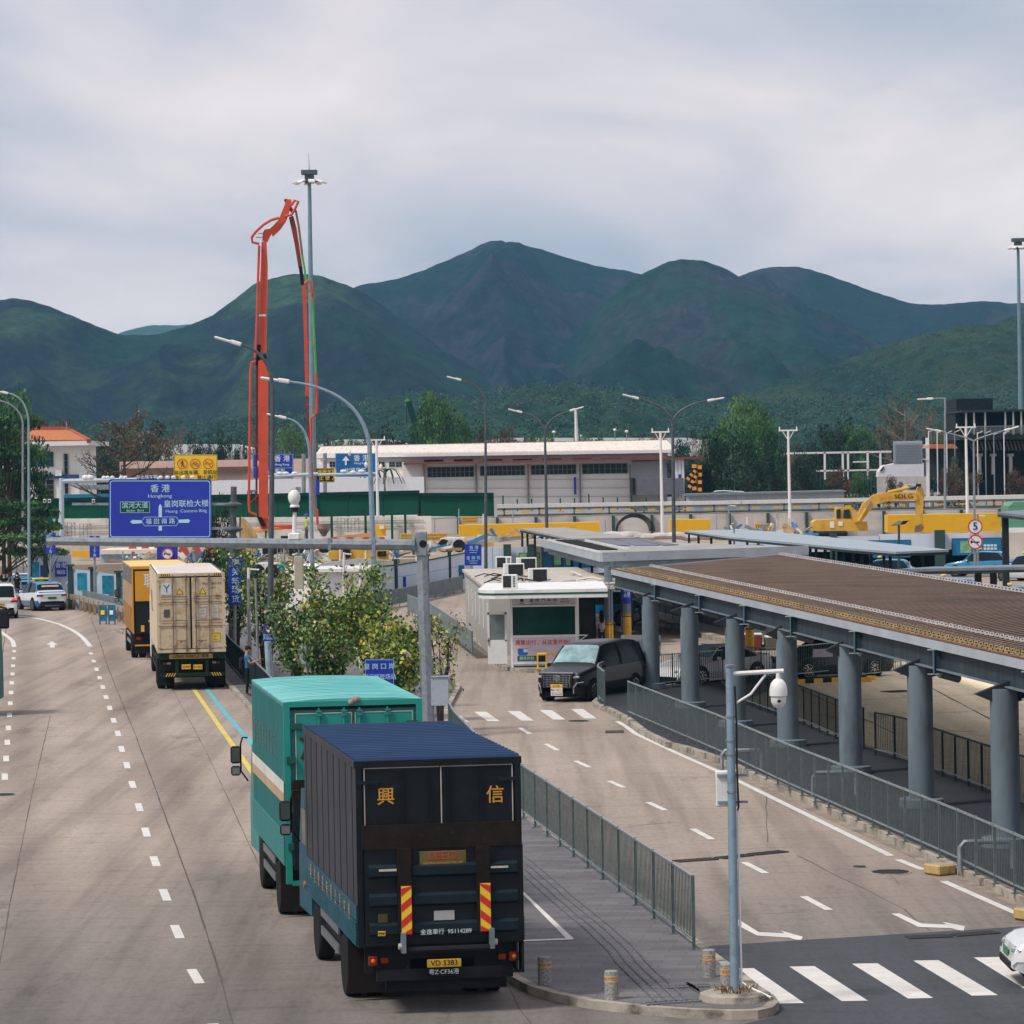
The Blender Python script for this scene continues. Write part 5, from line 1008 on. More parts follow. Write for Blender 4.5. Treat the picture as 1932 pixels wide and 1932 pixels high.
 for sd in(-1,1):
  b_=MB();b_.m(M('headlight',(.5,.53,.56),.08,metal=.5)).box((sd*W_*.33,L_/2-.15,k['top'][2][1]-.15),(.30,.2,.10),rz=-sd*.35,bev=.03);b_.build('headlight',t)
  b_=MB();b_.m(M('tail_lamp_red',(.16,.012,.014),.15)).box((sd*W_*.38,-L_/2+.12,k['belt'][-2][1]-.07),(.36,.2,.11),rz=sd*.25,bev=.03);b_.build('tail_light',t)
 return t
m_cblk=M('car_black',(.005,.006,.009),.28,var=.1,spec=.35);m_cwht=M('car_white',(.68,.69,.70),.2,var=.02,coat=.8);m_cdk=M('car_dark_teal',(.012,.022,.026),.25,spec=.4);m_tblu=M('taxi_blue',(.015,.20,.40),.22,var=.05,coat=.8);m_tblud=M('taxi_blue_dark',(.02,.12,.24),.25,coat=.6);m_silv=M('taxi_white',(.58,.61,.64),.25,var=.03,coat=.6);m_gplate=M('green_plate',(.05,.22,.13),.5)
m_wsg=M('windscreen_reflection',(.22,.34,.36),.15,var=.5,sc_=2)  # pale teal base colour stands in for the reflection on the glass
def place(px,py,z=0):p=G(px,py,z);return(p.x,p.y,z)
def sign_bar(t,z,m_,txt=None,mt=None,w_=.95,y=0.0):
 b_=MB();b_.m(m_).box((0,y,z),(w_,.22,.12),bev=.04);o_=b_.build('roof_sign',t);b_=MB();b_.m(m_blk).box((0,y,z-.07),(w_*.8,.1,.03));b_.build('roof_bracket',o_)
 if txt:text(txt,.085,mt,o_,(0,y-.113,z),off=.002)
 return o_
def rearbits(t,kind,plate,mp,mt,wtx=None):
 k=KINDS[kind];L_,W_=k['L'],k['W'];y=-L_/2;zb=k['belt'][-2][1]
 platebox(t,0,zb-.22,y-.012,.46,.14,mp,plate,mt,fs=.11);b_=MB();b_.m(m_chrome).box((0,y+.01,zb-.04),(W_*.72,.03,.03));b_.build('trim',t)
 b_=MB();b_.m(m_blk).box((0,y+.05,.33),(W_*.80,.16,.24),bev=.04);b_.m(m_chrome).box((0,y-.02,.30),(W_*.5,.03,.05));b_.build('rear_bumper',t)
 if wtx:b_=MB();b_.m(wtx);zt=k['top'][-4][1];b_.add([(-W_*.28,y+L_*.088,zt-.20),(W_*.28,y+L_*.088,zt-.20),(W_*.26,y+L_*.098,zt-.10),(-W_*.26,y+L_*.098,zt-.10)],[(0,1,2,3)]);b_.build('window_banner',t,fixn=False)
p=place(1053,1325);hv=rad(180-29)
van=car('people_carrier','black people carrier with a chrome grille waiting before the far zebra crossing','mpv',(0,0,0),0,m_cblk,cat='van',glass=m_glass,screen=m_wsg)
d_=Vector((-math.sin(hv),math.cos(hv),0));c_=Vector((p[0],p[1],0))-d_*2.42
van.location=c_;van.rotation_euler=(0,0,hv)
k=KINDS['mpv'];yn=k['L']/2
b_=MB();b_.m(m_blk).box((0,yn-.06,.72),(1.15,.14,.50));b_.m(m_chrome)
for i in range(6):b_.box((0,yn+.015,.52+i*.075),(lerp(.8,1.12,i/5),.02,.022))
for i in range(9):b_.box((-.48+i*.12,yn+.02,.70),(.018,.02,.40))
b_.box((0,yn-.03,.965),(1.25,.10,.07),bev=.02);b_.build('grille',van)
b_=MB();b_.m(m_chrome).lathe((0,yn+.03,.80),[(.10,-.01),(.11,0),(.10,.012),(.085,.012),(.085,-.01)],20,R=Matrix.Rotation(-math.pi/2,3,'X'));b_.box((0,yn+.035,.80),(.1,.015,.03));b_.build('emblem',van)
b_=MB();b_.m(m_chrome)
for sd in(-1,1):b_.tube([(sd*.60,yn-.02,.30),(sd*.62,yn+.0,.50),(sd*.72,yn-.04,.64),(sd*.88,yn-.22,.66)],.022,6)
b_.build('bumper_trim',van)
platebox(van,0,.40,yn+.03,.44,.14,m_wht,None,None);text('粤B·T8231',.1,m_sblk,van,(0,yn+.042,.40),(math.pi/2,0,math.pi),name='plate_lettering');platebox(van,0,.54,yn+.028,.44,.12,m_plate,None,None);text('SU 291',.1,m_sblk,van,(0,yn+.042,.54),(math.pi/2,0,math.pi),name='plate_lettering');platebox(van,0,.27,yn+.028,.44,.1,m_wht,None,None);text('粤Z·BX60澳',.075,m_sblk,van,(0,yn+.042,.27),(math.pi/2,0,math.pi),name='plate_lettering')
p=G(1263,1299);q_=G(1358,1289);hv=rad(180-46)
car('sedan_car','white sedan behind the first pillars, facing left','sedan',((p.x+q_.x)/2+.62,(p.y+q_.y)/2+.75,0),hv,m_cwht,cat='car',screen=m_wsg)
p=G(1457,1286);hv=rad(180-60)
car('sedan_car','dark teal sedan behind the railing beyond the third pillar','sedan',(p.x+2.15,p.y+1.9,0),hv,m_cdk,cat='car')
p=G(1912,1872);hv=rad(90)
o_=car('sedan_car','white electric car just entering at the lower right corner','sedan',(p.x+2.45,p.y+1.0,0),hv,m_cwht,cat='car')
b_=MB();b_.m(m_blk).box((0,2.38,.33),(1.2,.12,.16),bev=.03);b_.build('air_intake',o_);platebox(o_,0,.50,2.425,.46,.13,m_gplate,None,None)
p=G(84,1153);hv=rad(-6)
t=car('taxi','blue and white taxi with a yellow roof sign at the bend of the left road','suv',(p.x-.45,p.y+2.1,0),rad(24),m_silv,lower=m_tblud,cat='taxi',group='blue and white taxis',roofcol=m_tblu);taxi0=t
b_=MB();b_.m(m_tblu).box((0,-2.02,1.04),(1.5,.10,.10),bev=.03);b_.build('tailgate_band',t)
rearbits(t,'suv','粤B D10562',m_gplate,m_sblk,M('banner_salmon',(.62,.36,.28),.6));sign_bar(t,1.76,M('taxi_sign_yellow',(.72,.55,.10),.4),'出租 TAXI',m_oran)
p=G(24,1146);t=car('taxi','blue taxi with a white roof sign, farther left behind the other taxi','suv',(p.x-.3,p.y+5.8,0),rad(20),m_silv,lower=m_tblud,cat='taxi',group='blue and white taxis',roofcol=m_tblu)
b_=MB();b_.m(m_tblu).box((0,-2.02,1.02),(1.66,.12,.16),bev=.03);b_.build('tailgate_band',t)
rearbits(t,'suv','粤B D21770',m_gplate,m_sblk,M('banner_teal',(.15,.5,.5),.6));sign_bar(t,1.76,m_swht,'出租 TAXI',m_red)
p=G(-3,1168);t=car('people_carrier','white people carrier with glowing red lamps cut by the left edge','mpv',(p.x-.3,p.y+2.5,0),rad(10),m_cwht,cat='van')
rearbits(t,'mpv','TX 8016',m_plate,m_sblk)
for sd in(-1,1):b_=MB();b_.m(M('brake_light_lit',(.8,.05,.04),.3,emit=.9)).box((sd*.74,-2.45,1.06),(.32,.1,.09),bev=.03,R=Matrix.Rotation(sd*-.25,3,'Y'));b_.build('brake_light',t)
tmesh={}
def taxi_at(px,py,Y,rz,label,z=0):
 p_=P(px,py,Y);o_=dup(taxi0,(p_.x,Y,z),rz,label,'blue and white taxis')
 for ch in kids(o_):
  nm=ch.name.split('.')[0]
  if nm in('body','sill'):
   if nm not in tmesh:m_=ch.data.copy();m_.materials.clear();m_.materials.append(m_tblu if nm=='body' else m_silv);tmesh[nm]=m_
   ch.data=tmesh[nm]
 return o_
kk=[o_ for o_ in bpy.data.objects if o_.get('label','').startswith('blue taxi with a white roof sign')][0]
for ch in kids(kk):
 if ch.name.split('.')[0]=='body':ch.data.materials[0]=m_tblu
taxi_at(1847,1040,236,rad(68),'blue taxi beside the speed limit sign, facing left, before the blue billboard')
taxi_at(1990-50,1040,226,rad(40),'blue taxi cut by the right edge beyond the low canopy')
taxi_at(1660,1050,222,rad(78),'blue taxi behind the posts of the pale blue canopy')
taxi_at(1130,1090,176,rad(75),'blue taxi seen between the kiosk roof and the middle canopy columns')
taxi_at(1780,1090,186,rad(76),'blue taxi mostly hidden under the low thin canopy')
taxi_at(1905,1098,172,rad(84),'blue taxi with its roof sign showing over the slatted canopy at right')
m_ttl=M('truck_teal_dark',(.02,.14,.15),.5)
pp=P(-48,1400,118);t=thing('lorry','edge of a dark lorry with black mirror at the far left edge','truck',(pp.x-.4,118,0),0);b_=MB();b_.m(m_ttl).ext([(0,.5),(0,2.9),(1.7,2.9),(2.0,1.7),(2.0,.5)],0,-1.2,1.1);b_.build('cab',t)
b_=MB();b_.m(m_blk).tube([(1.1,.2,3.6),(1.5,.1,3.5),(1.5,.1,3.2)],.04);b_.box((1.42,.1,3.15),(.34,.12,.62),bev=.06);b_.build('wing_mirror',t);wheel(t,0.9,.9,.5,.28,False,1);wheel(t,-1.0,.9,.5,.28,False,-1)
# ------------------------------------------------------------ construction yard and background buildings
def pbox(b_,x0,x1,yt,yb,Y,dep=1.0,bev=0):
 a=P(x0,yb,Y);c=P(x1,yt,Y);a.z=P((x0+x1)/2,yb,Y).z;c.z=P((x0+x1)/2,yt,Y).z;b_.b2((a.x,Y,a.z),(c.x,Y+dep,c.z),bev=bev);return b_
def pthing(name,label,cat,x,y,Y,group=None):p_=P(x,y,Y);return thing(name,label,cat,(p_.x,Y,max(0,p_.z)),0,group)
def pslab(b_,pts,Y,dep=.05):
 q=[P(x,y,Y)for x,y in pts];n=len(q);vs=[(v.x,Y,v.z)for v in q]+[(v.x,Y+dep,v.z)for v in q]
 return b_.add(vs,[tuple(range(n)),tuple(range(2*n-1,n-1,-1))]+[(i,(i+1)%n,n+(i+1)%n,n+i)for i in range(n)])
m_wall=M('wall_offwhite',(.84,.82,.79),.8,var=.08,sc_=.5,stretch=(1,1,.3),dirt=(.68,.63,.58),dirt_amt=.5,dirt_sc=.5);m_wall2=M('wall_lilac_white',(.72,.72,.77),.8,var=.05);m_roofw=M('roof_cream_sheet',(.70,.64,.57),.7,var=.1,sc_=.6,stretch=(4,1,1),dirt=(.34,.25,.18),dirt_amt=.6,dirt_sc=.4,dirt_lo=.56)
m_win=M('window_dark',(.022,.035,.04),.25,var=.4,sc_=.8);m_redt=M('red_trim',(.19,.05,.04),.7);m_pipe=M('downpipe',(.25,.22,.20),.7);m_net=M('green_hoarding',(.008,.075,.045),.7,var=.15,sc_=.4,dirt=(.004,.05,.03),dirt_amt=.7,dirt_sc=.5);m_netd=M('green_hoarding_dark',(.004,.035,.026),.8)
m_pan=M('hoarding_pale',(.58,.65,.74),.6,var=.10,sc_=.35,dirt=(.46,.56,.68),dirt_amt=.5,dirt_sc=.5);m_panw=M('yard_panel_grey',(.50,.47,.45),.8,var=.15,sc_=.3,stretch=(1,1,3),dirt=(.36,.33,.31),dirt_amt=.6,dirt_sc=.4);m_concr=M('raw_concrete',(.56,.50,.43),.9,var=.2,sc_=.4,dirt=(.30,.25,.2),dirt_amt=.6,dirt_sc=.5,bump=.3,bs=3);m_yb2=M('yellow_barrier',(.72,.40,.012),.55,var=.05,sc_=.5,dirt=(.5,.28,.02),dirt_amt=.5,dirt_sc=1);m_mach=M('machine_yellow',(.62,.36,.04),.5,var=.12,sc_=1,dirt=(.35,.2,.06),dirt_amt=.6,dirt_sc=1.5)
m_postg=M('post_green_grey',(.04,.075,.07),.6);m_led=M('billboard_blue',(.012,.16,.32),.3,var=.25,sc_=.5);m_ledg=M('billboard_green',(.20,.42,.22),.4,var=.4,sc_=3)
ys=MB();ys.prism([(-60,246),(70,246),(70,320),(-60,320)],-.02,1.5);struct('yard_ground',ys,M('yard_earth',(.34,.28,.22),.95,sc_=.2,var=.3,bump=.4,bs=2))
def banner(t,x0,x1,yt,yb,Y,mat=None,nm='billboard',frame_=True):
 b_=MB();b_.m(mat or m_led);pbox(b_,x0,x1,yt,yb,Y-.08,.04)
 if frame_:b_.m(m_sblk);pbox(b_,x0-1,x1+1,yt-1,yb+1,Y-.06,.05)
 return b_.build(nm,t,world=True)
t=pthing('hoarding_wall','long white site hoarding with blue billboards behind the taxis at right','hoarding',1700,1085,246)
b_=MB();b_.m(m_pan);
for x0,x1,yt in((1380,1470,1016),(1470,1560,1013),(1560,1660,1012),(1660,1766,1007),(1766,1830,1006)):pbox(b_,x0+.3,x1-.3,yt,1112,246,.15)
b_.build('panel',t,world=True)
b_=MB();b_.m(m_concr);pbox(b_,1831,1900,1003,1112,246,.3);pbox(b_,1900,2010,1004,1112,244.5,.3);b_.build('concrete_panel',t,world=True)
b_=MB();b_.m(m_postg);pbox(b_,1766,1783,1000,1112,245.4,.5);pbox(b_,1568,1579,1006,1112,245.6,.4);b_.build('post',t,world=True)
o_=banner(t,1797,1889,1016,1047,246)
bq=MB();bq.m(m_ledg);pbox(bq,1812,1832,1021,1043,245.9,.01);bq.m(m_swht)
for k in range(2):
 for j in range(4):pbox(bq,1856+j*6.5,1861+j*6.5,1027+k*6,1031+k*6,245.9,.01)
bq.build('billboard_print',t,world=True)
o_=banner(t,1640,1717,1020,1052,246)
t=pthing('hoarding_wall','white hoarding with a wide blue billboard behind the flat canopy posts','hoarding',1100,1100,214)
b_=MB();b_.m(m_pan);
for x0,x1 in((893,930),(930,990),(990,1050),(1050,1110),(1110,1175),(1175,1240)):pbox(b_,x0+.3,x1-.3,1033-(x0-893)*.02,1112,214,.15)
b_.build('panel',t,world=True)
banner(t,1028,1125,1041,1070,214);bq=MB();bq.m(m_ledg);pbox(bq,1043,1060,1046,1066,213.86,.01);pbox(bq,1068,1076,1050,1066,213.86,.01);bq.build('billboard_print',t,world=True)
banner(t,1000,1018,1044,1070,214,m_ledg);banner(t,980,994,1044,1070,214,m_ledg)
b_=MB();b_.m(m_postg)
for x in(960,1005):pbox(b_,x-9,x+4,1027,1110,213.4,.4)
b_.build('post',t,world=True)
t=pthing('hoarding_wall','pale site hoarding with dark posts curving behind the flowering shrubs','hoarding',750,1130,212)
hp_=[(600,1095,1150,198),(650,1080,1146,203),(693,1071,1140,207),(748,1066,1134,211),(807,1057,1128,218),(849,1049,1122,224),(888,1041,1116,231)]
for(xa,ta,ba,Ya),(xb,tb,bb_,Yb)in zip(hp_,hp_[1:]):
 A_,B2_=PX(xa,Ya,0),PX(xb,Yb,0);za,zb=P(xa,ta,Ya).z,P(xb,tb,Yb).z;b_=MB();b_.m(m_pan);d=(B2_-A_).normalized()*.03
 vs=[]
 for off_ in(0,.12):vs+=[(A_.x,A_.y+off_,.0),(B2_.x,B2_.y+off_,.0),(B2_.x,B2_.y+off_,zb),(A_.x,A_.y+off_,za)]
 b_.add(vs,[(0,1,2,3),(7,6,5,4),(0,4,5,1),(1,5,6,2),(2,6,7,3),(3,7,4,0)])
 b_.m(m_postg)
 for q in(.33,.66):z_=q*za;b_.bar(A_+Vector((0,-.012,z_)),B2_+Vector((0,-.012,q*zb)),.01,.012)
 b_.bar(A_+Vector((0,0,za)),B2_+Vector((0,0,zb)),.1,.07);b_.build('panel',t,world=True)
 b_=MB();b_.m(m_postg).box((A_.x,A_.y-.1,(za+.25)/2),(.22,.22,za+.25));b_.box((A_.x,A_.y-.1,za+.3),(.4,.4,.1));b_.build('post',t,world=True)
b_=MB();b_.m(m_led);a=P(866,1092,227.2);b_.b2((a.x,a.y-.3,a.z),(P(876,1070,227.2).x,a.y-.25,P(876,1066,227.2).z));b_.build('billboard',t,world=True)
b_=MB();b_.m(m_sblue)
for x in(762,797):
 YY_=212.5 if x<780 else 216.5;pbox(b_,x-5,x+4,1088,1112,YY_,.03)
b_.build('notice',t,world=True)
t=pthing('hoarding_wall','pale blue hoarding with two teal posters behind the crash barrier','hoarding',180,1130,214)
hl=[(134,1073,207.5),(176,1078,206.5),(225,1085,205.5),(300,1096,204)]
for(xa,ta,Ya),(xb,tb,Yb)in zip(hl,hl[1:]):
 A_,B2_=PX(xa,Ya,0),PX(xb,Yb,0);za,zb=P(xa,ta,Ya).z,P(xb,tb,Yb).z;b_=MB();b_.m(M('hoarding_pale_blue',(.36,.50,.60),.6,var=.2,sc_=.6,dirt=(.55,.58,.62),dirt_amt=.8,dirt_sc=.6));vs=[]
 for off_ in(0,.12):vs+=[(A_.x,A_.y+off_,.0),(B2_.x,B2_.y+off_,.0),(B2_.x,B2_.y+off_,zb),(A_.x,A_.y+off_,za)]
 b_.add(vs,[(0,1,2,3),(7,6,5,4),(0,4,5,1),(1,5,6,2),(2,6,7,3),(3,7,4,0)]);b_.build('panel',t,world=True)
 b_=MB();b_.m(m_postg).box((A_.x,A_.y-.1,(za+.2)/2),(.25,.25,za+.2));b_.box((A_.x,A_.y-.1,za+.2),(.45,.45,.12));b_.build('post',t,world=True)
m_post1=M('poster_teal',(.02,.22,.34),.4,var=.5,sc_=1.6,dirt=(.25,.50,.25),dirt_amt=.8,dirt_sc=1.2,dirt_lo=.6)
for x0,x1,yt,yb,Y in((146,167,1081,1114,207),(193,213,1086,1121,205.9)):b_=MB();b_.m(m_post1);pbox(b_,x0,x1,yt,yb,Y-.25,.04);b_.build('poster',t,world=True)
t=pthing('hoarding_wall','white hoarding with teal poster and blue notices behind the people at left','hoarding',90,1130,240)
b_=MB();b_.m(m_pan);pbox(b_,56,92,1044,1150,240,.2);pbox(b_,92,134,1046,1150,238,.2);b_.build('panel',t,world=True)
b_=MB();b_.m(m_post1);pbox(b_,61,74,1060,1089,237.7,.05);b_.build('poster',t,world=True)
b_=MB();b_.m(m_sblue);pbox(b_,76,84,1066,1088,237.6,.05);pbox(b_,104,125,1060,1088,237.6,.05);b_.build('notice',t,world=True);text('香港',.38,m_swht,t,P(115,1067,237.5),world=True);text('福田',.3,m_swht,t,P(115,1080,237.5),world=True)
b_=MB();b_.m(m_postg);pbox(b_,83,89,1040,1150,237.2,.3);b_.build('post',t,world=True)
lw=[G(*p)for p in((112,1146),(150,1152),(200,1166),(240,1178),(300,1196))]
t=thing('crash_barrier','W-beam crash barrier on rusty posts at the bend of the left road','crash barrier',lw[0])
for i,p_ in enumerate(npoly(lw,2.0)):b_=MB();b_.m(M('rusty_post',(.30,.19,.11),.8,var=.3)).box(p_+Vector((0,.1,.4)),(.16,.16,.8));b_.build('post',t,world=True)
b_=MB();b_.m(M('barrier_beam',(.36,.33,.29),.5,metal=.3,var=.2,sc_=2))
for a,c in zip(lw,lw[1:]):
 for z_,o in((.62,0),(.72,-.05),(.82,0)):b_.bar(a+Vector((0,o,z_)),c+Vector((0,o,z_)),.03,.11)
b_.build('beam',t,world=True)
t=thing('low_wall','low grey sheet wall behind the crash barrier','wall',lw[0]+Vector((0,2,0)))
for a,c in zip(lw,lw[1:]):b_=MB();b_.m(m_fenceP).bar(a+Vector((0,2,.55)),c+Vector((0,2,.55)),.06,1.1);b_.build('panel',t,world=True)
for x0,x1,lb in((189,202,'blue folding barrier with a yellow label, leaning by the crash barrier'),(206,218,'small blue barrier right of the one with the yellow label')):
 p_=G((x0+x1)/2,1178);w_=(x1-x0)*p_.y/F;t=thing('folding_barrier',lb,'barrier',p_+Vector((0,-.2,0)),-.3,'blue folding barriers');b_=MB();b_.m(M('barrier_blue',(.02,.14,.24),.5))
 for xx in(-w_/2,w_/2):b_.box((xx,0,.5),(.06,.06,1.0))
 for z_ in(.2,.98):b_.box((0,0,z_),(w_,.05,.05))
 for k in range(1,8):b_.box((-w_/2+k*w_/8,0,.6),(.025,.025,.78))
 b_.box((0,0,.55),(w_*.9,.012,.6));b_.build('frame',t);b_=MB();b_.m(m_syel if x0<200 else m_swht).box((0,-.04,.62),(w_*.6,.01,.22));b_.build('label',t)
t=pthing('retaining_wall','long grey panelled wall with dark posts along the back of the building site','wall',1400,1010,292)
b_=MB();b_.m(m_panw);x=783
while x<1960:
 yt=979-(x-783)*.0175;pbox(b_,x+.2,x+48.8,yt,1012,292,.2);x+=49
b_.build('panel',t,world=True)
b_=MB();b_.m(m_postg);x=790
while x<1960:yt=977-(x-783)*.0175;pbox(b_,x,x+5,yt,1012,291.6,.3);x+=73
b_.build('post',t,world=True)
b_=MB();b_.m(m_pipe);pts=[]
for i in range(60):xx=783+i*20.3;pts.append(P(xx,977.5-(xx-783)*.0175+1.3*abs(math.sin(i*.9)),291.2))
b_.tube(pts,.05,5);b_.build('hose',t,world=True)
t=pthing('panel_fence','cream panel fence with green posts behind the concrete pump','fence',620,1015,286)
b_=MB();b_.m(M('panel_cream',(.70,.67,.62),.8,var=.1,sc_=.3,dirt=(.4,.36,.32),dirt_amt=.5,dirt_sc=.5));x=100
while x<800:pbox(b_,x+.3,x+33.7,976-(x-450)*.007,1030,286,.15);x+=34
b_.m(m_pipe)
for yy in(987,998):pbox(b_,100,800,yy,yy+.8,285.9,.05)
b_.build('panel',t,world=True)
b_=MB();b_.m(m_net)
for x in(105,213,250,345,452,500,624,688,738,763):pbox(b_,x,x+3.5,968,1022,285.4,.3)
b_.build('post',t,world=True)
for(x0,x1,yt0,yt1,yb0,yb1,lb)in((60,790,941,925,987,971,'long dark green site hoarding behind the blue direction sign and the red boom'),(794,930,930,929.5,974,974,'shorter dark green site hoarding right of the long one')):
 t=pthing('green_hoarding',lb,'hoarding',(x0+x1)/2,970,300);b_=MB();b_.m(m_net);n=max(1,int((x1-x0)/66))
 for i in range(n):
  xa,xb=lerp(x0,x1,i/n)+.3,lerp(x0,x1,(i+1)/n)-.3;f0,f1=i/n,(i+1)/n
  pslab(b_,[(xa,lerp(yb0,yb1,f0)),(xb,lerp(yb0,yb1,f1)),(xb,lerp(yt0,yt1,f1)),(xa,lerp(yt0,yt1,f0))],300,.15)
 b_.build('panel',t,world=True);b_=MB();b_.m(m_netd);pslab(b_,[(x0,yt0+7),(x1,yt1+7),(x1,yt1),(x0,yt0)],299.8,.2);b_.build('header',t,world=True)
 b_=MB();b_.m(m_postg)
 for i in range(n+1):xx=lerp(x0,x1,i/n);pbox(b_,xx-1.5,xx+1.5,lerp(yt0,yt1,i/n),1012,300.3,.2)
 b_.build('post',t,world=True)
for(x0,x1,yt0,yt1,yb,Y,lb)in((865,1131,991,985,1012,272,'long yellow barrier block left in the building site'),(1265,1340,980,980,1010,268,'square yellow barrier block in the middle of the building site'),(1675,1905,972,968,1005,266,'long yellow barrier behind the excavator bucket')):
 t=pthing('yellow_barrier',lb,'barrier',(x0+x1)/2,yb,Y,'yellow barrier blocks');b_=MB();b_.m(m_yb2);pslab(b_,[(x0,yb),(x1,yb),(x1,yt1),(x0,yt0)],Y,2.4);b_.build('block',t,world=True)
t=pthing('service_corridor','long pale roofed service corridor on grey posts behind the site wall','corridor',1400,960,312)
b_=MB();b_.m(M('corridor_roof',(.58,.57,.56),.6,var=.1,sc_=1,stretch=(6,1,1)));pslab(b_,[(938,959),(1398,951),(1398,944.5),(938,952)],312,1.8);pslab(b_,[(1399,951),(1980,940),(1980,932.5),(1399,944.5)],312,1.8);b_.build('roof',t,world=True)
b_=MB();b_.m(m_galv);pslab(b_,[(938,963),(1980,944),(1980,940),(938,959)],312.3,.3);pslab(b_,[(938,973),(1980,953.5),(1980,951.5),(938,971)],312.3,.2)
x=950
while x<1970:pbox(b_,x,x+3,957-(x-938)*.018,974-(x-938)*.018,312.3,.2);x+=66
b_.build('frame',t,world=True)
b_=MB();b_.m(m_postg);pslab(b_,[(938,975.5),(1980,956.5),(1980,953.5),(938,973)],311.8,.3);b_.build('gutter',t,world=True)
b_=MB();b_.m(m_yb2)
for i in range(30):xx=950+i*34+random.uniform(-6,6);pbox(b_,xx,xx+random.uniform(8,18),965.5-(xx-938)*.0185,968.5-(xx-938)*.0185,316,.4)
struct('yellow_kerb',b_)
t=pthing('mesh_fence','green mesh fence in front of the white depot','fence',1100,965,322);b_=MB();b_.m(m_net);
for i in range(14):xx=948+i*27;pbox(b_,xx,xx+2.2,944-(xx-938)*.0165-(9 if i%3==0 else 2),965-(xx-938)*.017,322,.1);b_.m(m_net)
for yy in range(0):pass
b_.build('post',t,world=True)
YD=345
t=pthing('depot','long white depot with cream sheet roof and dark strip windows','building',950,960,YD)
b_=MB();b_.m(m_wall);pbox(b_,761,1192,871,990,YD,14);b_.build('wall',t,world=True)
b_=MB();b_.m(m_wall);pbox(b_,598,1258,860,960,YD+6,20);b_.build('upper_wall',t,world=True)
b_=MB();b_.m(m_wall2);pbox(b_,1192,1257,870,962,YD+1,10);b_.build('end_bay',t,world=True)
b_=MB();b_.m(m_wall);pbox(b_,598,764,874,990,YD+2,12);b_.build('side_wing',t,world=True)
b_=MB();b_.m(m_roofw);p0=P(596,856,YD+4.5);p1=P(1274,848,YD+4.5);r0=P(606,842.5,YD+16);r1=P(1258,830,YD+16)
b_.add([p0,p1,r1,r0,p0+Vector((0,0,-.15)),p1+Vector((0,0,-.15)),r1+Vector((0,0,-.15)),r0+Vector((0,0,-.15))],[(0,1,2,3),(7,6,5,4),(0,4,5,1),(1,5,6,2),(2,6,7,3),(3,7,4,0)])
b_.m(M('ridge_rust',(.30,.19,.13),.8,var=.4)).bar(r0,r1,.4,.12)
for i in range(1,80):b_.m(m_roofw).bar(p0.lerp(p1,i/80)+Vector((0,0,.02)),r0.lerp(r1,i/80)+Vector((0,0,.02)),.06,.03)
b_.build('roof',t,world=True)
b_=MB();b_.m(m_wht);pslab(b_,[(596,864.5),(1274,854),(1274,848.5),(596,858.5)],YD+4.3,.4);b_.build('eaves',t,world=True)
b_=MB();b_.m(m_redt);pslab(b_,[(761,877),(1326,866),(1326,861.5),(761,873)],YD-2.2,8);b_.build('canopy_edge',t,world=True)
def window(t,x0,x1,yt,yb,Y,nx,ny=2,dark=None):
 b_=MB();b_.m(dark or m_win);pbox(b_,x0,x1,yt,yb,Y-.05,.06);o_=b_.build('window',t,world=True);f_=MB();f_.m(M('frame_grey',(.34,.34,.35),.6));w_=.22
 for i in range(nx+1):xx=lerp(x0,x1,i/nx);pbox(f_,xx-w_,xx+w_,yt,yb,Y-.12,.05)
 for j in range(ny+1):yy=lerp(yt,yb,j/ny);pbox(f_,x0,x1,yy-w_,yy+w_,Y-.13,.05)
 f_.build('window_frame',o_,world=True)
for x0,x1,yt,yb in((806.6,894,881,900),(906,990,879,897),(1002,1087,877,895)):window(t,x0,x1,yt,yb,YD,10)
window(t,1098.6,1183.8,874.8,893.5,YD,8,2)
for i in range(8):x0=800+i*56;window(t,x0,x0+36,867-(x0-800)*.008,871-(x0-800)*.014,YD+6,2,1)
for x0 in(622,734,747,715):window(t,x0,x0+11,871,881,YD+2,2)
b_=MB();b_.m(m_pipe)
for x in(801,899,997,1094.8,1189.5):pbox(b_,x-.9,x+.9,876,960,YD-.35,.3)
b_.build('downpipe',t,world=True)
b_=MB();b_.m(m_pipe)
for yy in(905,921,937):pslab(b_,[(762,yy+.5),(1191,yy-.8),(1191,yy-1),(762,yy+.3)],YD-.1,.08)
b_.build('cladding_joints',t,world=True)
b_=MB();b_.m(M('opening_grey',(.13,.13,.16),.6));pbox(b_,1197,1290,903,933,YD-6,6);b_.m(m_sblk);pbox(b_,1194,1198,902,933,YD-6.1,6);b_.build('lean_to',t,world=True)
b_=MB();b_.m(m_wht)
for x in(1281,1287,1275):pbox(b_,x,x+3.5,866,960,YD-1.8,.5)
b_.build('post',t,world=True)
b_=MB();b_.m(m_sblue);pbox(b_,1281,1285,895,930,YD-2.2,.1);pbox(b_,1083,1087,900,933,YD-.5,.1);b_.build('banner',t,world=True)
def palm(x,Y,yb,yt,label):
 B=P(x,yb,Y);T_=P(x+3,yt,Y);t=thing('palm_tree',label,'palm',B,0,'small palms beside the depot');b_=MB();b_.m(M('palm_trunk',(.16,.12,.09),.9)).tube([B,(B+T_)/2+Vector((-.1,0,0)),T_],[.09,.06,.05],6);b_.build('trunk',t,world=True)
 b_=MB();b_.m(M('palm_leaf',(.03,.07,.045),.6,var=.4))
 for i in range(11):
  a=i*.571;d=Vector((math.cos(a),math.sin(a)*.8,0));prev=T_
  for k in range(1,6):
   q=T_+d*(k*.34)+Vector((0,0,.5*math.sin(k*.62)-.045*k*k));b_.bar(prev,q,.20-.02*k,.03);prev=q
 b_.build('crown',t,world=True)
palm(825-0,335,935,895,'palm right of the white crossarm pole')if False else None
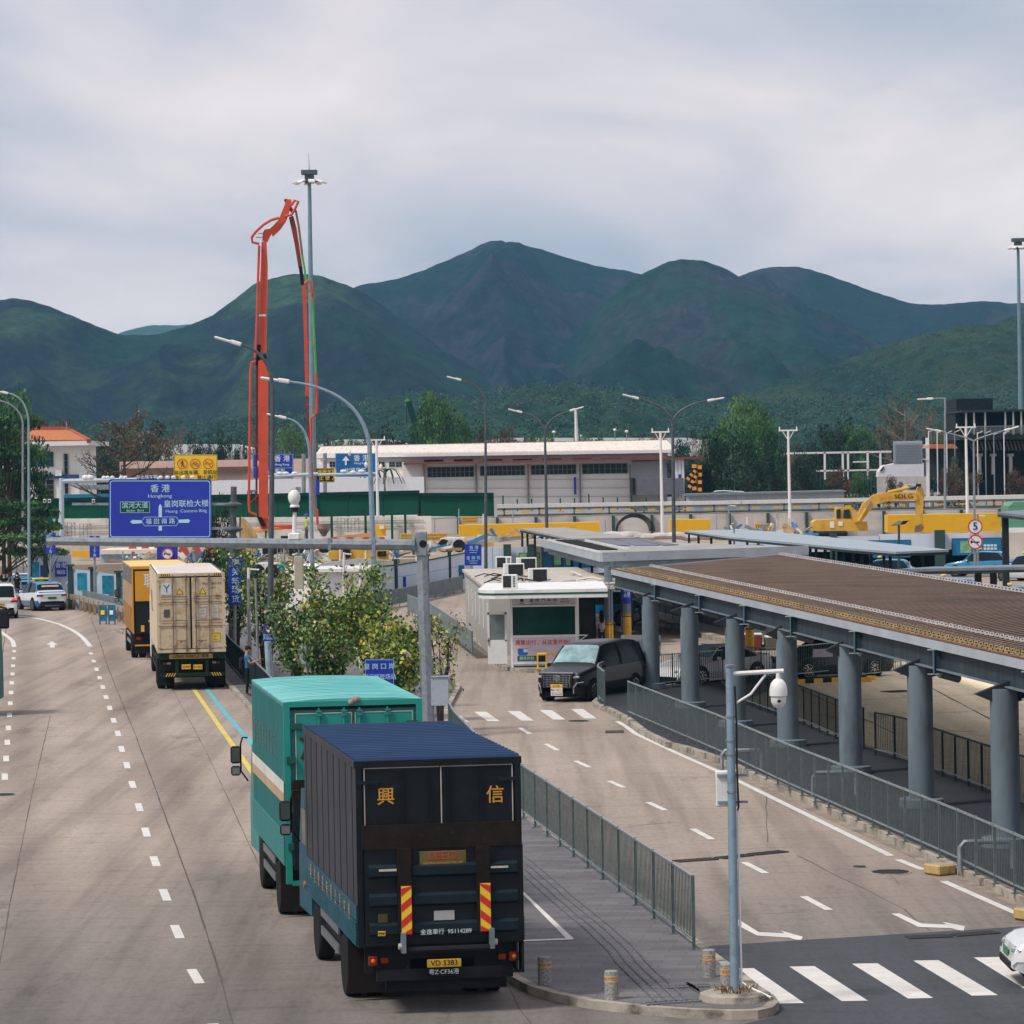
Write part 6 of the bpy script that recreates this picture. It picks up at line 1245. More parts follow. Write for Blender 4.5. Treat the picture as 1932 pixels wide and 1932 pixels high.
palm(726,330,928,890,'small palm just right of the near crossarm pole');palm(703,332,925,893,'small palm under the right blue overhead sign')
t=pthing('site_office','white flat-roofed site shed behind the flowering shrubs','shed',660,1110,195);b_=MB();b_.m(m_wall2);pbox(b_,597,684,1078,1190,195,5);b_.m(m_wall);pbox(b_,540,598,1068,1190,199,5);b_.build('wall',t,world=True);b_=MB();b_.m(m_wht);pbox(b_,594,694,1073,1079,194.5,6);b_.m(m_flat);pslab(b_,[(596,1073),(694,1073),(736,1058),(680,1054),(610,1062)],200.5,1);b_.build('roof',t,world=True)
t=pthing('site_office','blue-white corrugated shed behind the yellow truck','shed',270,1060,250);b_=MB();b_.m(M('shed_blue_white',(.40,.52,.60),.6,var=.25,sc_=1.5,stretch=(6,1,.3)));pbox(b_,190,310,1045,1120,250,6);b_.build('wall',t,world=True);b_=MB();b_.m(m_roofw);pbox(b_,187,313,1037,1045,249.5,7);b_.build('roof',t,world=True)
b_=MB();b_.m(m_concr);pbox(b_,60,470,1019,1090,258,1);o_=tag(b_.build('concrete_wall'),'raw concrete wall seen under the gantry beam at left','wall');
b_=MB();b_.m(m_yb2);pbox(b_,136,182,1039,1051,256,.5);tag(b_.build('yellow_barrier'),'orange-yellow board against the raw concrete wall','barrier')
for pts,Y,lb in(([(520,1064),(560,1072),(598,1092),(570,1090),(528,1080)],205,'blue tarpaulin roof sloping behind the dark lamp pole'),([(385,1056),(430,1066),(470,1092),(452,1092),(412,1074)],208,'blue tarpaulin roof sloping behind the container lorry')):b_=MB();b_.m(M('tarp_blue',(.01,.12,.30),.5,var=.3));pslab(b_,pts,Y,2);tag(b_.build('blue_tarpaulin'),lb,'tarpaulin')
t=pthing('generator_crane','yellow crane body with black and yellow chevrons above the white shed','crane',690,1055,225);b_=MB();b_.m(m_mach);pbox(b_,620,645,1040,1055,225,1.2);pbox(b_,660,732,1036,1056,226,1.6);b_.build('body',t,world=True);b_=MB();b_.m(m_sblk);pbox(b_,712,728,1040,1050,225.7,.3);pbox(b_,645,660,1036,1052,225.5,.5);b_.build('cab_window',t,world=True)
b_=MB();b_.m(m_mach)
for k in range(7):b_.bar(P(622+k*3,1055,224.8),P(628+k*3,1038,224.8),.08)
b_.build('legs',t,world=True)
t=pthing('timber_beam','long orange tapered steel beam lying behind the gantry beam','beam',665,1015,262);b_=MB();b_.m(M('orange_steel',(.55,.27,.08),.6));pslab(b_,[(629,1018),(705,1018),(705,1005),(660,1009),(629,1013)],262,.6);b_.build('beam',t,world=True)
t=pthing('switch_cabinet','yellow site switch cabinet by the cream fence','cabinet',713,1012,275);b_=MB();b_.m(m_yb2);pbox(b_,699,727,990,1012,275,1);b_.build('box',t,world=True);b_=MB();b_.m(m_wht);pbox(b_,716,724,991,998,274.8,.1);b_.build('notice',t,world=True)
for x0,x1,yt,yb,lb in((756,842,1006,1020,'low yellow mesh cage behind the gantry post'),(872,900,975,987,'yellow box with slots on the back wall'),(1425,1452,988,1006,'yellow wire cage by the site wall')):
 t=pthing('wire_cage',lb,'cage',(x0+x1)/2,yb,270,'yellow cages in the building site');b_=MB();b_.m(m_yb2);n=6
 for i in range(n+1):xx=lerp(x0,x1,i/n);pbox(b_,xx-.6,xx+.6,yt,yb,270,.1)
 for i in range(3):yy=lerp(yt,yb,i/2);pbox(b_,x0,x1,yy-.6,yy+.6,269.9,.1)
 b_.m(M('mesh_ochre',(.36,.24,.06),.8));pbox(b_,x0,x1,yt+2,yb-1,270.3,.6);b_.build('frame',t,world=True)
t=pthing('cable_coil','big coil of black cable leaning on the site wall','cable',1195,1005,284);b_=MB();b_.m(m_blk)
for k in range(6):c=P(1195+k*.8,1003,284);r=1.15+k*.05;b_.tube([c+Vector((r*1.1*math.cos(a),k*.1,r*math.sin(a)))for a in[math.pi*j/12 for j in range(13)]],.035,5)
b_.build('coil',t,world=True)
t=pthing('tarpaulin','crumpled pale tarpaulin lying behind the middle canopy','tarpaulin',1230,1010,262);b_=MB();b_.m(M('tarp_pale',(.46,.43,.40),.9,var=.2,sc_=1));pts=[]
for i in range(15):
 for j in range(2):pass
for k in range(16):c=P(1155+k*15,1012+random.uniform(-2,2),262);b_.sph(c,random.uniform(.35,.7),8,(1.6,1,.5))
b_.build('sheet',t,world=True)
t=pthing('rebar_stack','stack of pale steel barriers beside the excavator','barriers',1490,1005,268);b_=MB();b_.m(M('barrier_pale',(.55,.48,.44),.6,var=.3))
for k in range(9):pbox(b_,1463+k*.5,1498+k*.5,980+k*2.6,981+k*2.6,268-k*.1,.1)
for k in range(5):pbox(b_,1465+k*8,1466.2+k*8,978,1004,267,.1)
b_.build('frames',t,world=True)
t=pthing('site_container','green container at the right edge behind the canopy corner','container',1915,1005,262);b_=MB();b_.m(M('container_green',(.10,.28,.17),.5,var=.1));pbox(b_,1903,1990,956,995,262,4);pslab(b_,[(1903,956),(1990,956),(1990,945),(1913,947)],262.2,3.4);b_.build('body',t,world=True);b_=MB();b_.m(m_wht);pbox(b_,1903,1990,995,1005,261.9,4);b_.build('base',t,world=True)
YE=262
t=pthing('excavator','yellow excavator with raised arm and bucket down, SDLG on its boom','excavator',1600,1004,YE)
b_=MB();b_.m(m_mach);pslab(b_,[(1534,1001),(1534,986),(1540,981),(1604,979),(1612,984),(1636,984),(1638,1002),(1545,1003)],YE,2.6);b_.build('body',t,world=True)
b_=MB();b_.m(m_blk);pbox(b_,1538,1600,1002,1012,YE-.2,3.2,.2);b_.build('track',t,world=True)
b_=MB();b_.m(m_mach);pslab(b_,[(1577,980),(1577,960),(1581,957),(1608,957),(1614,962),(1614,980)],YE+.2,1.2);o_=b_.build('cab',t,world=True)
b_=MB();b_.m(m_win);pslab(b_,[(1591,978),(1592,962),(1603,961),(1606,978)],YE+.1,.05);pslab(b_,[(1578.5,978),(1578.5,962),(1586,960),(1586,978)],YE+.1,.05);b_.build('cab_window',o_,world=True)
b_=MB();b_.m(m_mach);pslab(b_,[(1612,986),(1616,978),(1628,950),(1648,934),(1668,929),(1729,929),(1731,943),(1672,946),(1652,952),(1640,965),(1626,984)],YE-.3,.7);o_=b_.build('boom',t,world=True)
text('SDLG',.42,m_sblk,o_,P(1705,937,YE-.36),sx=1.35,off=.02,world=True);text('中铁建工',.26,m_oran,o_,P(1671,938,YE-.36),off=.008,world=True)
b_=MB();b_.m(m_mach);pslab(b_,[(1728,938),(1730,922),(1735,916),(1740,920),(1745,935),(1742,950),(1741,990),(1735,997),(1730,992)],YE-.15,.5);b_.build('arm',t,world=True)
b_=MB();b_.m(m_mach).cyl(P(1675,929,YE-.2),P(1715,920,YE-.2),.12,.12,8);b_.m(m_galv).cyl(P(1715,920,YE-.2),P(1733,915,YE-.2),.06,.06,8);b_.m(m_mach).cyl(P(1620,984,YE-.4),P(1634,960,YE-.4),.12,.12,8);b_.m(m_galv).cyl(P(1634,960,YE-.4),P(1643,944,YE-.4),.06,.06,8);b_.m(m_blk).cyl(P(1733,913,YE-.3),P(1733,918,YE-.3),.2,.2,8);b_.build('hydraulic_ram',t,world=True)
b_=MB();b_.m(M('bucket_rust',(.20,.12,.07),.8,var=.4));pslab(b_,[(1729,992),(1740,988),(1744,996),(1738,1004),(1728,1004)],YE-.3,1.0);b_.build('bucket',t,world=True)
b_=MB();b_.m(m_wht);pbox(b_,1566,1574,984,996,YE-.05,.05);pbox(b_,1582,1590,984,992,YE-.05,.05);b_.build('notice',t,world=True)
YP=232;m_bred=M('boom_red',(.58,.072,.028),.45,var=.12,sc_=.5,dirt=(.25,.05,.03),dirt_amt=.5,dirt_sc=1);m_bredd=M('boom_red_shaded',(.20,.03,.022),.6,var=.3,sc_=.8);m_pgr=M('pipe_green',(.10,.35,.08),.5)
t=pthing('concrete_pump','concrete pump truck with a tall folded red boom and green pipe','concrete pump',510,1010,YP)
def bars(nm,pts,w_,mat,par=t,d=0.0):
 b_=MB();b_.m(mat)
 for(a,c)in zip(pts,pts[1:]):b_.bar(P(*a,YP+d),P(*c,YP+d),w_,w_*1.15,up=Vector((0,1,0)))
 return b_.build(nm,par,world=True)
def ptube(nm,pts,r,mat,d=0.0):b_=MB();b_.m(mat).tube([P(x,y,YP+d)for x,y in pts],r,7);return b_.build(nm,t,world=True,smooth=True)
b_=MB();b_.m(m_bred);pslab(b_,[(488.5,978),(487,682),(491,679),(501,680),(505,700),(505,978)],YP-.3,.6);b_.build('boom_section',t,world=True)
b_=MB();b_.m(m_bred);pslab(b_,[(489,665),(490.5,540),(493.5,456),(502,455),(504.5,500),(502,665)],YP,.5);b_.build('boom_section',t,world=True)
b_=MB();b_.m(m_wht);pslab(b_,[(488.5,593),(501.5,593),(501.5,597),(488.5,597)],YP-.03,.05);b_.build('white_band',t,world=True)
b_=MB();b_.m(m_bred);pslab(b_,[(495,454),(495.5,440),(499,433),(510,431),(526,414),(539,381),(541,376),(549,376),(550,384),(539,417),(527,434),(514,446),(512,440),(508,447),(504,456)],YP+.1,.5);b_.build('boom_section',t,world=True)
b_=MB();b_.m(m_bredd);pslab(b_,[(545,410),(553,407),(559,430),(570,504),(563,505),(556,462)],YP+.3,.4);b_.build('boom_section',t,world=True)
bars('boom_section',[(567,503),(571,538)],.22,m_sblk,d=.4);bars('boom_section',[(573.5,530),(577,640),(579.5,748)],.21,m_bred,d=.4);bars('boom_section',[(578,746),(582,800),(586,870),(589,945)],.13,m_bredd,d=.4)
bars('boom_joint',[(480+8,650),(487,690)],.28,m_sblk,d=.1);bars('boom_joint',[(492,676),(503,672)],.3,m_sblk);bars('boom_joint',[(538,376),(552,400)],.22,m_bredd,d=.4)
ptube('pipe',[(489,463),(487,520),(485,600),(483,650),(481,675)],.085,m_bred,-.2);ptube('pipe',[(482,682),(475,684),(473,700),(471,820),(469.5,950),(471,966),(484,972)],.085,m_bred,-.2);ptube('pipe',[(485,690),(484,800),(484,960)],.07,m_bredd,.1)
ptube('pipe',[(489,460),(476,457),(475,448),(482,438),(497,424),(512,415),(527,411)],.09,m_bred,-.1);ptube('pipe',[(537,408),(550,405),(556,395),(563,380),(556,378),(549,388)],.09,m_bred,.1)
ptube('pipe',[(558,397),(564,430),(570,480)],.075,M('pipe_brown',(.26,.12,.07),.7),.2);ptube('pipe',[(570,480),(575,510),(578,530)],.07,m_pgr,.2)
ptube('pipe',[(575,535),(582,529),(587,535),(590,561)],.09,m_bred,.2);ptube('pipe',[(590,561),(592,620),(596,704)],.085,m_pgr,.2);ptube('pipe',[(596,704),(598,740),(598,778),(593,784),(587,789),(587,860),(589,900),(590,958),(598,962),(599,990)],.085,m_bred,.2)
for(a,c)in(((485,690),(473,693)),((472,762),(486,762)),((471,840),(486,840)),((470,925),(486,925)),((471,950),(486,935)),((577,566),(591,566)),((578,645),(592,645)),((579,727),(596,727)),((580,762),(594,775)),((497,448),(483,448)),((498,440),(487,441)),((578,560),(586,545))):bars('pipe_bracket',[a,c],.05,m_bred,d=.0)
b_=MB();b_.m(m_bred);pslab(b_,[(486,978),(505,975),(509,990),(505,996),(492,996)],YP-.2,.7);b_.m(m_sblk);pslab(b_,[(484,975),(493,975),(503,992),(494,994)],YP-.3,.1);b_.build('turret',t,world=True)
b_=MB();b_.m(m_oran).lathe(P(505,1001,YP+.8),[(.9,0),(.9,.15),(.6,.2)],20);b_.build('slewing_ring',t,world=True)
b_=MB();b_.m(m_bred);pbox(b_,517,552,991,999,YP+1.5,1.5);b_.build('tank',t,world=True)
b_=MB();b_.m(M('cab_cream',(.62,.58,.50),.4));pslab(b_,[(503,1030),(503,1006),(508,1000),(560,999),(574,1006),(574,1030)],YP,2.2);o_=b_.build('cab',t,world=True);b_=MB();b_.m(m_win);pslab(b_,[(530,1018),(530,1011),(548,1011),(548,1018)],YP-.03,.05);b_.build('cab_window',o_,world=True)
b_=MB();b_.m(m_chas);pbox(b_,495,640,1030,1044,YP,2.2);pbox(b_,560,640,1018,1030,YP+.3,1.8);b_.build('chassis',t,world=True)
b_=MB();c=P(611,1012,YP+1);b_.m(M('hopper_clay',(.30,.22,.18),.8,var=.3)).lathe(c,[(.15,0),(.2,.15),(.42,.5),(.46,.8)],14);b_.build('hopper',t,world=True)
t=pthing('scaffold_props','bundle of yellow machine arms beside the red boom foot','machine',470,1040,240);b_=MB();b_.m(M('arm_ochre',(.52,.34,.15),.7,var=.3));pslab(b_,[(452,1060),(455,975),(462,980),(484,1010),(487,1050),(480,1065)],240,.7)
for k in range(6):b_.bar(P(456+k*4,985+k*6,239.7),P(470+k*3,1055,239.7),.08)
b_.build('arms',t,world=True)
YH=335
t=pthing('tiled_house','white two-storey building with an orange tiled hip roof at far left','building',70,950,YH)
b_=MB();b_.m(m_wall);pbox(b_,-60,148,838,990,YH,14);b_.build('wall',t,world=True)
b_=MB();b_.m(m_wht);pbox(b_,-60,167,833.5,842,YH-1.4,17);b_.build('eaves',t,world=True)
m_tile=M('orange_tile',(.50,.17,.06),.75,var=.25,sc_=.8,stretch=(5,1,1),dirt=(.22,.07,.04),dirt_amt=.7,dirt_sc=.8)
e0=P(-60,834,YH-1.4);e1=P(168,832,YH-1.4);h0=P(-60,814,YH+6);h1=P(132,812.5,YH+6);bk0=P(-60,832,YH+15);bk1=P(168,831,YH+15)
bk0.z=e0.z;bk1.z=e1.z
b_=MB();b_.m(m_tile);b_.add([e0,e1,h1,h0,bk0,bk1],[(0,1,2,3),(1,5,2),(5,4,3,2),(0,4,5,1)])
for i in range(60):u=i/59;b_.bar(e0.lerp(e1,u)+Vector((0,0,.06)),h0.lerp(h1,min(1,u*1.04)).lerp(h1,max(0,u-.9)*0)+Vector((0,0,.06)),.18,.10)
b_.m(M('ridge_tile',(.35,.09,.04),.8)).bar(h0+Vector((0,0,.15)),h1+Vector((0,0,.15)),.5,.45);b_.bar(h1,e1,.4,.35);b_.build('roof',t,world=True)
window(t,24,101,853,881,YH,5,2,M('window_green',(.03,.09,.085),.25,var=.3));window(t,121,129,856,932,YH,1,6);window(t,72,102,905,944,YH,2,4);window(t,-10,12,905,944,YH,2,4)
b_=MB();b_.m(M('band_blue',(.02,.09,.22),.6));pbox(b_,-60,148.5,897,904,YH-.3,.3);b_.build('blue_band',t,world=True)
b_=MB();b_.m(m_wht);pbox(b_,104,116,886,898,YH-.6,.5);b_.build('air_conditioner',t,world=True);b_=MB();b_.m(m_galv).cyl(P(126,815,YH+5),P(125,795,YH+5),.08,.05,6);b_.build('flagpole',t,world=True)
t=pthing('pink_building','low pink building with brown roof strip behind the yellow sign','building',420,930,390);b_=MB();b_.m(M('pink_wall',(.66,.46,.40),.85,var=.08));pbox(b_,227,600,868,940,390,12);b_.build('wall',t,world=True);b_=MB();b_.m(M('roof_brown',(.14,.08,.06),.85,var=.3));pbox(b_,227,470,882,893,389,2);b_.build('roof',t,world=True)
t=pthing('mesh_wall','white wall with fine square grid under the overhead signs','wall',560,940,330);b_=MB();b_.m(m_wall2);pbox(b_,395,800,903,960,330,.3);b_.build('wall',t,world=True)
t=pthing('walled_forecourt','blue-fenced forecourt roof between the tiled house and the big sign','fence',180,950,325);b_=MB();b_.m(M('fence_teal',(.02,.17,.27),.6));pbox(b_,115,230,932,942,325,.2);b_.m(m_galv);pbox(b_,150,210,915,924,328,3);b_.build('panel',t,world=True)
for i,(x0,x1,yt,yb,Y)in enumerate(((300,470,838,850,600),(600,770,829,842,620),(905,1330,826,836,620),(1060,1340,831,840,560))):
 b_=MB();b_.m(M('far_roof_white',(.58,.60,.60),.7,var=.05));pslab(b_,[(x0,yb+20),(x1,yb+20),(x1,yb-4),(x1-30,yt),(x0+40,yt),(x0,yb-2)],Y,20);tag(b_.build('far_hall'),['long low white hall roof far behind the pink building','white hall roof far behind the boom and mast','long white hall roof far behind the depot ridge','nearer low white hall roof behind the right half of the depot'][i],'building')
gl=None
for x,y in((1010,838),(1040,834),(1070,835),(1160,811),(1132,836),(1045,815),(1096,823),(1182,814)):
 if gl is None:
  gl=thing('globe_lamp','tiny white globe lamp above the far hall roofs','lamp',P(x,y,560),0,'globe lamps above the far hall roofs');b_=MB();b_.m(m_wht).sph((0,0,0),.27,8,(1,1,.8));b_.build('globe',gl);b_=MB();b_.m(m_galv).cyl((0,0,-3),(0,0,-.3),.07,.07,5);b_.build('stem',gl)
 else:dup(gl,P(x,y,560))
t=pthing('lattice_mast','white tapered chimney mast far behind the left two-arm lamp','mast',1087,850,480);b_=MB();b_.m(m_wht).cyl(P(1089,860,480),P(1086,772,480),.35,.18,6);b_.build('mast',t,world=True)
t=pthing('gate_frame','white open steel gate frame among the trees at right','gate',1620,910,380);b_=MB();b_.m(m_wht);pbox(b_,1480,1682,852,855.5,380,2)
for x in(1555,1589,1599,1636,1660):pbox(b_,x,x+2.8,853,905,380,.3)
pbox(b_,1540,1665,886,889,380,.5);pbox(b_,1610,1640,870,872.5,379,.3);b_.build('frame',t,world=True)
t=pthing('sign_back','back of a large grey road sign on a white pole at right','road sign',1712,900,330);b_=MB();b_.m(M('sign_back_grey',(.33,.37,.42),.5,var=.1));pbox(b_,1686,1740,832,876,330,.1)
b_.m(m_galv)
for yy in range(836,876,5):pbox(b_,1687,1739,yy,yy+.7,329.85,.1)
b_.build('panel',t,world=True);b_=MB();b_.m(m_wht);pbox(b_,1748.5,1752,826,945,330.2,.3);pbox(b_,1686,1752,839,841,330.1,.15);pbox(b_,1686,1752,866,868,330.1,.15);b_.build('pole',t,world=True)
t=pthing('lorry','white articulated lorry far behind the excavator','truck',1700,905,360);b_=MB();b_.m(m_wall2);pslab(b_,[(1672,900),(1672,878),(1690,874),(1762,873),(1762,900)],360,2.5);b_.build('trailer',t,world=True);b_=MB();b_.m(m_wht);pslab(b_,[(1657,900),(1658,890),(1666,879),(1672,877),(1672,900)],360,2.4);b_.build('cab',t,world=True);b_=MB();b_.m(m_win);pslab(b_,[(1659,889),(1667,880.5),(1669,882),(1664,889)],359.9,.05);b_.build('cab_window',t,world=True)
t=pthing('panel_fence','tall grey panel fence below the white lorry','fence',1700,930,350);b_=MB();b_.m(m_panw);
for i in range(5):pbox(b_,1655+i*19,1673+i*19,899,935,350,.2)
b_.build('panel',t,world=True)
t=pthing('mesh_fence','tall dark green mesh fence left of the white lorry','fence',1600,930,352);b_=MB();b_.m(m_postg)
for i in range(26):pbox(b_,1500+i*6,1500.8+i*6,890,945,352,.08)
b_.build('bars',t,world=True)
t=pthing('tank_shed','long blue-grey shed with a sheet roof under the dark trees','shed',1460,955,318);b_=MB();b_.m(M('shed_grey_blue',(.36,.42,.48),.6,var=.12));pbox(b_,1300,1592,930,962,318,4);b_.build('wall',t,world=True);b_=MB();b_.m(m_steel);pslab(b_,[(1296,936),(1596,928),(1596,925),(1296,932)],317.5,5);b_.build('roof',t,world=True)
YK=352;m_dk=M('dark_building',(.012,.016,.018),.6,var=.4);m_dk2=M('dark_building_grey',(.035,.040,.042),.7,var=.4,sc_=.5)
t=pthing('dark_building','black unfinished building on pillars with balcony at the right edge','building',1880,950,YK)
b_=MB();b_.m(m_dk);pbox(b_,1805,1873,752,775,YK+4,8);pbox(b_,1805,1826,775,940,YK+6,8);b_.build('tower',t,world=True)
b_=MB();b_.m(m_dk2);pbox(b_,1812,2050,818,828,YK,14);pbox(b_,1815,2050,772,776,YK-.5,15);b_.build('floor_slab',t,world=True)
b_=MB();b_.m(m_dk);pbox(b_,1822,2050,776,940,YK+8,6);b_.build('wall',t,world=True)
b_=MB();b_.m(M('pillar_pale',(.42,.43,.42),.7))
for x in(1822,1837,1858,1896,1911,1926,1945):pbox(b_,x,x+2.2,776,820,YK-.2,.3)
for x in(1846,1872,1905):pbox(b_,x,x+5,860,895,YK+2,.6);pbox(b_,x-3,x+8,856,861,YK+2,.8)
b_.build('pillar',t,world=True)
b_=MB();b_.m(m_galv)
for i in range(60):x=1823+i*2.4;pbox(b_,x,x+.4,804,818,YK-.4,.05)
pbox(b_,1822,1980,803,804.2,YK-.4,.08);b_.build('balcony_rail',t,world=True)
b_=MB();b_.m(M('corrugated_soffit',(.10,.085,.07),.8,var=.5))
for i in range(20):x=1828+i*7;pslab(b_,[(x,832),(x+3,832),(x+8,850),(x+5,850)],YK+1,.3)
b_.build('soffit_ribs',t,world=True)
b_=MB();b_.m(m_tile);pslab(b_,[(1744,846),(1756,838),(1800,838),(1808,846)],YK-4,4);b_.m(m_dk2);pbox(b_,1750,1806,846,900,YK-2,3);b_.build('porch',t,world=True)
fp=None
for x in(1752,1768,1786,1801,1844,1859,1875,1894):
 T_=P(x,815+random.uniform(-3,3),335)
 t=thing('white_post','slim white mast in the row before the dark building','post',PX(x+2,335,3),0,'slim white masts before the dark building');b_=MB();b_.m(m_galv if x%2 else m_wht).cyl(PX(x+2,335,3),T_,.065,.05,6);b_.build('pole',t,world=True);b_=MB();b_.m(m_wht).bar(T_-Vector((.0,0,.1)),T_+Vector((.5,0,.12)),.06);b_.build('bracket',t,world=True)
t=pthing('height_gauge','black and yellow striped gauge frame right of the depot','gauge',1310,940,333);
for(x0,x1,yt)in((1306,1314,876),(1317,1324,878)):
 b_=MB()
 for k in range(9):b_.m(m_sblk if k%2 else m_oran);pbox(b_,x0,x1,yt+k*7,yt+k*7+7,333,.4)
 b_.build('post',t,world=True)
b_=MB()
for k in range(6):b_.m(m_sblk if k%2 else m_oran);a=P(1297+k*3,905-k*3.5,333.1);c=P(1300+k*3,901.5-k*3.5,333.1);b_.bar(a,c,.35,.3)
for k in range(6):b_.m(m_sblk if k%2 else m_oran);b_.bar(P(1300+k*2.6,920-k*4.5,333.1),P(1302.6+k*2.6,915.5-k*4.5,333.1),.35,.3)
b_.build('brace',t,world=True)
m_clw=M('clutter_white',(.66,.64,.60),.7,var=.15);m_clb=M('clutter_blue',(.05,.20,.42),.6,var=.2);m_clo=M('clutter_ochre',(.50,.33,.16),.8,var=.3);m_clg=M('clutter_grey',(.30,.31,.32),.7,var=.25);m_clr=M('clutter_red',(.45,.08,.05),.6)
def clutter(nm,lb,grp,spots,fn):
 for x,y,Y in spots:
  t_=thing(nm,lb,nm.split('_')[-1],P(x,y,Y),0,grp);fn(t_,x,y,Y)
def c_cabin(t_,x,y,Y):
 w_=30;b_=MB();b_.m(m_clw);pbox(b_,x-w_/2,x+w_/2,y-19,y,Y,2.6);b_.build('wall',t_,world=True);b_=MB();b_.m(m_clg);pbox(b_,x-w_/2-1,x+w_/2+1,y-21,y-19,Y-.2,3);b_.build('roof',t_,world=True);window(t_,x-9,x-1,y-14,y-7,Y,2,1)
clutter('site_cabin','small white site cabin with a grey flat roof among the yard clutter','small white site cabins',[(95,1018,275),(220,1034,262),(552,1056,238),(432,1036,250),(770,1046,250)],c_cabin)
def c_scaf(t_,x,y,Y):
 b_=MB();b_.m(m_clg)
 for i in range(4):pbox(b_,x+i*7,x+i*7+.9,y-26,y,Y,.1)
 for j in range(4):pbox(b_,x,x+22,y-26+j*8,y-25.2+j*8,Y-.05,.1)
 b_.bar(P(x,y,Y),P(x+21,y-26,Y),.05);b_.build('frame',t_,world=True)
clutter('steel_scaffold','grey steel scaffold frame standing in the yard clutter','scaffold frames in the yard',[(120,1012,278),(150,1014,277),(372,1015,276),(636,1004,283),(655,1004,283),(405,1034,240),(523,1060,230)],c_scaf)
def c_bar(t_,x,y,Y):
 b_=MB();b_.m(m_clr if int(x)%2 else m_clw).ext([(0,0),(.55,0),(.35,.9),(.2,.9)],1,0,1);b_.v=[(P(x,y,Y).x+v[0]*2,Y+v[1]*.3,P(x,y,Y).z+v[2])for v in b_.v];b_.build('block',t_,world=True)
clutter('water_barrier','low plastic barrier block, red or white, at the foot of the yard wall','plastic barrier blocks in the yard',[(235+i*24,1052+(i%2),252)for i in range(10)]+[(600+i*15,1040,236)for i in range(8)],c_bar)
def c_pile(t_,x,y,Y):
 b_=MB();r_=random.Random(int(x))
 for i in range(12):b_.m((m_clo,m_clg,m_clw,m_clb)[i%4]);a=P(x+r_.uniform(-12,12),y-r_.uniform(0,6),Y+r_.uniform(0,1));b_.bar(a,a+Vector((r_.uniform(-1.6,1.6),r_.uniform(-.5,.5),r_.uniform(-.1,.7))),r_.uniform(.08,.22),r_.uniform(.06,.3))
 b_.build('pile',t_,world=True)
clutter('material_pile','untidy pile of timber and pipes in the building site','piles of timber and pipes',[(x,y,Y)for x,y,Y in((250,1064,236),(310,1066,236),(365,1064,236),(485,1062,232),(540,1074,228),(575,1070,228),(610,1060,230),(655,1066,226),(700,1062,228),(745,1052,234),(800,1044,240),(838,1038,245),(930,1020,262),(1000,1016,264),(1380,1008,262),(1440,1010,262),(1510,1008,262),(880,1030,250))],c_pile)
def c_post(t_,x,y,Y):
 b_=MB();b_.m(m_clg if int(x)%3 else m_wht).cyl(P(x,y,Y),P(x-.4,y-random.Random(int(x)).uniform(28,52),Y),.06,.05,6);b_.build('pole',t_,world=True);b_=MB();b_.m(m_clg).box(P(x,y,Y),(.3,.3,.1));b_.build('base',t_,world=True)
clutter('cable_post','thin upright post carrying site cables','thin cable posts in the building site',[(x,1075,224)for x in(232,318,388,476,536,588,642,690,742,786)]+[(x,1010,284)for x in(820,866,912,968,1040,1142,1352,1410,1466)],c_post)
def c_lorry(t_,x,y,Y):
 b_=MB();b_.m(m_clw);pslab(b_,[(x-22,y),(x-22,y-13),(x-12,y-15),(x+24,y-15),(x+24,y)],Y,2.3);b_.build('body',t_,world=True);b_=MB();b_.m(m_win);pslab(b_,[(x-20,y-6),(x-20,y-12),(x-13,y-13),(x-13,y-6)],Y-.03,.05);b_.build('cab_window',t_,world=True);b_=MB();b_.m(m_chas)
 for q in(-14,14):b_.cyl(P(x+q,y,Y-.05),P(x+q,y,Y)+Vector((0,.4,0)),.45,.45,12)
 b_.build('wheels',t_,world=True)
clutter('site_truck','white site truck parked in the yard behind the hoarding','white site trucks',[(500,1078,226),(455,1072,230),(852,1030,248)],c_lorry)
t=pthing('mobile_crane','small green mobile crane boom rising left of the tall bright green tree','crane',785,830,450);b_=MB();b_.m(M('crane_green',(.008,.045,.03),.5)).bar(P(790,825,450),P(771,757,450),.75,.75);b_.m(M('crane_green_light',(.10,.32,.08),.5)).bar(P(772,760,450),P(766,753,450),.5,.5);b_.m(m_blk).bar(P(767,755,450),P(767,800,450),.06);b_.build('boom',t,world=True);b_=MB();b_.m(MATS['crane_green']);pbox(b_,780,800,825,838,450,3);b_.build('body',t,world=True)
for x,lb in((1310,'thin lattice tower with a lamp box behind the height gauge, left one'),(1331,'thin lattice tower behind the height gauge, right one')):
 t=pthing('lattice_tower',lb,'tower',x,870,350,'thin lattice towers behind the height gauge');b_=MB();b_.m(m_pipe)
 for k in(-1,1):b_.bar(P(x+k*7,872,350),P(x+k*1.5,828,350),.09)
 for q in range(6):yy=868-q*7;w_=7-5.5*q/6;b_.bar(P(x-w_,yy,350),P(x+w_*.85,yy-7,350),.06);b_.bar(P(x+w_,yy,350),P(x-w_*.85,yy-7,350),.06)
 b_.m(m_blk);pbox(b_,x-4,x+4,824,829,350,.5);b_.build('frame',t,world=True)
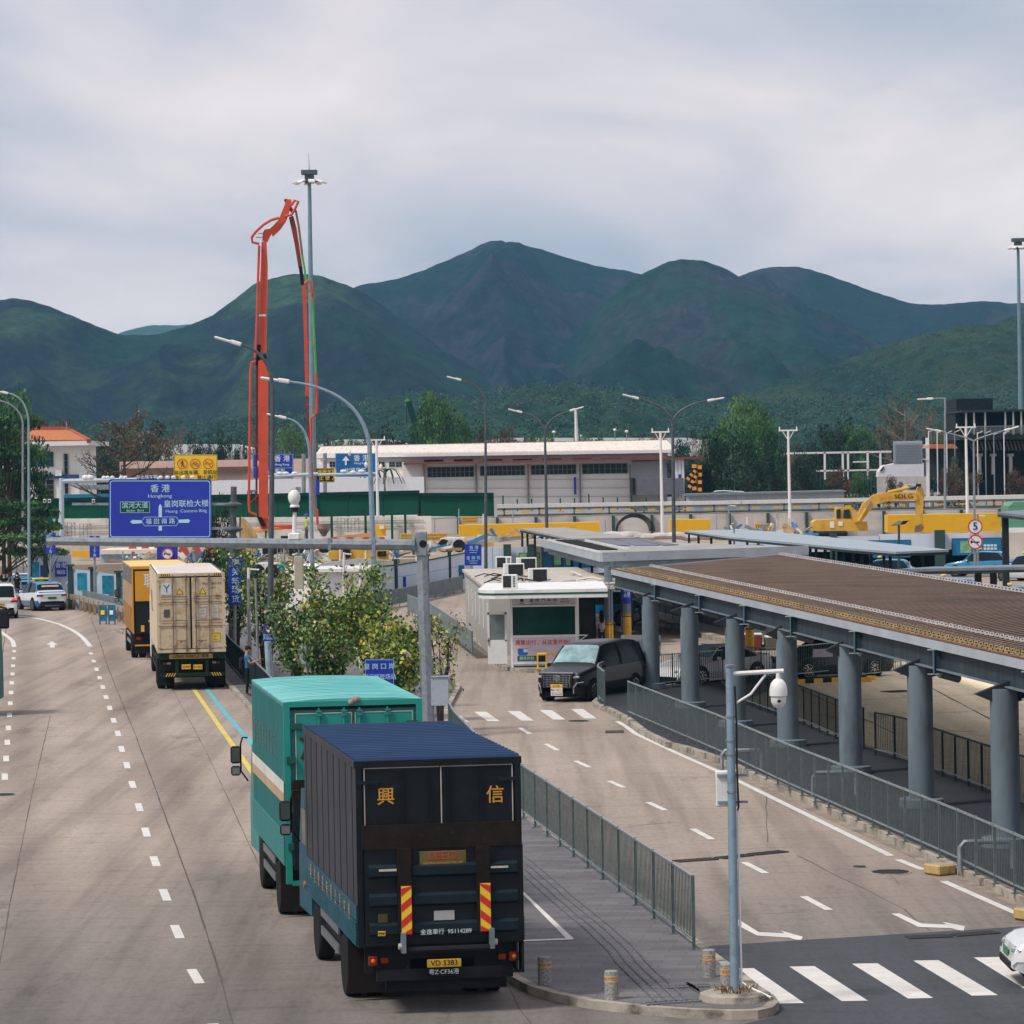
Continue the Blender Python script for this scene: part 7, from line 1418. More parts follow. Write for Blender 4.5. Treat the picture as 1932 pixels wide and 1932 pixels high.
# ------------------------------------------------------------ signs
m_sgrn=M('sign_green',(.008,.075,.035),.4,var=.05);m_scy=M('sign_lettering_pale',(.38,.62,.74),.5,var=.03)
def stext(s,x,y,h,Y,mat,par,off=.004,sx=1.0,**k):return text(s,h/(F/Y)*1.08,mat,par,P(x,y,Y-.012),(math.pi/2,0,0),off=off,sx=sx,world=True,**k)
def rrect(x0,x1,y0,y1,r,n=4):
 out_=[]
 for cx,cy,a0 in((x1-r,y0+r,-90),(x1-r,y1-r,0),(x0+r,y1-r,90),(x0+r,y0+r,180)):
  for i in range(n+1):a=rad(a0+90*i/n);out_.append((cx+r*math.cos(a),cy+r*math.sin(a)))
 return out_
def ring(b_,x,y,r0,r1,Y,n=26,dep=.02):
 o=[P(x+r1*math.cos(2*math.pi*i/n),y+r1*math.sin(2*math.pi*i/n),Y)for i in range(n)];q=[P(x+r0*math.cos(2*math.pi*i/n),y+r0*math.sin(2*math.pi*i/n),Y)for i in range(n)]
 vs=o+q;b_.add(vs,[(i,(i+1)%n,n+(i+1)%n,n+i)for i in range(n)])
def disc(b_,x,y,r,Y,dep=.04,n=26):pslab(b_,[(x+r*math.cos(2*math.pi*i/n),y+r*math.sin(2*math.pi*i/n))for i in range(n)],Y,dep)
def flat(b_,pts,Y):q=[P(x,y,Y)for x,y in pts];b_.add(q,[tuple(range(len(q)))])
def line2(b_,x0,y0,x1,y1,w_,Y):
 dx,dy=x1-x0,y1-y0;l=math.hypot(dx,dy);nx,ny=-dy/l*w_/2,dx/l*w_/2;flat(b_,[(x0+nx,y0+ny),(x1+nx,y1+ny),(x1-nx,y1-ny),(x0-nx,y0-ny)],Y)
def horn(b_,x,y,s,Y):flat(b_,[(x-s,y-s*.45),(x-s*.45,y-s*.1),(x+s*.9,y-s*.1),(x+s,y+s*.02),(x+s*.5,y+s*.3),(x-s*.1,y+s*.3),(x-s*.25,y+s*.12),(x-s*.5,y+s*.12),(x-s,y+s*.4)],Y)
def nohorn(t,x,y,r,Y):
 b_=MB();b_.m(m_swht);disc(b_,x,y,r,Y);b_.build('disc',t,world=True);b_=MB();b_.m(m_red);ring(b_,x,y,r*.82,r,Y-.006);b_.build('red_ring',t,world=True,fixn=False)
 b_=MB();b_.m(m_sblk);horn(b_,x,y,r*.62,Y-.006);b_.build('horn_symbol',t,world=True,fixn=False);b_=MB();b_.m(m_red);line2(b_,x-r*.62,y-r*.62,x+r*.62,y+r*.62,r*.13,Y-.012);b_.build('red_bar',t,world=True,fixn=False)
def spole(t,x,y0,Y,zb=0,r=.05,mat=None):T_=P(x,y0,Y);b_=MB();b_.m(mat or m_galv).cyl(PX(x,Y,zb),T_,r,r*.9,10);b_.build('pole',t,world=True,smooth=True)
YS=145;t=pthing('direction_sign','large blue Hongkong direction sign with white arrows above the left road','road sign',301,1017,YS)
c1=lambda x,y:(x*.25,754.7+y*.25)
b_=MB();b_.m(m_sblue);pslab(b_,rrect(205,399,904,1015.8,5),YS,.06);b_.build('panel',t,world=True)
b_=MB();b_.m(m_scy);o=rrect(207.6,396.6,906.8,1013.4,5);q=rrect(208.9,395.3,908.1,1012.1,4.2);n=len(o);vs=[P(x,y,YS-.006)for x,y in o+q];b_.add(vs,[(i,(i+1)%n,n+(i+1)%n,n+i)for i in range(n)]);b_.build('border',t,world=True,fixn=False)
stext('香 港',*c1(1208,672),15.0,YS,m_scy,t,.010);stext('Hongkong',*c1(1206,725),8.8,YS,m_scy,t,.003,sx=1.15);stext('皇岗联检大楼',*c1(1405,785),13.2,YS,m_scy,t,.008);stext('Huang  Costoms Bldg',*c1(1405,838),7.6,YS,m_scy,t,.003,sx=1.08)
b_=MB();b_.m(m_sgrn);flat(b_,rrect(*[v*.25 for v in(905,1132)],*[754.7+v*.25 for v in(765,853)],1.2),YS-.008);gi=b_.build('green_panel',t,world=True,fixn=False)
b_=MB();b_.m(m_scy);x0,y0=c1(908,768);x1,y1=c1(1129,850)
for a in((x0,y0,x1,y0),(x0,y1,x1,y1),(x0,y0,x0,y1),(x1,y0,x1,y1)):line2(b_,*a,.7,YS-.012)
b_.build('green_panel_border',t,world=True,fixn=False)
stext('滨河大道',*c1(1018,798),11.6,YS-.012,m_scy,t,.008);stext('Binhe  Blvd',*c1(1020,835),5.8,YS-.012,m_scy,t,.002,sx=1.15)
b_=MB();b_.m(m_scy);A4=lambda L_:[c1(*p)for p in L_]
flat(b_,A4([(1197,884),(1197,805),(1209,783),(1222,805),(1222,884)]),YS-.008);flat(b_,A4([(1197,986),(1197,950),(1222,950),(1222,986)]),YS-.008);flat(b_,A4([(982,919),(1000,905),(1066,907),(1074,919),(1066,931),(1000,934)]),YS-.008);flat(b_,A4([(1437,912),(1422,899),(1352,903),(1346,914),(1352,927),(1422,927)]),YS-.008)
hx=[(1068,916),(1092,884),(1330,882),(1352,914),(1330,948),(1092,950)]
for a,c in zip(hx,hx[1:]+hx[:1]):line2(b_,*c1(*a),*c1(*c),.8,YS-.010)
b_.build('arrows',t,world=True,fixn=False);stext('福 田 南 路',*c1(1210,918),10.6,YS-.012,m_scy,t,.006)
b_=MB();b_.m(m_poleD).cyl(PX(437,YS+.3,.12),P(441,918,YS+.3),.15,.12,12);b_.build('pole',t,world=True);b_=MB()
for yy in(951,997):b_.m(m_poleD).lathe(P(440,yy+2,YS+.3),[(.12,-.12),(.38,-.02),(.38,.04),(.12,.14)],14);b_.m(m_galv).bar(P(398,yy,YS+.15),P(440,yy,YS+.2),.12,.1);b_.bar(P(136,yy,YS+.15),P(398,yy,YS+.15),.1,.1)if yy==951 else None
b_.build('bracket',t,world=True)
for x,lb in((88-4,'white spotlight leftmost on the arm of the blue direction sign'),(93,'white spotlight second from the left on the arm of the blue direction sign'),(176,'white spotlight close to the left edge of the blue direction sign')):
 sp_=pthing('spotlight',lb,'spotlight',x,951,YS,'spotlights on the direction sign arm');b_=MB();b_.m(m_wht);pbox(b_,x-2.5,x+2.5,941.5,948.5,YS,.12);b_.m(m_sblk);pbox(b_,x-1.8,x+1.8,943.5,946.5,YS-.02,.02);pbox(b_,x-.6,x+.6,948.5,951,YS+.05,.04);b_.build('housing',sp_,world=True)
def osign(label,x0,x1,y0,y1,Y,mat,items,px=None,bord=None,nm='overhead_sign',r=1.5):
 t=pthing(nm,label,'road sign',(x0+x1)/2,y1,Y);b_=MB();b_.m(mat);pslab(b_,rrect(x0,x1,y0,y1,r),Y,.12);b_.build('panel',t,world=True)
 if bord:
  b_=MB();b_.m(bord)
  for a in((x0+1,y0+1,x1-1,y0+1),(x0+1,y1-1,x1-1,y1-1),(x0+1,y0+1,x0+1,y1-1),(x1-1,y0+1,x1-1,y1-1)):line2(b_,*a,.6,Y-.02)
  b_.build('border',t,world=True,fixn=False)
 for it in items:stext(it[0],it[1],it[2],it[3],Y-.02,it[4]if len(it)>4 else m_swht,t,it[5]if len(it)>5 else.01,sx=it[6]if len(it)>6 else 1.0)
 if px is not None:spole(t,px,y0,Y+.3,0,.2)
 return t
t=osign('yellow prohibition sign with three round symbols left of the red boom',328,410,857.5,907,305,m_syel,[('非出境车辆、非机动',369,892,8.4,m_sblk,.02),('车、行人  禁止通行',369,901.5,8.4,m_sblk,.02)],None,m_sblk)
for i,x in enumerate((344,368.4,393)):
 b_=MB();b_.m(m_sblk)
 if i==0:disc(b_,x,869.5,1.2,304.95,.02);line2(b_,x,871,x-.3,876,2.2,304.94);line2(b_,x-.3,875.5,x-2.6,881,1.2,304.94);line2(b_,x-.3,875.5,x+2.4,881,1.2,304.94);line2(b_,x,872,x+3,875.5,.9,304.94);line2(b_,x,872,x-3,875.5,.9,304.94)
 elif i==1:
  for q in(-3.6,3.6):ring(b_,x+q,876.6,2.1,2.8,304.94,14)
  line2(b_,x-3.6,876.6,x-1,872.3,.6,304.94);line2(b_,x-1.4,872.5,x+2.6,872.5,.6,304.94);line2(b_,x+2.4,871,x+3.6,876.6,.6,304.94);line2(b_,x-1,872.5,x+.2,876.6,.6,304.94)
 b_.build('symbol',t,world=True,fixn=False)
 if i==2:stext('非出境',x,875,4.2,304.94,m_sblk,t,.0)
 b_=MB();b_.m(m_red);ring(b_,x,875,8.3,9.8,304.93);line2(b_,x-6,869,x+6,881,1.2,304.92);b_.build('red_ring',t,world=True,fixn=False)
m_sblue2=M('sign_blue_light',(.012,.12,.36),.4,var=.05)
t=osign('blue overhead Hong Kong sign half hidden by the red boom',476.6,553.5,856,903,312,m_sblue,[('香 港',532,866,12,m_swht,.02),('Hong Kong',532,876.5,5.4),('出境客车',518,889.5,9.5,m_swht,.015),('Passenger & Coach',518,898.5,5)],573,m_scy)
b_=MB();b_.m(m_scy);line2(b_,477.5,882.5,552.5,882.5,.5,311.9);b_.m(m_swht);flat(b_,[(488,873),(492,867),(496,873),(493.2,873),(493.2,880),(490.8,880),(490.8,873)],311.9);b_.build('arrow',t,world=True,fixn=False)
t=osign('light blue overhead Hong Kong sign with an up arrow, right of the mast',632.5,709,855,900,318,m_sblue2,[('香 港',681.5,865,12,m_swht,.02),('Hong Kong',681.5,874,5.4),('出境货车',670.5,888,9.5,m_swht,.015)],613,m_scy)
b_=MB();b_.m(m_swht);flat(b_,[(645.5,869),(652.5,860.5),(659.5,869),(654.2,869),(654.2,877.5),(650.8,877.5),(650.8,869)],317.9);b_.build('arrow',t,world=True,fixn=False)
osign('black and yellow message sign between the two blue overhead signs',589,631,883.5,910,300,m_sblk,[('未确报车辆',612,891,8.6,m_syel,.03),('禁 止 驶 入',612,902.5,8.6,m_syel,.03)],None,m_syel,'message_sign')
osign('black message strip behind the top edge of the large blue sign',258,296,896,904.5,260,m_sblk,[('非出境车辆',277,900.5,7.5,m_swht,.01)],None,None,'message_sign')
osign('small blue sign low on the white wall left of the boom',466,482,926,934,322,m_sblue2,[('出 出',474,930.5,6,m_swht)],None,None)
osign('small blue and red round-symbol sign by the mast foot',596.5,603,905,934,297,m_sblue,[],None,None)
t=pthing('camera_gantry','pale blue gantry arm carrying white cameras above the large blue sign','gantry',118,945,262);b_=MB();b_.m(M('gantry_pale',(.42,.50,.58),.5)).cyl(P(115,908,262),P(300,904,262),.17,.13,8);b_.cyl(PX(117,262,0),P(116,902,262),.2,.17,8);b_.build('arm',t,world=True)
b_=MB();b_.m(m_wht)
for x in(161,170,196,203,212,229,236,303,316,327,346,363):b_.sph(P(x,901-(x-160)*.004,262),.22 if x<175 else.14,8,(1.2,1,.9))
b_.build('cameras',t,world=True)
t=pthing('camera_gantry','pale gantry arm with white cameras in front of the blue overhead signs','gantry',600,935,296);b_=MB();b_.m(MATS['gantry_pale']).cyl(P(500,900,296),P(600,894,296),.14,.14,8);b_.cyl(P(600,896,296),P(712,893,296),.12,.1,8);b_.build('arm',t,world=True)
b_=MB();b_.m(m_wht)
for x,y in((517,896),(528,893),(539,893),(556,893),(648,889),(682,889),(666,891)):b_.sph(P(x,y,296),.16,8,(1.7,1,.9))
b_.build('cameras',t,world=True)
def vban(label,x0,x1,y0,y1,Y,chars,h,mat=m_sblue,zb=0,px=None,gap=None):
 t=pthing('banner_sign',label,'sign',(x0+x1)/2,y1,Y);b_=MB();b_.m(mat);pslab(b_,[(x0,y1),(x1,y1),(x1,y0),(x0,y0)],Y,.06);b_.build('panel',t,world=True);n=len(chars)
 for i,ch in enumerate(chars):stext(ch,(x0+x1)/2,lerp(y0,y1,(i+.6)/(n+.2)),h,Y-.012,m_scy,t,.01)
 spole(t,px or(x0+x1)/2,y1,Y+.1,zb,.07);return t
vban('narrow blue taxi-stop sign crossed by the left end of the gantry beam',86,105,1005,1045,210,'严禁车上下客',6);vban('narrow blue taxi-stop sign under the gantry beam, right one of two',169,188,1011,1052,204,'严禁车上下客',6)
vban('tall blue customs yard sign right of the container lorry',431,457.5,1053,1141,140,'海关车场货',14.5,px=443,zb=.12)
t=osign('blue square no-horn sign above the yellow truck roof',296,335,1030,1064,172,m_sblue,[],315);nohorn(t,316,1045,10.8,171.95)
t=osign('small blue no-horn sign on the dark lamp pole by the shrubs',497,519,1177,1210,127.2,m_sblue,[('禁止鸣笛',508,1199,5.6,m_scy),('声呐抓拍',508,1205,5.6,m_scy)],None);nohorn(t,508,1187,7.2,127.1)
t=osign('blue bilingual Hongkong sign on the hoarding left of the kiosk roof',876.5,908.5,1027,1067,211,m_sblue,[('香 港',894,1033.5,7,m_scy),('Hongkong',893,1038,3.6,m_scy),('皇 御 苑',893,1053,7,m_scy),('Huangyuyuan',893,1058,3.2,m_scy)],None);b_=MB();b_.m(m_scy);line2(b_,886,1042.5,900,1042.5,1,210.9);line2(b_,886,1062.5,900,1062.5,1,210.9);b_.build('arrows',t,world=True,fixn=False)
t=osign('blue freight station sign in the shrubs just behind the green truck',688.5,743.5,1244,1302,98,m_sblue,[('皇 岗 口 岸',715.5,1258,11.4,m_scy,.006),('货运接驳场站',716,1278,10.6,m_scy,.006,.92)],None,m_scy);spole(t,716,1300,98.1,.12,.06)
t=osign('white notice with black characters half hidden in the shrubs',562,611,1219,1254,116,m_swht,[('电动车辆',587,1229,9.5,m_sblk,.004),('请绕行',587,1244,9.5,m_sblk,.004)],None,m_sblue);spole(t,578,1250,116.1,.12,.08,m_wht)
t=osign('blue panel half hidden in the shrubs above the white notice',562,597,1161,1214,123,m_sblue,[],None,m_scy);spole(t,590,1214,123.1,.12,.06,m_pole)
t=pthing('round_sign','round frame with a thick red rim glimpsed high in the shrubs','road sign',622,1180,112.5,'round red-rimmed signs in the shrubs');b_=MB();b_.m(m_red);ring(b_,622,1168,12.5,16,121);b_.build('red_rim',t,world=True,fixn=False)
t=pthing('round_sign','larger round frame with a thick red rim low in the shrubs','road sign',622,1240,112.5,'round red-rimmed signs in the shrubs');b_=MB();b_.m(m_red);ring(b_,622,1223,21,25,121);b_.build('red_rim',t,world=True,fixn=False);spole(t,622,1247,121.2,.12,.05)
t=pthing('speed_limit_sign','round speed limit 5 sign above a round no-horn sign on one pole','road sign',1840,1060,165);b_=MB();b_.m(m_swht);disc(b_,1840,993.5,13.8,165);b_.build('disc',t,world=True);b_=MB();b_.m(m_red);ring(b_,1840,993.5,11.6,14,164.99);b_.build('red_ring',t,world=True,fixn=False);stext('5',1840,993.5,19,164.985,m_sblk,t,.016);nohorn(t,1840,1022.5,14,165);spole(t,1840,980,165.1,0,.06)
t=pthing('blank_sign','back of a grey sign on a pole in front of the first pillar','road sign',1212,1304,125);b_=MB();b_.m(M('sign_back',(.32,.34,.33),.45,metal=.2,var=.1,dirt=(.25,.25,.24),dirt_amt=.5,dirt_sc=2));pslab(b_,rrect(1171.5,1246.5,1198,1238.5,3),125,.03);b_.build('panel',t,world=True);b_=MB();b_.m(m_galv)
for yy in(1207,1227):pbox(b_,1176,1242,yy,yy+3,124.93,.05)
b_.build('rail',t,world=True);b_=MB();b_.m(m_galv).cyl(PX(1214,124.8,.15),P(1209.5,1207,124.8),.055,.055,10);b_.build('pole',t,world=True,smooth=True)
for x,y,Y,lb in((489,1075,132,'white dome camera left of the dark lamp pole in the shrubs'),(663,1046,138,'white and black dome camera left of the near lamp pole'),(694,1066,140,'white dome camera left of the near lamp pole, lower one'),(722,1070,140,'white dome camera right of the near lamp pole'),(1389,955,230,'white camera pair on a pole at the site wall, left of the yellow cage'),(1399,1000,215,'small white dome camera under the pale blue canopy'),(1678,1010,200,'solar lamp head on a thin dark post beside the billboard'),(1859,974,200,'white dome camera left of the canopy corner at right')):
 if 'solar' in lb:
  t=pthing('solar_lamp',lb,'lamp',1697,1048,196);b_=MB();b_.m(m_postg).cyl(PX(1696,196,0),P(1696,990,196),.09,.06,8);b_.build('pole',t,world=True);b_=MB();b_.m(m_blk);pslab(b_,[(1682,992),(1694,984),(1715,982),(1708,989)],196,.3);b_.m(m_galv);pslab(b_,[(1683,990),(1694,983),(1704,983),(1698,990)],195.9,.1);b_.build('panel',t,world=True);continue
 t=pthing('dome_camera',lb,'camera',x,y,Y,'white dome cameras on brackets');dome_cam(t,P(x,y,Y),1.0 if Y<160 else 1.3)
 b_=MB();b_.m(m_wht).tube([P(x,y,Y),P(x-14 if x not in(489,)else x-20,y-1,Y)],.035,6);b_.m(m_galv if Y>160 else m_wht).cyl(PX(x-14 if x!=489 else x-20,Y,.1),P(x-14 if x!=489 else x-20,y-4,Y),.06,.05,8);b_.build('bracket',t,world=True)
for x0,y0,Y,r,lb in((471,1092,131,.062,'grey concrete pole at the left side of the shrubs'),(485,1092,129,.045,'thin grey pole right behind the man with a phone'),(508,1210,127,.135,'pale blue painted lower sleeve of the dark lamp pole')):
 t=pthing('utility_pole',lb,'pole',x0,1290,Y);b_=MB();b_.m(m_galv if r<.1 else M('sleeve_blue',(.30,.38,.44),.5,var=.2)).cyl(PX(x0+3,Y,.12),P(x0-3,y0 if r<.1 else 1210,Y),r,r*.9,12);b_.build('pole',t,world=True,smooth=True)
t=pthing('white_shrine','tiny red signboard behind the white sedan','sign',1354,1258,140);b_=MB();b_.m(M('maroon_board',(.15,.03,.02),.6));pslab(b_,[(1348,1264),(1363,1264),(1364,1250),(1347,1250)],140,.3);b_.build('board',t,world=True)
for x,yt,lb in((1415.5,1182,'yellow steel post with black bands beyond the third pillar'),):
 p_=G(x,1262);t=thing('yellow_post',lb,'bollard',p_);s=F/p_.y;h=(1262-yt)/s;b_=MB();b_.m(m_ycol).cyl((0,0,0),(0,0,h),.16,.16,16);b_.m(m_blk).cyl((0,0,h*.2),(0,0,h*.24),.165,.165,16);b_.cyl((0,0,h*.93),(0,0,h*.96),.165,.165,16);b_.build('post',t)
for(x0,x1,yt,yb,lb,m_)in((1403,1413,1198,1250,'dark red machine left of the yellow banded post','maroon_board'),(1424,1438,1198,1250,'dark red machine right of the yellow banded post','maroon_board'),(1445,1466,1203,1245,'brown cabinet with a white top beyond the fourth pillar',None)):
 t=pthing('yard_machine',lb,'machine',(x0+x1)/2,yb,150);b_=MB();b_.m(MATS[m_]if m_ else M('cabinet_brown',(.12,.10,.08),.6));pbox(b_,x0,x1,yt,yb,150,1.0,.05);b_.m(m_wht);pbox(b_,x0,x1,yt-2,yt,150,1.0);b_.build('body',t,world=True)
t=pthing('notice_board','white bundle of notices tied to the railing beyond the fourth pillar','notice',1552,1240,130);b_=MB();b_.m(M('notice_lilac',(.55,.50,.62),.6,var=.15,sc_=6));pslab(b_,[(1533,1240),(1571,1239),(1572,1223.5),(1534,1225)],128.9,.03);b_.build('sheet',t,world=True)
t=thing('kerb_post','tall yellow post at the corner of the bus yard kerb','bollard',G(1622,1287));b_=MB();b_.m(m_ycol).box((0,0,.95),(.09,.09,1.9));b_.box((.1,0,.08),(.6,.4,.16));b_.build('post',t)
kb=MB()
for i in range(9):kb.m(m_ycol if i%2==0 else m_blk);a=G(lerp(1500,1650,i/9),lerp(1290.5,1283,i/9),0);c=G(lerp(1500,1650,(i+1)/9),lerp(1290.5,1283,(i+1)/9),0);kb.bar(a+Vector((0,0,.08)),c+Vector((0,0,.08)),.18,.16)
tag(kb.build('striped_kerb'),'black and yellow striped kerb behind the bus yard','kerb')
# ------------------------------------------------------------ kiosk
Y0=138.2;k0=PX(966.5,Y0,.15);kx=k0.x;KW=(1089-966.5)/F*Y0
m_kw=M('kiosk_white',(.74,.75,.74),.45,var=.04,dirt=(.5,.48,.44),dirt_amt=.4,dirt_sc=3);m_kwall=M('cabin_panel',(.42,.40,.37),.7,var=.1,sc_=1,stretch=(1,1,.3),dirt=(.30,.27,.23),dirt_amt=.5,dirt_sc=1);m_roofk=M('cabin_roof',(.46,.42,.37),.8,var=.15,sc_=.8,dirt=(.30,.27,.24),dirt_amt=.6,dirt_sc=1.2);m_kgl=M('kiosk_glass',(.012,.050,.046),.12,var=.35,sc_=.8)
t=thing('ticket_kiosk','white coach station ticket kiosk with a green-edged flat roof and pictured banner','kiosk',(kx,Y0,.15))
b_=MB();b_.m(m_kw)
for xx in(0,KW):b_.b2((xx-.045,-.04,0),(xx+.045,.05,2.68))
b_.b2((0,-.03,2.30),(KW,.05,2.37));b_.b2((0,-.03,1.14),(KW,.05,1.22));b_.b2((0,-.03,.12),(KW,.05,.2));b_.b2((0,.05,.05),(KW,2.4,.12));b_.b2((0,0,2.62),(KW,2.4,2.68));b_.b2((-.03,.3,.1),(.03,2.4,2.65));b_.b2((0,2.35,.1),(KW,2.4,2.65));b_.b2((0,.02,.2),(KW,.05,1.14));b_.build('frame',t)
b_=MB();b_.m(m_kgl).b2((.045,.0,1.22),(KW-.045,.02,2.30));b_.build('window',t)
b_=MB();b_.m(m_sblk).b2((.1,.06,.3),(KW-.1,2.3,.32));b_.b2((1.2,.10,1.2),(1.75,.3,1.38));b_.build('interior_desk',t)
o_=MB();o_.m(M('header_lilac',(.56,.56,.66),.5,var=.04)).b2((.045,-.02,2.39),(KW-.045,.0,2.64));o_=o_.build('header_board',t)
m_gtx=M('lettering_green',(.02,.10,.08),.5);text('皇 岗 汽 车 站',.175,m_gtx,o_,(1.22,-.028,2.545),off=.006);text('HUANGGANG COACH STATION',.064,m_gtx,o_,(1.22,-.028,2.43),off=.002);text('服务热线',.07,m_gtx,o_,(2.03,-.028,2.57));text('88895000',.085,m_gtx,o_,(2.03,-.028,2.475),off=.003)
b_=MB();b_.m(m_gtx);b_.lathe((.41,-.024,2.55),[(.075,-.001),(.075,.001)],16,R=Matrix.Rotation(math.pi/2,3,'X'));b_.m(m_red).b2((.31,-.026,2.42),(.51,-.022,2.445));b_.build('logo',o_)
o_=MB();o_.m(M('banner_pink',(.62,.55,.62),.5,var=.12,sc_=1.2,dirt=(.66,.35,.40),dirt_amt=.5,dirt_sc=.9)).b2((.045,-.03,.2),(KW-.045,-.01,1.14));o_=o_.build('banner',t)
text('满意出行，从这里开始！',.205,m_red,o_,(1.24,-.037,.93),off=.006);b_=MB();b_.m(M('banner_green',(.01,.13,.07),.5)).b2((.2,-.038,.24),(1.0,-.032,.44));b_.m(m_syel).b2((.9,-.036,.44),(KW-.05,-.031,.52));b_.m(M('coach_blue',(.02,.14,.42),.4)).b2((.22,-.04,.50),(.60,-.032,.72));b_.ext([(-.041,.46),(-.034,.46),(-.034,.52),(-.041,.52)],0,.25,.56);b_.m(m_swht).b2((.44,-.042,.58),(.60,-.039,.70));b_.build('banner_picture',o_);text('服务热线',.14,m_swht,o_,(.56,-.043,.34),off=.003)
b_=MB();b_.m(m_kw);pts=[(-1.25,.4),(-1.2,-.2),(-1.0,-.75),(-.6,-1.1),(0,-1.15),(3.65,-1.15),(3.65,7),(-1.0,7)];b_.prism(pts,2.66,2.99);b_.m(M('stripe_green',(.01,.10,.07),.5)).prism([(x*1.006-.01,y*1.01 if y<0 else y)for x,y in pts],2.80,2.87);b_.build('roof',t)
b_=MB();b_.m(m_blk).b2((KW+.1,.1,.05),(KW+.72,.16,2.62));b_.b2((KW+.68,.1,.05),(KW+.74,2.3,2.62));b_.build('shutter',t)
b_=MB();b_.m(m_kw).b2((KW+.02,-.35,1.18),(KW+.42,.05,1.21));b_.bar((KW+.04,-.1,.95),(KW+.38,-.3,1.18),.03);b_.build('counter',t)
b_=MB();b_.m(m_kw);dx0=-.92;b_.b2((dx0,.2,.14),(dx0+.74,.25,1.05));b_.b2((dx0,.2,1.0),(dx0+.08,.25,2.10));b_.b2((dx0+.66,.2,1.0),(dx0+.74,.25,2.10));b_.b2((dx0,.2,2.02),(dx0+.74,.25,2.12));do_=b_.build('door',t)
b_=MB();b_.m(M('door_glass',(.16,.20,.20),.2,var=.3)).b2((dx0+.08,.215,1.0),(dx0+.66,.235,2.04));b_.build('door_glass',do_);b_=MB();b_.m(m_sblk).b2((dx0+.03,.16,.85),(dx0+.05,.19,1.15));b_.build('door_handle',do_)
t=thing('cabin_row','long beige portable cabin with white windows stretching back behind the kiosk','cabin',(kx,147.0,0));b_=MB();b_.m(m_kwall);b_.prism([(-.9,0),(3.4,0),(2.4,27),(-2.2,27)],.1,2.75);b_.build('wall',t);b_=MB();b_.m(m_roofk).prism([(-1.0,-.1),(4.2,-.1),(3.2,27.2),(-2.35,27.2)],2.75,2.87);b_.m(m_kwall).prism([(4.0,9),(5.6,10),(4.9,20),(3.2,20)],2.6,2.80);b_.build('roof',t)
for i in range(6):
 y_=1.5+i*4.2;x_=-.9-1.3*y_/27;b_=MB();b_.m(m_kw).b2((x_-.04,y_,1.0),(x_+.02,y_+1.2,2.2));o_=b_.build('window',t);b_=MB();b_.m(M('window_pale',(.30,.34,.36),.2)).b2((x_-.05,y_+.12,1.1),(x_-.042,y_+1.08,2.1));b_.build('pane',o_)
b_=MB();b_.m(M('roof_pipe_pale',(.60,.56,.50),.6))
for i in range(14):
 a=Vector((random.uniform(-1.0,3.4),random.uniform(.5,14),2.93));pts=[a]
 for k in range(3):a=a+Vector((random.uniform(-.9,1.3),random.uniform(-1.5,2.2),0));a.z=2.90+random.uniform(0,.12);pts.append(a)
 b_.tube(pts,.045,6)
b_.tube([(3.0,-.1,2.95),(5.0,1.0,3.0),(6.0,2.5,3.0)],.05,6);b_.build('pipes',t)
b_=MB();b_.m(m_blk)
for i in range(9):
 a=Vector((random.uniform(-1.6,.8),random.uniform(.5,16),2.93));b_.tube([a,a+Vector((.4,.8,.1)),a+Vector((.9,.2,.02)),a+Vector((1.4,1.2,.05))],.025,5)
b_.build('cables',t)
ac0=None;gr=M('ac_grille',(.030,.034,.034),.6,var=.3)
for(x0,x1,yt,yb,zz,fl,lb)in((935,965,1050,1072,2.87,1,'air conditioner unit farthest left on the cabin roof'),(975.6,1013,1052,1076,2.87,0,'air conditioner unit farthest right at the back of the cabin roof'),(951,990,1063,1087,2.87,0,'air conditioner unit in the middle of the cluster on the cabin roof'),(998,1034.7,1072,1098,2.87,0,'air conditioner unit at the right front of the cabin roof'),(946.8,975,1084,1111,3.15,1,'air conditioner unit standing on the kiosk roof edge, nearest one')):
 p_=G((x0+x1)/2,yb,zz);s=F/p_.y;w_=(x1-x0)/s;h_=(yb-yt)/s
 t=thing('air_conditioner',lb,'air conditioner',p_,rad(-8 if fl else 8),'air conditioner units on the kiosk roofs');b_=MB();b_.m(m_kw).box((0,.15,h_/2),(w_,.3,h_),bev=.015);b_.build('casing',t)
 b_=MB();b_.m(gr).box((w_*(-.14 if fl else.07),-.004,h_*.5),(w_*(.55 if fl else.72),.012,h_*.82))
 for k in range(7 if fl else 0):b_.box((w_*.33,-.004,h_*(.15+k*.115)),(w_*.18,.012,h_*.06))
 b_.build('grille',t)
p_=G(978,1258,.15);t=thing('traffic_cone','red and white striped traffic cone beside the kiosk banner','cone',p_);b_=MB();b_.m(m_blk).box((0,0,.02),(.4,.4,.05));b_.lathe((0,0,.55),[(.06,0),(.055,.14),(.03,.16)],12)
for k in range(5):b_.m(m_red if k%2==0 else m_swht).lathe((0,0,.04+k*.105),[(.15-k*.018,0),(.134-k*.018,.105)],12)
b_.build('cone',t,smooth=True)
p_=G(1023,1262,.15);t=thing('parking_stand','yellow plastic barrier stand between the kiosk and the black van','barrier',p_);b_=MB();b_.m(m_ycol)
for xx in(-.16,.16):b_.box((xx,0,.3),(.07,.1,.6),bev=.02);b_.box((xx,0,.03),(.12,.4,.06))
b_.box((0,0,.55),(.4,.12,.12),bev=.04);b_.m(m_sblk).box((0,-.01,.38),(.26,.08,.22));b_.build('stand',t)
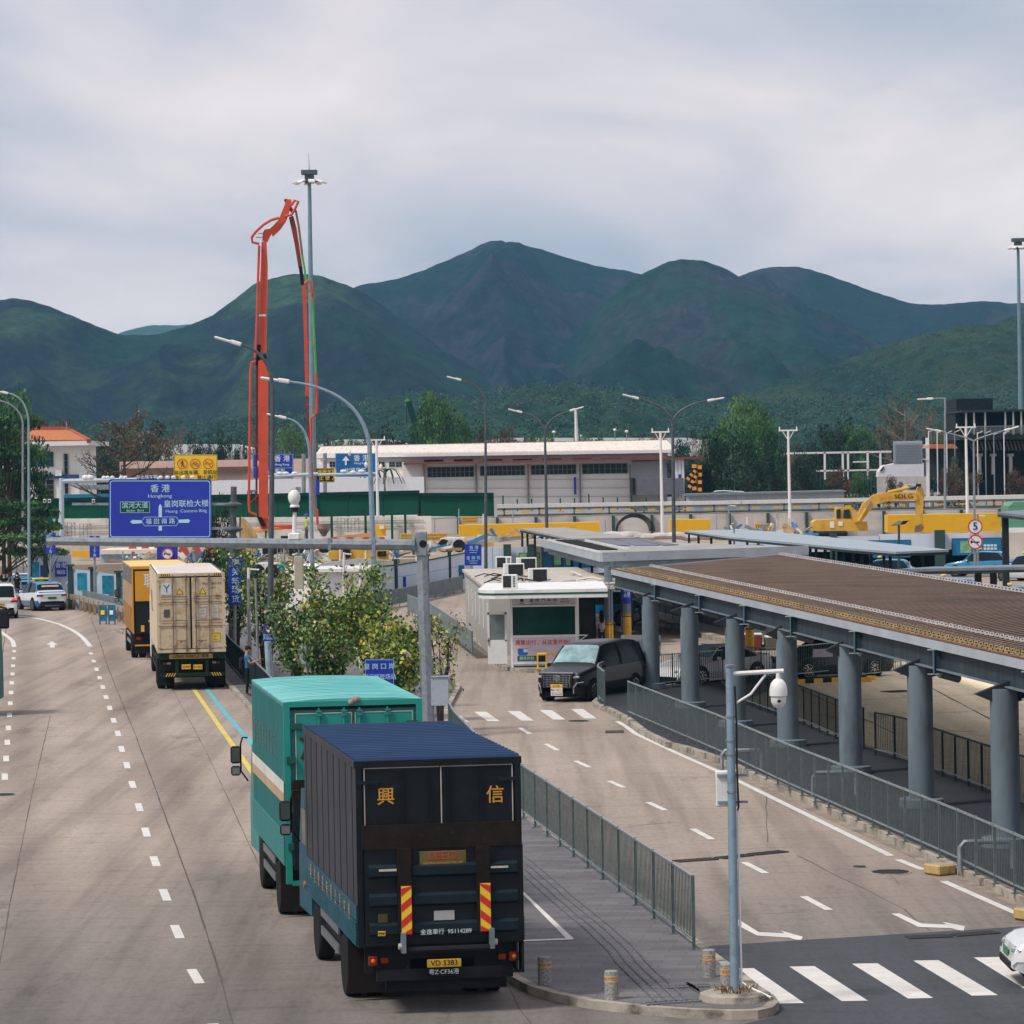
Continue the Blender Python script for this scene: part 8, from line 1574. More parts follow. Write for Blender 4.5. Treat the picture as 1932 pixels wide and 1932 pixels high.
# ------------------------------------------------------------ vegetation
rng=np.random.default_rng(5)
def leafmesh(name,pts,size,mats,midx=None,asp=1.5,droop=0.0,up=.35):
 n=len(pts);P_=np.asarray(pts,dtype=np.float64);s=size*rng.uniform(.6,1.35,n)
 a=rng.normal(size=(n,3));a[:,2]-=droop;a/=np.linalg.norm(a,axis=1)[:,None];nrm=rng.normal(size=(n,3));nrm[:,2]+=up*2;nrm-=(nrm*a).sum(1)[:,None]*a;nrm/=np.linalg.norm(nrm,axis=1)[:,None];b=np.cross(nrm,a)
 A=a*s[:,None]*.5*asp;B=b*s[:,None]*.5;bend=nrm*s[:,None]*.12
 V=np.stack([P_-A,P_+B-bend*.5+A*.1,P_+A-bend,P_-B-bend*.5+A*.1],1).reshape(-1,3)
 me=bpy.data.meshes.new(name);me.vertices.add(4*n);me.vertices.foreach_set('co',V.ravel());me.loops.add(4*n);me.loops.foreach_set('vertex_index',np.arange(4*n));me.polygons.add(n);me.polygons.foreach_set('loop_start',np.arange(n)*4);me.polygons.foreach_set('loop_total',np.full(n,4))
 for m_ in mats:me.materials.append(m_)
 if midx is None:midx=rng.integers(0,len(mats),n)
 me.polygons.foreach_set('material_index',np.asarray(midx,dtype=np.int32));me.update(calc_edges=True);me.validate();return me
def leafmat(name,c,v=.35):return M(name,c,.55,var=v,sc_=1.3,spec=.25)
LG=[leafmat('leaf_green_dark',(.020,.060,.026)),leafmat('leaf_green',(.055,.150,.040)),leafmat('leaf_green_light',(.09,.20,.05))]
LO=[leafmat('leaf_olive_dark',(.028,.036,.020)),leafmat('leaf_olive',(.085,.092,.045)),leafmat('leaf_olive_brown',(.15,.115,.07))]
LB=[leafmat('leaf_brown_dark',(.04,.028,.02)),leafmat('leaf_brown',(.09,.055,.038)),leafmat('leaf_rust',(.12,.062,.04))]
LD=[leafmat('leaf_dark',(.010,.026,.018)),leafmat('leaf_dark_green',(.020,.052,.026))]
LL=[leafmat('leaf_fresh',(.10,.20,.05)),leafmat('leaf_fresh_dark',(.045,.11,.035))]
m_bark=M('bark',(.06,.048,.038),.9,var=.3,sc_=4);m_barkp=M('bark_pale',(.17,.14,.115),.9,var=.3,sc_=4)
def treetemplate(kind,n,sz,mats,mix,ncl=26,shape='round',seed=0):
 r=np.random.default_rng(seed);pts=[];mi=[];cl=[]
 for i in range(ncl):
  if shape=='cone':z=r.uniform(.18,1.0);rr=.34*(1.05-z)**.8+.02
  elif shape=='layer':z=.45+.5*(i%4)/3.5+r.uniform(-.02,.02);rr=.5*(1.15-z*.55)
  else:z=r.uniform(.30,.96);rr=.42*math.sqrt(max(.02,1-((z-.60)/.42)**2))
  a=r.uniform(0,6.28);q=math.sqrt(r.uniform(.15,1))*rr;cl.append((q*math.cos(a),q*math.sin(a),z,r.uniform(.07,.14),r.integers(0,100)))
 for c in cl:
  k=n//ncl;d=r.normal(size=(k,3));d/=np.linalg.norm(d,axis=1)[:,None];rad_=c[3]*(r.uniform(.2,1.0,(k,1))**.5)*1.25;sq=np.array([1.1,1.1,.75 if shape!='layer' else.22])
  pts.append(np.array(c[:3])+d*rad_*sq);base=mix[int(c[4]/100*len(mix))];m_=np.where(r.uniform(size=k)<.72,base,r.integers(0,len(mats),k));mi.append(m_)
 me=leafmesh('crown',np.concatenate(pts),sz,mats,np.concatenate(mi))
 t=thing('tree','','tree',(0,-500,0));o=bpy.data.objects.new('crown',me);col.objects.link(o);o.parent=t
 b_=MB();b_.m(m_bark).tube([(0,0,0),(.008,.01,.25),(-.01,0,.55),(.01,0,.8)],[.028,.022,.014,.005],7)
 for c in cl[:16]:
  zb=max(.15,c[2]-.25);b_.tube([(0,0,zb),(c[0]*.5,c[1]*.5,(zb+c[2])/2+.02),(c[0],c[1],c[2])],[.010,.007,.003],5)
 b_.build('trunk',t);return t
def baretemplate(mt,flowers=None,seed=1,twig=True):
 r=random.Random(seed);t=thing('tree','','tree',(0,-500,0));b_=MB();b_.m(mt);tips=[]
 b_.tube([(0,0,0),(.005,0,.4),(0,.01,.93)],[.024,.016,.005],7)
 def br(p,d,l,rd,dep):
  e_=p+d*l;mid=(p+e_)/2+Vector((0,0,-.02*l));b_.tube([p,mid,e_],[rd,rd*.8,rd*.6],4,caps=False)
  if dep==0:tips.append(e_);return
  for k in range(3):dd=(d+Vector((r.uniform(-.7,.7),r.uniform(-.7,.7),r.uniform(-.15,.65)))).normalized();br(e_ if k else mid,dd,l*r.uniform(.5,.72),rd*.6,dep-1)
 for i in range(15):
  z=.30+.62*i/15;a=i*2.4+r.uniform(-.3,.3);l=.26*(1.15-z*.75);br(Vector((0,0,z)),Vector((math.cos(a),math.sin(a),r.uniform(.15,.5))).normalized(),l,.007,3)
 b_.build('trunk',t)
 pts=[tuple(q+Vector((r.uniform(-.012,.012),r.uniform(-.012,.012),r.uniform(-.012,.012))))for q in tips for _ in range(1)]
 me=leafmesh('crown',pts,.013,flowers or LB);o=bpy.data.objects.new('crown',me);col.objects.link(o);o.parent=t;return t
TT={'green':treetemplate('green',6500,.020,LG,[0,0,1,1,1,2],30,seed=1),'olive':treetemplate('olive',6500,.019,LO,[0,0,1,1,2],30,seed=2),'dark':treetemplate('dark',5000,.022,LD,[0,1],26,seed=3),'brown':treetemplate('brown',4500,.020,LB,[0,1,1,2],26,seed=4),'fresh':treetemplate('fresh',2600,.022,LL,[0,1],20,seed=6),'bare':baretemplate(m_barkp,None,3),'flower':baretemplate(m_bark,[M('kapok_flower',(.34,.10,.07),.6),LO[1],LO[2]],5),'layer':treetemplate('layer',9000,.020,LG,[0,0,1,1,2],40,'layer',seed=8)}
first=set()
def tree(kind,x,ytop,wpx,Y,label,zb=0,group=None,sy=1.0,name=None):
 s=F/Y;base=PX(x,Y,zb);top=P(x,ytop,Y);h=top.z-base.z;w_=wpx/s
 o=TT[kind]if kind not in first else copy_tree(TT[kind]);first.add(kind)
 o.location=base;o.rotation_euler=(0,0,random.uniform(0,6.28));wf=.86 if kind not in('cone','bare','flower')else.62
 o.scale=(w_/wf,w_/wf,h);o['label']=label;o['category']='tree'
 if group:o['group']=group
 if name:o.name=name
 elif kind=='bare':o.name='bare_tree'
 return o
gA='trees behind the depot and the pink building'
for a in(('olive',283,786,118,400,'broad dark olive tree right of the red-flowered bare tree',0,gA),('olive',222,800,90,420,'dark tree behind the red-flowered bare tree',0,gA),('dark',185,850,90,395,'dark low tree right of the tiled house',0,gA),('brown',95,795,80,430,'brown bare-looking tree behind the tiled roof, left one',0,gA),('brown',130,800,60,440,'brown bare-looking tree behind the tiled roof, right one',0,gA),('brown',60,815,40,440,'small brown tree at the left end of the tiled roof',0,gA),('flower',237,777,150,310,'bare tree with red flowers in front of the dark trees',0),('bare',345,800,60,430,'thin bare grey tree behind the yellow sign',0,gA),('dark',375,822,46,420,'dark bushy tree just above the yellow sign',0,gA),('dark',425,812,40,425,'dark pointed tree right of the yellow sign',0,gA),('dark',405,830,44,415,'low dark tree between the yellow sign and the pointed tree',0,gA),('dark',455,830,36,420,'dark tree directly left of the red boom',0,gA),('fresh',555,806,62,400,'light green airy tree between the red boom and the mast',0),('bare',480,800,50,440,'bare brown tree just behind the red boom',0,gA),('olive',620,828,60,430,'low olive tree right of the mast',0,gA),('green',670,832,50,430,'low green tree behind the near lamp arm',0,gA),('dark',738,812,78,440,'rounded dark tree left of the tall bright tree',0),('green',700,828,50,450,'small green tree left of the rounded dark tree',0,gA),('green',826,744,96,430,'tall bright green tree behind the middle of the depot roof',0),('green',795,790,62,435,'shorter green tree at the left flank of the tall bright one',0),('green',868,786,60,440,'shorter green tree at the right flank of the tall bright one',0),('olive',915,800,60,460,'brownish tree directly behind the single-arm dark lamp',0,gA),('brown',960,812,54,460,'brown tree right of the single-arm dark lamp',0,gA),('olive',1000,822,50,455,'olive tree left of the two-arm lamp',0,gA)):
 tree(*a)
for i in range(14):tree(random.choice(['olive','brown','dark','green']),640+i*50+random.uniform(-10,10),826+random.uniform(-6,6),random.uniform(44,66),500+random.uniform(-15,15),'low tree in the far row along the depot ridge',0,'far low trees along the depot ridge')
for a in(('green',1385,792,110,352,'dense green tree right of the depot end'),('green',1440,782,90,356,'dense green tree left of the third white crossarm pole'),('dark',1350,815,60,350,'dark tree beside the striped height gauge'),('fresh',1415,756,96,362,'airy light green top rising above the dense trees'),('green',1338,818,50,354,'green tree touching the depot roof end'),('dark',1462,838,60,345,'dark lower tree behind the third white crossarm pole'),('dark',1410,850,90,340,'dark undergrowth tree below the dense green trees'),('dark',1520,848,62,348,'dark round tree right of the third white crossarm pole'),('dark',1578,790,84,430,'rounded olive tree behind the white gate frame, left one'),('green',1622,804,76,435,'rounded olive tree behind the white gate frame, right one'),('dark',1660,830,60,425,'dark tree left of the grey sign back'),('olive',1690,770,70,520,'tall hazy tree behind the grey sign back'),('bare',1712,745,110,420,'pale bare tree behind the thin level-arm lamp'),('bare',1760,770,80,470,'fainter bare tree near the dark building'),('olive',1790,800,50,430,'olive tree directly left of the dark building'),('dark',1740,818,66,440,'low olive tree right of the grey sign back'),('brown',1582,888,60,338,'rust-brown tree left of the excavator cab'),('green',1622,892,44,340,'fresh green bush tree right of the rust-brown tree'),('brown',1692,902,44,340,'brown leafless bush above the excavator boom'),('olive',1815,862,70,335,'dark tree among the slim white masts'),('brown',1790,895,50,332,'brown bush right of the excavator arm'),('brown',1922,890,50,330,'brown bush at the right edge below the dark building'),('dark',1540,828,60,440,'low olive tree left of the gate frame'),('olive',1500,838,46,450,'pale olive tree right of the third crossarm pole')):tree(*a)
pc0=None
for x,y,Y in((1352,918,338),(1372,919,338),(1462,920,330),(1500,921,330),(1525,921,328)):
 p_=P(x,y,Y);o_=dup(taxi0,(p_.x,Y,p_.z-2.0),1.6,'small dark car parked under the dense trees','cars parked under the trees');o_['category']='car';o_.name='parked_car'
 for ch in kids(o_):
  if ch.name.startswith(('body','sill','roof'))and not ch.name.startswith('roof_sign'):
   ch.data=ch.data.copy();ch.data.materials.clear();ch.data.materials.append(m_cdk if x%4 else m_silv)
  if ch.name.startswith(('roof_sign','window_banner')):
   for q in kids(ch):bpy.data.objects.remove(q)
   bpy.data.objects.remove(ch)
t=pthing('white_van','white van above the excavator bucket','van',1713,935,338);b_=MB();b_.m(m_cwht);pslab(b_,[(1703,938),(1703,922),(1708,914),(1730,914),(1742,926),(1745,938)],338,1.9);b_.build('body',t,world=True);b_=MB();b_.m(m_win);pslab(b_,[(1710,923),(1712,916),(1729,916),(1736,924)],337.95,.05);b_.build('window',t,world=True)
tree('green',8,742,150,237,'tall dense green tree at the left edge beside the lamps',0);tree('layer',20,752,150,233,'dark green layered tree at the left edge above the taxis',0);tree('layer',-4,930,200,222,'lower spreading dark green tree at the left edge behind the taxis',0,sy=1)
tree('green',60,895,90,238,'small green tree under the layered tree at the left edge',0);tree('layer',95,945,60,232,'thin leafy branch tree reaching towards the big blue sign',0)
tree('dark',418,945,64,185,'dark tree directly right of the large blue direction sign',0);tree('green',452,1035,74,172,'low dark tree behind the container lorry',0);tree('dark',405,1030,60,180,'dark trunked tree just above the container lorry roof',0)
LS_=[leafmat('shrub_dark',(.035,.095,.030)),leafmat('shrub_green',(.115,.21,.040)),leafmat('shrub_lime',(.32,.36,.06)),leafmat('shrub_yellow',(.40,.30,.04)),leafmat('shrub_orange',(.42,.19,.05))]
m_pet=M('petal_pink',(.62,.38,.46),.6,var=.3)
def shrub(x,y0,y1,wpx,Y,n,label,mix,seed,zb=.13,sparse=False,fl=14):
 r=np.random.default_rng(seed);s=F/Y;B=PX(x,Y,zb);H=P(x,y0,Y).z-zb;W_=wpx/s;zlow=max(.1,P(x,y1,Y).z-zb)
 t=thing('flowering_shrub',label,'shrub',B,0,'flowering shrubs between the roads');b_=MB();b_.m(m_bark);rr=random.Random(seed);pts=[];tips=[]
 for i in range(9 if not sparse else 6):
  a=i*2.39+rr.uniform(-.4,.4);d=Vector((math.cos(a),math.sin(a)*.8,0));R_=W_/2*rr.uniform(.45,1.05);hh=H*rr.uniform(.72,1.03);prev=Vector((d.x*.05,d.y*.05,0));path=[prev]
  for k in range(1,6):u=k/5;q=d*R_*u**1.3+Vector((rr.uniform(-.08,.08),rr.uniform(-.08,.08),hh*(u**.75)));path.append(q)
  b_.tube(path,[.045,.036,.028,.02,.013,.006],6)
  for k in range(2,6):
   for _ in range(4):tw=path[k]+Vector((rr.uniform(-1,1)*W_*.16,rr.uniform(-1,1)*W_*.16,rr.uniform(-.6,.45)*H*.22));b_.tube([path[k],(path[k]+tw)/2+Vector((0,0,.05)),tw],[.012,.009,.005],4,caps=False);tips.append((path[k],tw))
 b_.build('branches',t)
 L1=[];mi=[]
 per=max(4,n//len(tips))
 for(a,c)in tips:
  if c.z<zlow*.5:continue
  base=mix[r.integers(0,len(mix))]
  for _ in range(per):
   u=r.uniform(.1,1.15);p_=a.lerp(c,float(u))+Vector(r.normal(size=3)*np.array([.20,.20,.17]));L1.append(p_[:]);mi.append(base if r.uniform()<.6 else r.integers(0,3 if r.uniform()<.95 else 5))
 me=leafmesh('leaves',L1,.105 if not sparse else.10,LS_,mi,1.25,.5);o=bpy.data.objects.new('leaves',me);col.objects.link(o);o.parent=t
 b_=MB();b_.m(M('seed_pod',(.06,.085,.03),.7,var=.3))
 for _ in range(60 if sparse else 45):a,c=tips[r.integers(0,len(tips))];q=c+Vector(r.normal(size=3)*.08);b_.bar(q,q+Vector((rr.uniform(-.05,.05),0,-rr.uniform(.15,.32))),.022,.012)
 b_.build('pods',t)
 F_=[tuple(tips[r.integers(0,len(tips))][1]+Vector(r.normal(size=3)*.1))for _ in range(fl*3)];me=leafmesh('flowers',F_,.10,[m_pet],None);o=bpy.data.objects.new('flowers',me);col.objects.link(o);o.parent=t
shrub(640,1085,1330,170,118,3400,'large yellow-green flowering shrub in the middle, around the red-rimmed signs',[1,1,2,0,2],11)
shrub(755,1160,1340,130,112,2600,'yellowing flowering shrub right of the near lamp pole',[2,2,1,3,1],12)
shrub(560,1150,1330,120,121,2800,'dark green flowering shrub left of the white notice',[0,0,1,0],13)
shrub(500,1060,1260,120,134,2200,'flowering shrub around the dark lamp pole',[1,0,1,2],14)
shrub(448,1050,1230,60,142,1100,'slim flowering shrub beside the tall blue customs sign',[1,0],15)
shrub(690,1120,1330,110,124,2400,'flowering shrub directly behind the near lamp pole',[1,2,1,0],16)
shrub(832,1180,1330,84,108,420,'thin shrub with hanging pods right of the gantry post',[2,1,3],17,sparse=True)
shrub(610,1190,1340,100,116,1900,'low dense flowering shrub under the white notice',[0,1,0,1],18)
shrub(740,1215,1345,110,106,1600,'low yellow-green shrub behind the blue freight station sign',[1,2,2,0],19)
# ------------------------------------------------------------ hills
from mathutils import noise as mn
def hillmat(name,cols,sc1,sc2):
 m=bpy.data.materials.new(name);m.use_nodes=True;t=m.node_tree;n=t.nodes;l=t.links;p=n['Principled BSDF'];p.inputs['Roughness'].default_value=.95;p.inputs['Specular IOR Level'].default_value=.05
 g=n.new('ShaderNodeTexCoord')
 def nz(s,d=8,r=.6,st=(1,1,1)):
  mp=n.new('ShaderNodeMapping');mp.inputs['Scale'].default_value=st;l.new(g.outputs['Object'],mp.inputs[0]);x=n.new('ShaderNodeTexNoise');x.inputs['Scale'].default_value=s;x.inputs['Detail'].default_value=d;x.inputs['Roughness'].default_value=r;l.new(mp.outputs[0],x.inputs[0]);return x.outputs[0]
 r=n.new('ShaderNodeValToRGB');l.new(nz(sc1,10,.62,(1,.35,1.2)),r.inputs[0]);e=r.color_ramp.elements;e[0].position=.36;e[0].color=cols[0]+(1,);e[1].position=.66;e[1].color=cols[-1]+(1,)
 for i,c in enumerate(cols[1:-1]):x=e.new(.36+.30*(i+1)/(len(cols)-1));x.color=c+(1,)
 r2=n.new('ShaderNodeValToRGB');l.new(nz(sc2,6,.75,(1,.5,1)),r2.inputs[0]);r2.color_ramp.elements[0].position=.36;r2.color_ramp.elements[0].color=(.45,.45,.45,1);r2.color_ramp.elements[1].position=.66;r2.color_ramp.elements[1].color=(1.55,1.5,1.4,1)
 mx=n.new('ShaderNodeMix');mx.data_type='RGBA';mx.blend_type='MULTIPLY';mx.inputs[0].default_value=1;l.new(r.outputs[0],mx.inputs[6]);l.new(r2.outputs[0],mx.inputs[7])
 r3=n.new('ShaderNodeValToRGB');l.new(nz(sc2*1.7,3,.6),r3.inputs[0]);r3.color_ramp.elements[0].position=.71;r3.color_ramp.elements[0].color=(0,0,0,1);r3.color_ramp.elements[1].position=.76;r3.color_ramp.elements[1].color=(.6,.6,.6,1)
 m3=n.new('ShaderNodeMix');m3.data_type='RGBA';l.new(r3.outputs[0],m3.inputs[0]);l.new(mx.outputs[2],m3.inputs[6]);m3.inputs[7].default_value=(.16,.14,.14,1)
 l.new(m3.outputs[2],p.inputs['Base Color']);b=n.new('ShaderNodeBump');b.inputs['Strength'].default_value=1.0;b.inputs['Distance'].default_value=6;l.new(nz(sc2*.6,8,.7),b.inputs['Height']);l.new(b.outputs[0],p.inputs['Normal']);return m
burn_hazed=(.010,.016,.028);mauve=(.032,.030,.044);grn=(.012,.040,.028);grl=(.036,.068,.036);dkg_hazed=(.005,.022,.024)  # scorch and scrub colours with some haze blue painted in
HM={1:hillmat('hill_burnt',[burn_hazed,dkg_hazed,mauve,burn_hazed,grn],.006,.10),2:hillmat('hill_green',[dkg_hazed,grn,burn_hazed,grl,grl],.0055,.11),3:hillmat('hill_spur',[burn_hazed,dkg_hazed,grn,mauve,burn_hazed],.007,.11),4:hillmat('hill_front',[dkg_hazed,grn,(.038,.060,.030),grn],.009,.14),5:hillmat('foothill',[(.018,.05,.036),(.028,.066,.044),(.024,.06,.040)],.012,.16),0:hillmat('hill_far',[(.03,.06,.05),(.04,.08,.06)],.001,.01)}
def hill(k,prof,Yf,Yr,amp,power=1.25,nx=420,ny=110,xs=(-140,2080),gully=1.0,tail=.25,zf=0.0):
 pr=sorted(prof);px=[p[0]for p in pr];py=[p[1]for p in pr];X,Yp=smooth_prof(pr,8);V=[];top=[]
 for i in range(nx+1):
  x=lerp(xs[0],xs[1],i/nx);y=float(np.interp(x,X,Yp));zr=P(x,y,Yr).z;az_=(x-966)/F;jig=mn.fractal(Vector((x*.05,k*7.1,0)),1.0,2.0,5)*1.5*Yr/F
  for j in range(ny+1):
   u=j/ny*(1+tail);Y=Yf+(Yr-Yf)*u
   sh=(u**power)if u<=1 else 1-(u-1)*1.6
   zz=zf+(zr+jig-zf)*sh;wx=az_*Y
   env=4*u*max(0,1-u)if u<1 else 0
   wp=40*mn.noise(Vector((wx*.006,Y*.004,k+9)))
   r1=1-abs(mn.noise(Vector(((wx+wp)*.0060*gully,Y*.0016,k))))*2.4;r2=1-abs(mn.noise(Vector(((wx+wp)*.017*gully+3,Y*.0035,k+4))))*2.4;r3=mn.fractal(Vector((wx*.045,Y*.02,k))*1.0,1.0,2.1,4)
   zz+=env**.8*max(12,zr)*amp*(.30*(r1-.45)+.15*(r2-.4)+.055*r3)
   if k>3:d_=mn.voronoi(Vector((wx*.15,Y*.10,0)))[0][0];d2_=mn.voronoi(Vector((wx*.07+5,Y*.05,3)))[0][0];zz+=(2.6*(1-min(1,d_*1.5))+2.4*(1-min(1,d2_*1.3)))*min(1,max(0,zr)/12)*(1 if k==5 else.7)
   V.append((wx,Y,max(-5,zz)))
 m_=ny+1;b_=MB();b_.v=V;b_.f=[(i*m_+j,(i+1)*m_+j,(i+1)*m_+j+1,i*m_+j+1)for i in range(nx)for j in range(ny)];b_.ms=[HM[k]];b_.mi=[0]*len(b_.f)
 me=b_.build('hill',None,fixn=False,smooth=False);me.data.polygons.foreach_set('use_smooth',[True]*len(me.data.polygons));me['kind']='structure';return me
hill(0,[(-140,700),(150,660),(225,625),(260,612),(300,605),(340,606),(385,602),(430,610),(600,690),(2080,700)],3500,4200,.1,xs=(100,600),nx=60,ny=16)
hill(1,[(-140,760),(450,700),(560,610),(640,560),(690,538),(740,530),(800,512),(860,488),(900,472),(940,461),(990,461),(1040,474),(1100,492),(1150,505),(1200,513),(1270,530),(1340,535),(1400,522),(1440,508),(1480,503),(1530,507),(1600,530),(1680,558),(1740,574),(1800,574),(1860,568),(1932,572),(2080,560)],1650,2700,.95,xs=(430,2080))
hill(2,[(-140,556),(0,566),(40,563),(80,572),(130,590),(190,615),(240,632),(290,632),(350,618),(400,598),(450,565),(490,535),(520,525),(560,517),(600,518),(640,530),(690,551),(760,600),(850,665),(950,725),(1100,790),(1300,860),(2080,900)],1300,2100,.80,xs=(-140,1200))
hill(3,[(-140,900),(800,870),(900,810),(1000,720),(1100,620),(1180,545),(1230,512),(1270,494),(1310,489),(1350,497),(1400,521),(1480,570),(1600,640),(1700,700),(1800,765),(1932,820),(2080,900)],1400,2200,.95,xs=(800,1950))
hill(4,[(-140,900),(1150,860),(1300,800),(1400,757),(1500,716),(1600,682),(1700,650),(1800,625),(1932,603),(2080,585)],1050,1500,.5,xs=(1150,2080),gully=2,nx=420,ny=150)
hill(5,[(-140,806),(0,806),(200,812),(400,806),(600,790),(700,768),(800,757),(900,766),(1000,745),(1100,735),(1200,755),(1300,768),(1450,772),(1600,764),(1700,752),(1800,758),(2080,760)],760,1180,.5,gully=4,power=.9,nx=760,ny=130)
def evalhill(k_):
 return None
hobj=[o for o in bpy.data.objects if o.name.startswith('hill')]
def scatter(o,n,cs,per,sz,mats,name,ymin=0,ymax=1e9,seed=3,zmin=2,top=False):
 r=np.random.default_rng(seed);me=o.data;nv=len(me.vertices);co=np.empty(nv*3);me.vertices.foreach_get('co',co);co=co.reshape(-1,3);ok=np.where((co[:,2]>zmin)&(co[:,1]>ymin)&(co[:,1]<ymax))[0];ids=r.choice(ok,n);jit=r.normal(size=(n,3))*np.array([4,4,0]);c=co[ids]+jit;s_=cs*(.45+1.3*r.uniform(0,1,n)**2.2);pts=[];mi=[]
 d=r.normal(size=(n,per,3));d/=np.linalg.norm(d,axis=2)[:,:,None];d[:,:,2]=np.abs(d[:,:,2])*.85;q=c[:,None,:]+d*s_[:,None,None]*(r.uniform(.3,1,(n,per,1))**.5);pt_=np.array([mn.fractal(Vector((v[0]*.02,v[1]*.012,v[2]*.05)),1.0,2.0,4)*1.6+1.5+r.uniform(-.75,.75)for v in c]);m_=np.repeat(np.clip(np.round(pt_),0,len(mats)-1).astype(int),per)
 me2=leafmesh(name,q.reshape(-1,3),sz,mats,m_,1.2,up=2.4);ob=bpy.data.objects.new(name,me2);col.objects.link(ob);ob['kind']='stuff';return ob
WD=[leafmat('wood_dark',(.018,.046,.034)),leafmat('wood_green',(.034,.078,.052)),leafmat('wood_olive',(.044,.088,.052)),leafmat('wood_brown',(.058,.088,.056))]
scatter(hobj[5],4200,2.6,26,.45,WD,'foothill_woods',seed=4,zmin=1);scatter(hobj[4],2600,1.8,16,.45,WD,'hillside_scrub',seed=5)
# ------------------------------------------------------------ air
hz=bpy.data.materials.new('haze_air');hz.use_nodes=True;t_=hz.node_tree;t_.nodes.remove(t_.nodes['Principled BSDF']);pv=t_.nodes.new('ShaderNodeVolumePrincipled');pv.inputs['Color'].default_value=(.26,.66,.98,1);pv.inputs['Density'].default_value=1.0e-4;pv.inputs['Anisotropy'].default_value=0.1
t_.links.new(pv.outputs[0],t_.nodes['Material Output'].inputs['Volume'])
b_=MB();b_.m(hz).b2((-3000,-60,-8),(3000,4500,186));o_=b_.build('haze');o_['kind']='stuff'
for k_,o_ in TT.items():
 if k_ not in first:
  for q_ in kids(o_):bpy.data.objects.remove(q_)
  bpy.data.objects.remove(o_)
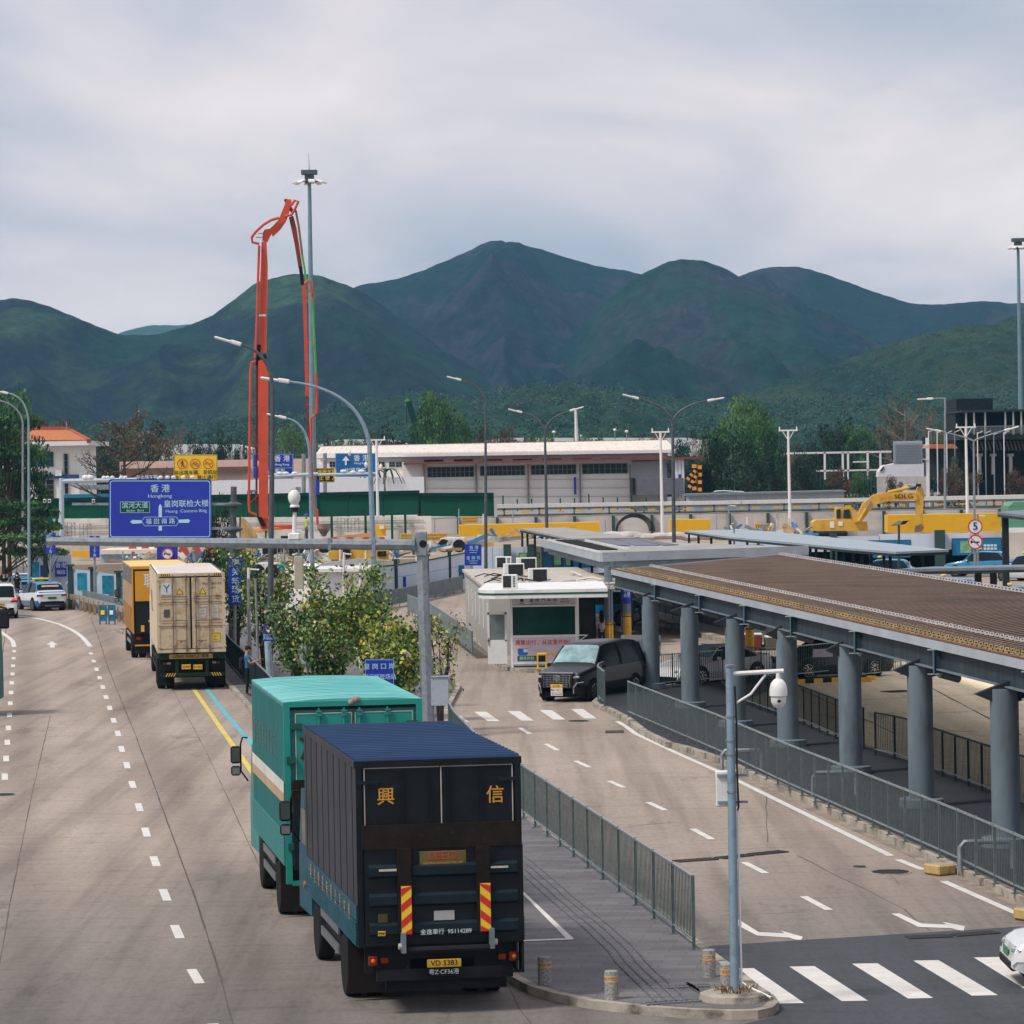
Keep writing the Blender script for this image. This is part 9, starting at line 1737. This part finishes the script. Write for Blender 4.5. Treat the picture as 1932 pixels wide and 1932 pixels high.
# ------------------------------------------------------------ people
m_skin=M('skin',(.42,.24,.16),.6,var=.05);m_hair=M('hair_black',(.012,.010,.010),.6)
def person(label,loc,rz,joints,top,legs,shoes,hair='short',scale=1.0,holding=None,sleeves=True,mask=False,rad_=None):
 J=dict(pelvis=(0,0,.93),chest=(0,.0,1.22),neck=(0,.0,1.45),head=(0,-.015,1.58),crown=(0,-.005,1.67),shL=(.17,0,1.40),elL=(.22,.02,1.12),haL=(.22,-.03,.88),shR=(-.17,0,1.40),elR=(-.22,.02,1.12),haR=(-.22,-.03,.88),hipL=(.09,0,.90),knL=(.10,-.01,.50),anL=(.10,.02,.09),toL=(.11,-.14,.04),hipR=(-.09,0,.90),knR=(-.10,-.01,.50),anR=(-.10,.02,.09),toR=(-.11,-.14,.04))
 J.update(joints);names=list(J);E_=[('pelvis','chest'),('chest','neck'),('neck','head'),('head','crown'),('chest','shL'),('shL','elL'),('elL','haL'),('chest','shR'),('shR','elR'),('elR','haR'),('pelvis','hipL'),('hipL','knL'),('knL','anL'),('anL','toL'),('pelvis','hipR'),('hipR','knR'),('knR','anR'),('anR','toR')]
 R_=dict(pelvis=.135,chest=.15,neck=.055,head=.095,crown=.08,shL=.065,elL=.045,haL=.03,shR=.065,elR=.045,haR=.03,hipL=.09,knL=.065,anL=.045,toL=.035,hipR=.09,knR=.065,anR=.045,toR=.035)
 if rad_:R_.update(rad_)
 V=[Vector(J[n])for n in names];Rr=[R_[n]for n in names];E2=[(names.index(a),names.index(b))for a,b in E_];lab={}
 for sd,el,ha in(('L','elL','haL'),('R','elR','haR')):
  h=Vector(J[ha]);d=(h-Vector(J[el])).normalized();s_=d.cross(Vector((0,-1,.2))).normalized();nrm=s_.cross(d);hi=names.index(ha);pi_=len(V);V.append(h+d*.05);Rr.append(.026);E2.append((hi,pi_))
  for k,ln in enumerate((.065,.078,.072,.055)):
   a=len(V);b0=h+d*.08+s_*(k-1.5)*.022;V.append(b0);Rr.append(.010);V.append(b0+d*ln*.5+nrm*.018);Rr.append(.009);V.append(b0+d*ln*.75+nrm*.042);Rr.append(.008);E2+=[(pi_,a),(a,a+1),(a+1,a+2)]
  a=len(V);b0=h+d*.03-s_*.04;V.append(b0+nrm*.01);Rr.append(.011);V.append(b0+d*.04+nrm*.03-s_*.01);Rr.append(.009);E2+=[(hi,a),(a,a+1)]
 hd=Vector(J['head']);me=bpy.data.meshes.new('person');me.from_pydata([v[:]for v in V],E2,[]);ob=bpy.data.objects.new('tmp',me);col.objects.link(ob)
 sk=ob.modifiers.new('s','SKIN');sv=me.skin_vertices[0].data
 for i,r in enumerate(Rr):sv[i].radius=(r,r*(.72 if names[i]in('pelvis','chest')else 1.0)if i<len(names)else r)
 for i in range(len(sv)):sv[i].use_root=(i==0)
 su=ob.modifiers.new('u','SUBSURF');su.levels=1;su.render_levels=1
 dg=bpy.context.evaluated_depsgraph_get();m2=bpy.data.meshes.new_from_object(ob.evaluated_get(dg));bpy.data.objects.remove(ob)
 m2.materials.clear();ms=[m_skin,top,legs,shoes]
 for q in ms:m2.materials.append(q)
 def near(c):
  best=None;bd_=9
  for a,b in E2:
   A,B=V[a],V[b];d=B-A;u=max(0,min(1,(c-A).dot(d)/max(1e-9,d.length_squared)));dd=(c-(A+d*u)).length-(Rr[a]*(1-u)+Rr[b]*u)
   if dd<bd_:bd_=dd;best=(a,b,u)
  return best
 for f in m2.polygons:
  a,b,u=near(f.center);na=names[a]if a<len(names)else 'f';nb=names[b]if b<len(names)else 'f';k=0
  if nb in('chest','shL','shR')or(nb=='neck' and u<.75):k=1
  elif nb in('elL','elR'):k=1 if(sleeves=='long' or u<.6)else 0
  elif nb in('haL','haR'):k=1 if(sleeves=='long' and u<.85)else 0
  elif nb.startswith(('hip','kn','an')):k=2
  elif nb.startswith('to'):k=3
  if na=='pelvis' and f.center.z>.98 and k==2:k=1
  f.material_index=k;f.use_smooth=True
 o=bpy.data.objects.new('person',m2);col.objects.link(o);o.location=loc;o.rotation_euler=(0,0,rz);o.scale=(scale,)*3;tag(o,label,'person')
 b_=MB();b_.m(m_hair)
 if hair=='long':b_.sph(hd+Vector((0,.025,.05)),.112,12,(1,1,1.05));b_.lathe(hd+Vector((0,.06,-.42)),[(.03,0),(.10,.10),(.125,.35),(.10,.5)],12)
 elif hair=='helmet':b_=MB();b_.m(M('helmet_blue',(.01,.10,.45),.3)).sph(hd+Vector((0,.0,.06)),.125,12,(1,1.1,.9),-.1,1);b_.box(hd+Vector((0,-.14,.05)),(.2,.1,.02))
 elif hair=='thin':b_.sph(hd+Vector((0,.04,.03)),.10,12,(1.02,.9,.8))
 else:b_.sph(hd+Vector((0,.022,.055)),.104,12,(1,1.02,.98),-.35,1)
 b_.build('helmet' if hair=='helmet' else 'hair',o)
 b_=MB();b_.m(m_hair)
 for sx in(-1,1):b_.box(hd+Vector((sx*.034,-.094,.03)),(.022,.01,.009));b_.box(hd+Vector((sx*.034,-.096,.046)),(.03,.008,.006))
 b_.m(M('lip',(.30,.12,.10),.6)).box(hd+Vector((0,-.092,-.045)),(.04,.01,.01));b_.m(m_skin).sph(hd+Vector((0,-.10,.0)),.016,6,(.8,1,1.4))
 for sx in(-1,1):b_.sph(hd+Vector((sx*.096,0,.01)),.022,6,(.5,.9,1.4))
 b_.build('face',o)
 if mask:b_=MB();b_.m(m_swht).sph(hd+Vector((0,-.06,-.03)),.065,8,(1,.8,.8));b_.build('face_mask',o)
 return o
p_=G(467,1313,.13)
man=person('man in a blue shirt and dark trousers looking at his phone by the dark railing',(p_.x,p_.y,.13),rad(95),dict(haR=(-.12,-.42,1.22),elR=(-.22,-.10,1.12),elL=(.22,-.10,1.10),haL=(.12,-.36,1.10),head=(0,-.07,1.57),crown=(0,-.06,1.66)),M('shirt_blue',(.04,.16,.34),.8,var=.1),M('trousers_dark',(.012,.018,.018),.85,var=.3),M('shoe_red',(.30,.05,.04),.6),hair='short')
t=thing('phone','black phone in the raised hand of the man in the blue shirt','phone',(0,0,0));mm=Matrix.Translation(man.location)@man.rotation_euler.to_matrix().to_4x4();t.location=mm@Vector((-.11,-.50,1.27));t.rotation_euler=(0,0,rad(95));b_=MB();b_.m(m_blk).box((0,0,0),(.08,.02,.16),bev=.008);b_.build('case',t)
t=thing('backpack','black shoulder bag on the back of the man in the blue shirt','bag',mm@Vector((.0,.19,.98)));t.rotation_euler=(0,0,rad(95));b_=MB();b_.m(m_blk).box((0,0,.12),(.30,.16,.42),bev=.05);b_.tube([(.1,-.08,.3),(.12,-.2,.45),(.05,-.32,.3)],.015,5);b_.build('bag',t)
p_=G(1138,1231,.15)
person('long-haired woman in a pale blouse walking away between the banded columns',(p_.x,p_.y+1.2,.15),rad(180),dict(elR=(-.26,-.05,1.15),haR=(-.20,-.25,1.10)),M('blouse_lilac',(.50,.42,.50),.8),M('jeans_dark',(.02,.035,.045),.8),m_blk,hair='long',scale=.96,sleeves='long')
p_=P(117,1105,206.5)
person('balding man in a pale blue shirt standing behind the taxi',(p_.x,210.5,0),rad(10),dict(),M('shirt_pale_blue',(.25,.45,.60),.8),M('trousers_dark',(.012,.018,.018),.85),m_blk,hair='thin',scale=1.05)
p_=P(8,1105,214);person('man in black at the far left behind the taxis',(p_.x,214,.2),rad(0),dict(),M('shirt_black',(.012,.012,.014),.8),m_blk,m_blk,scale=1.05)
p_=P(28,1105,214);person('woman with a white face mask at the far left behind the taxis',(p_.x,215,.2),rad(0),dict(),MATS['shirt_black'],m_blk,m_blk,hair='long',mask=True)
p_=P(69,1110,209);person('person in black bending down behind the taxi roof',(p_.x,211,0),rad(40),dict(chest=(0,-.2,1.08),neck=(0,-.36,1.2),head=(0,-.45,1.27),crown=(0,-.5,1.35),shL=(.17,-.3,1.18),shR=(-.17,-.3,1.18),elL=(.2,-.4,.95),haL=(.15,-.55,.85),elR=(-.2,-.4,.95),haR=(-.15,-.55,.85)),MATS['shirt_black'],m_blk,m_blk)
p_=P(579,1018,231);person('worker with a blue helmet and a green safety vest on the concrete pump',(p_.x,231,p_.z-.1),rad(-60),dict(),M('vest_green',(.35,.60,.10),.7),M('trousers_grey',(.10,.09,.08),.85),m_blk,hair='helmet')
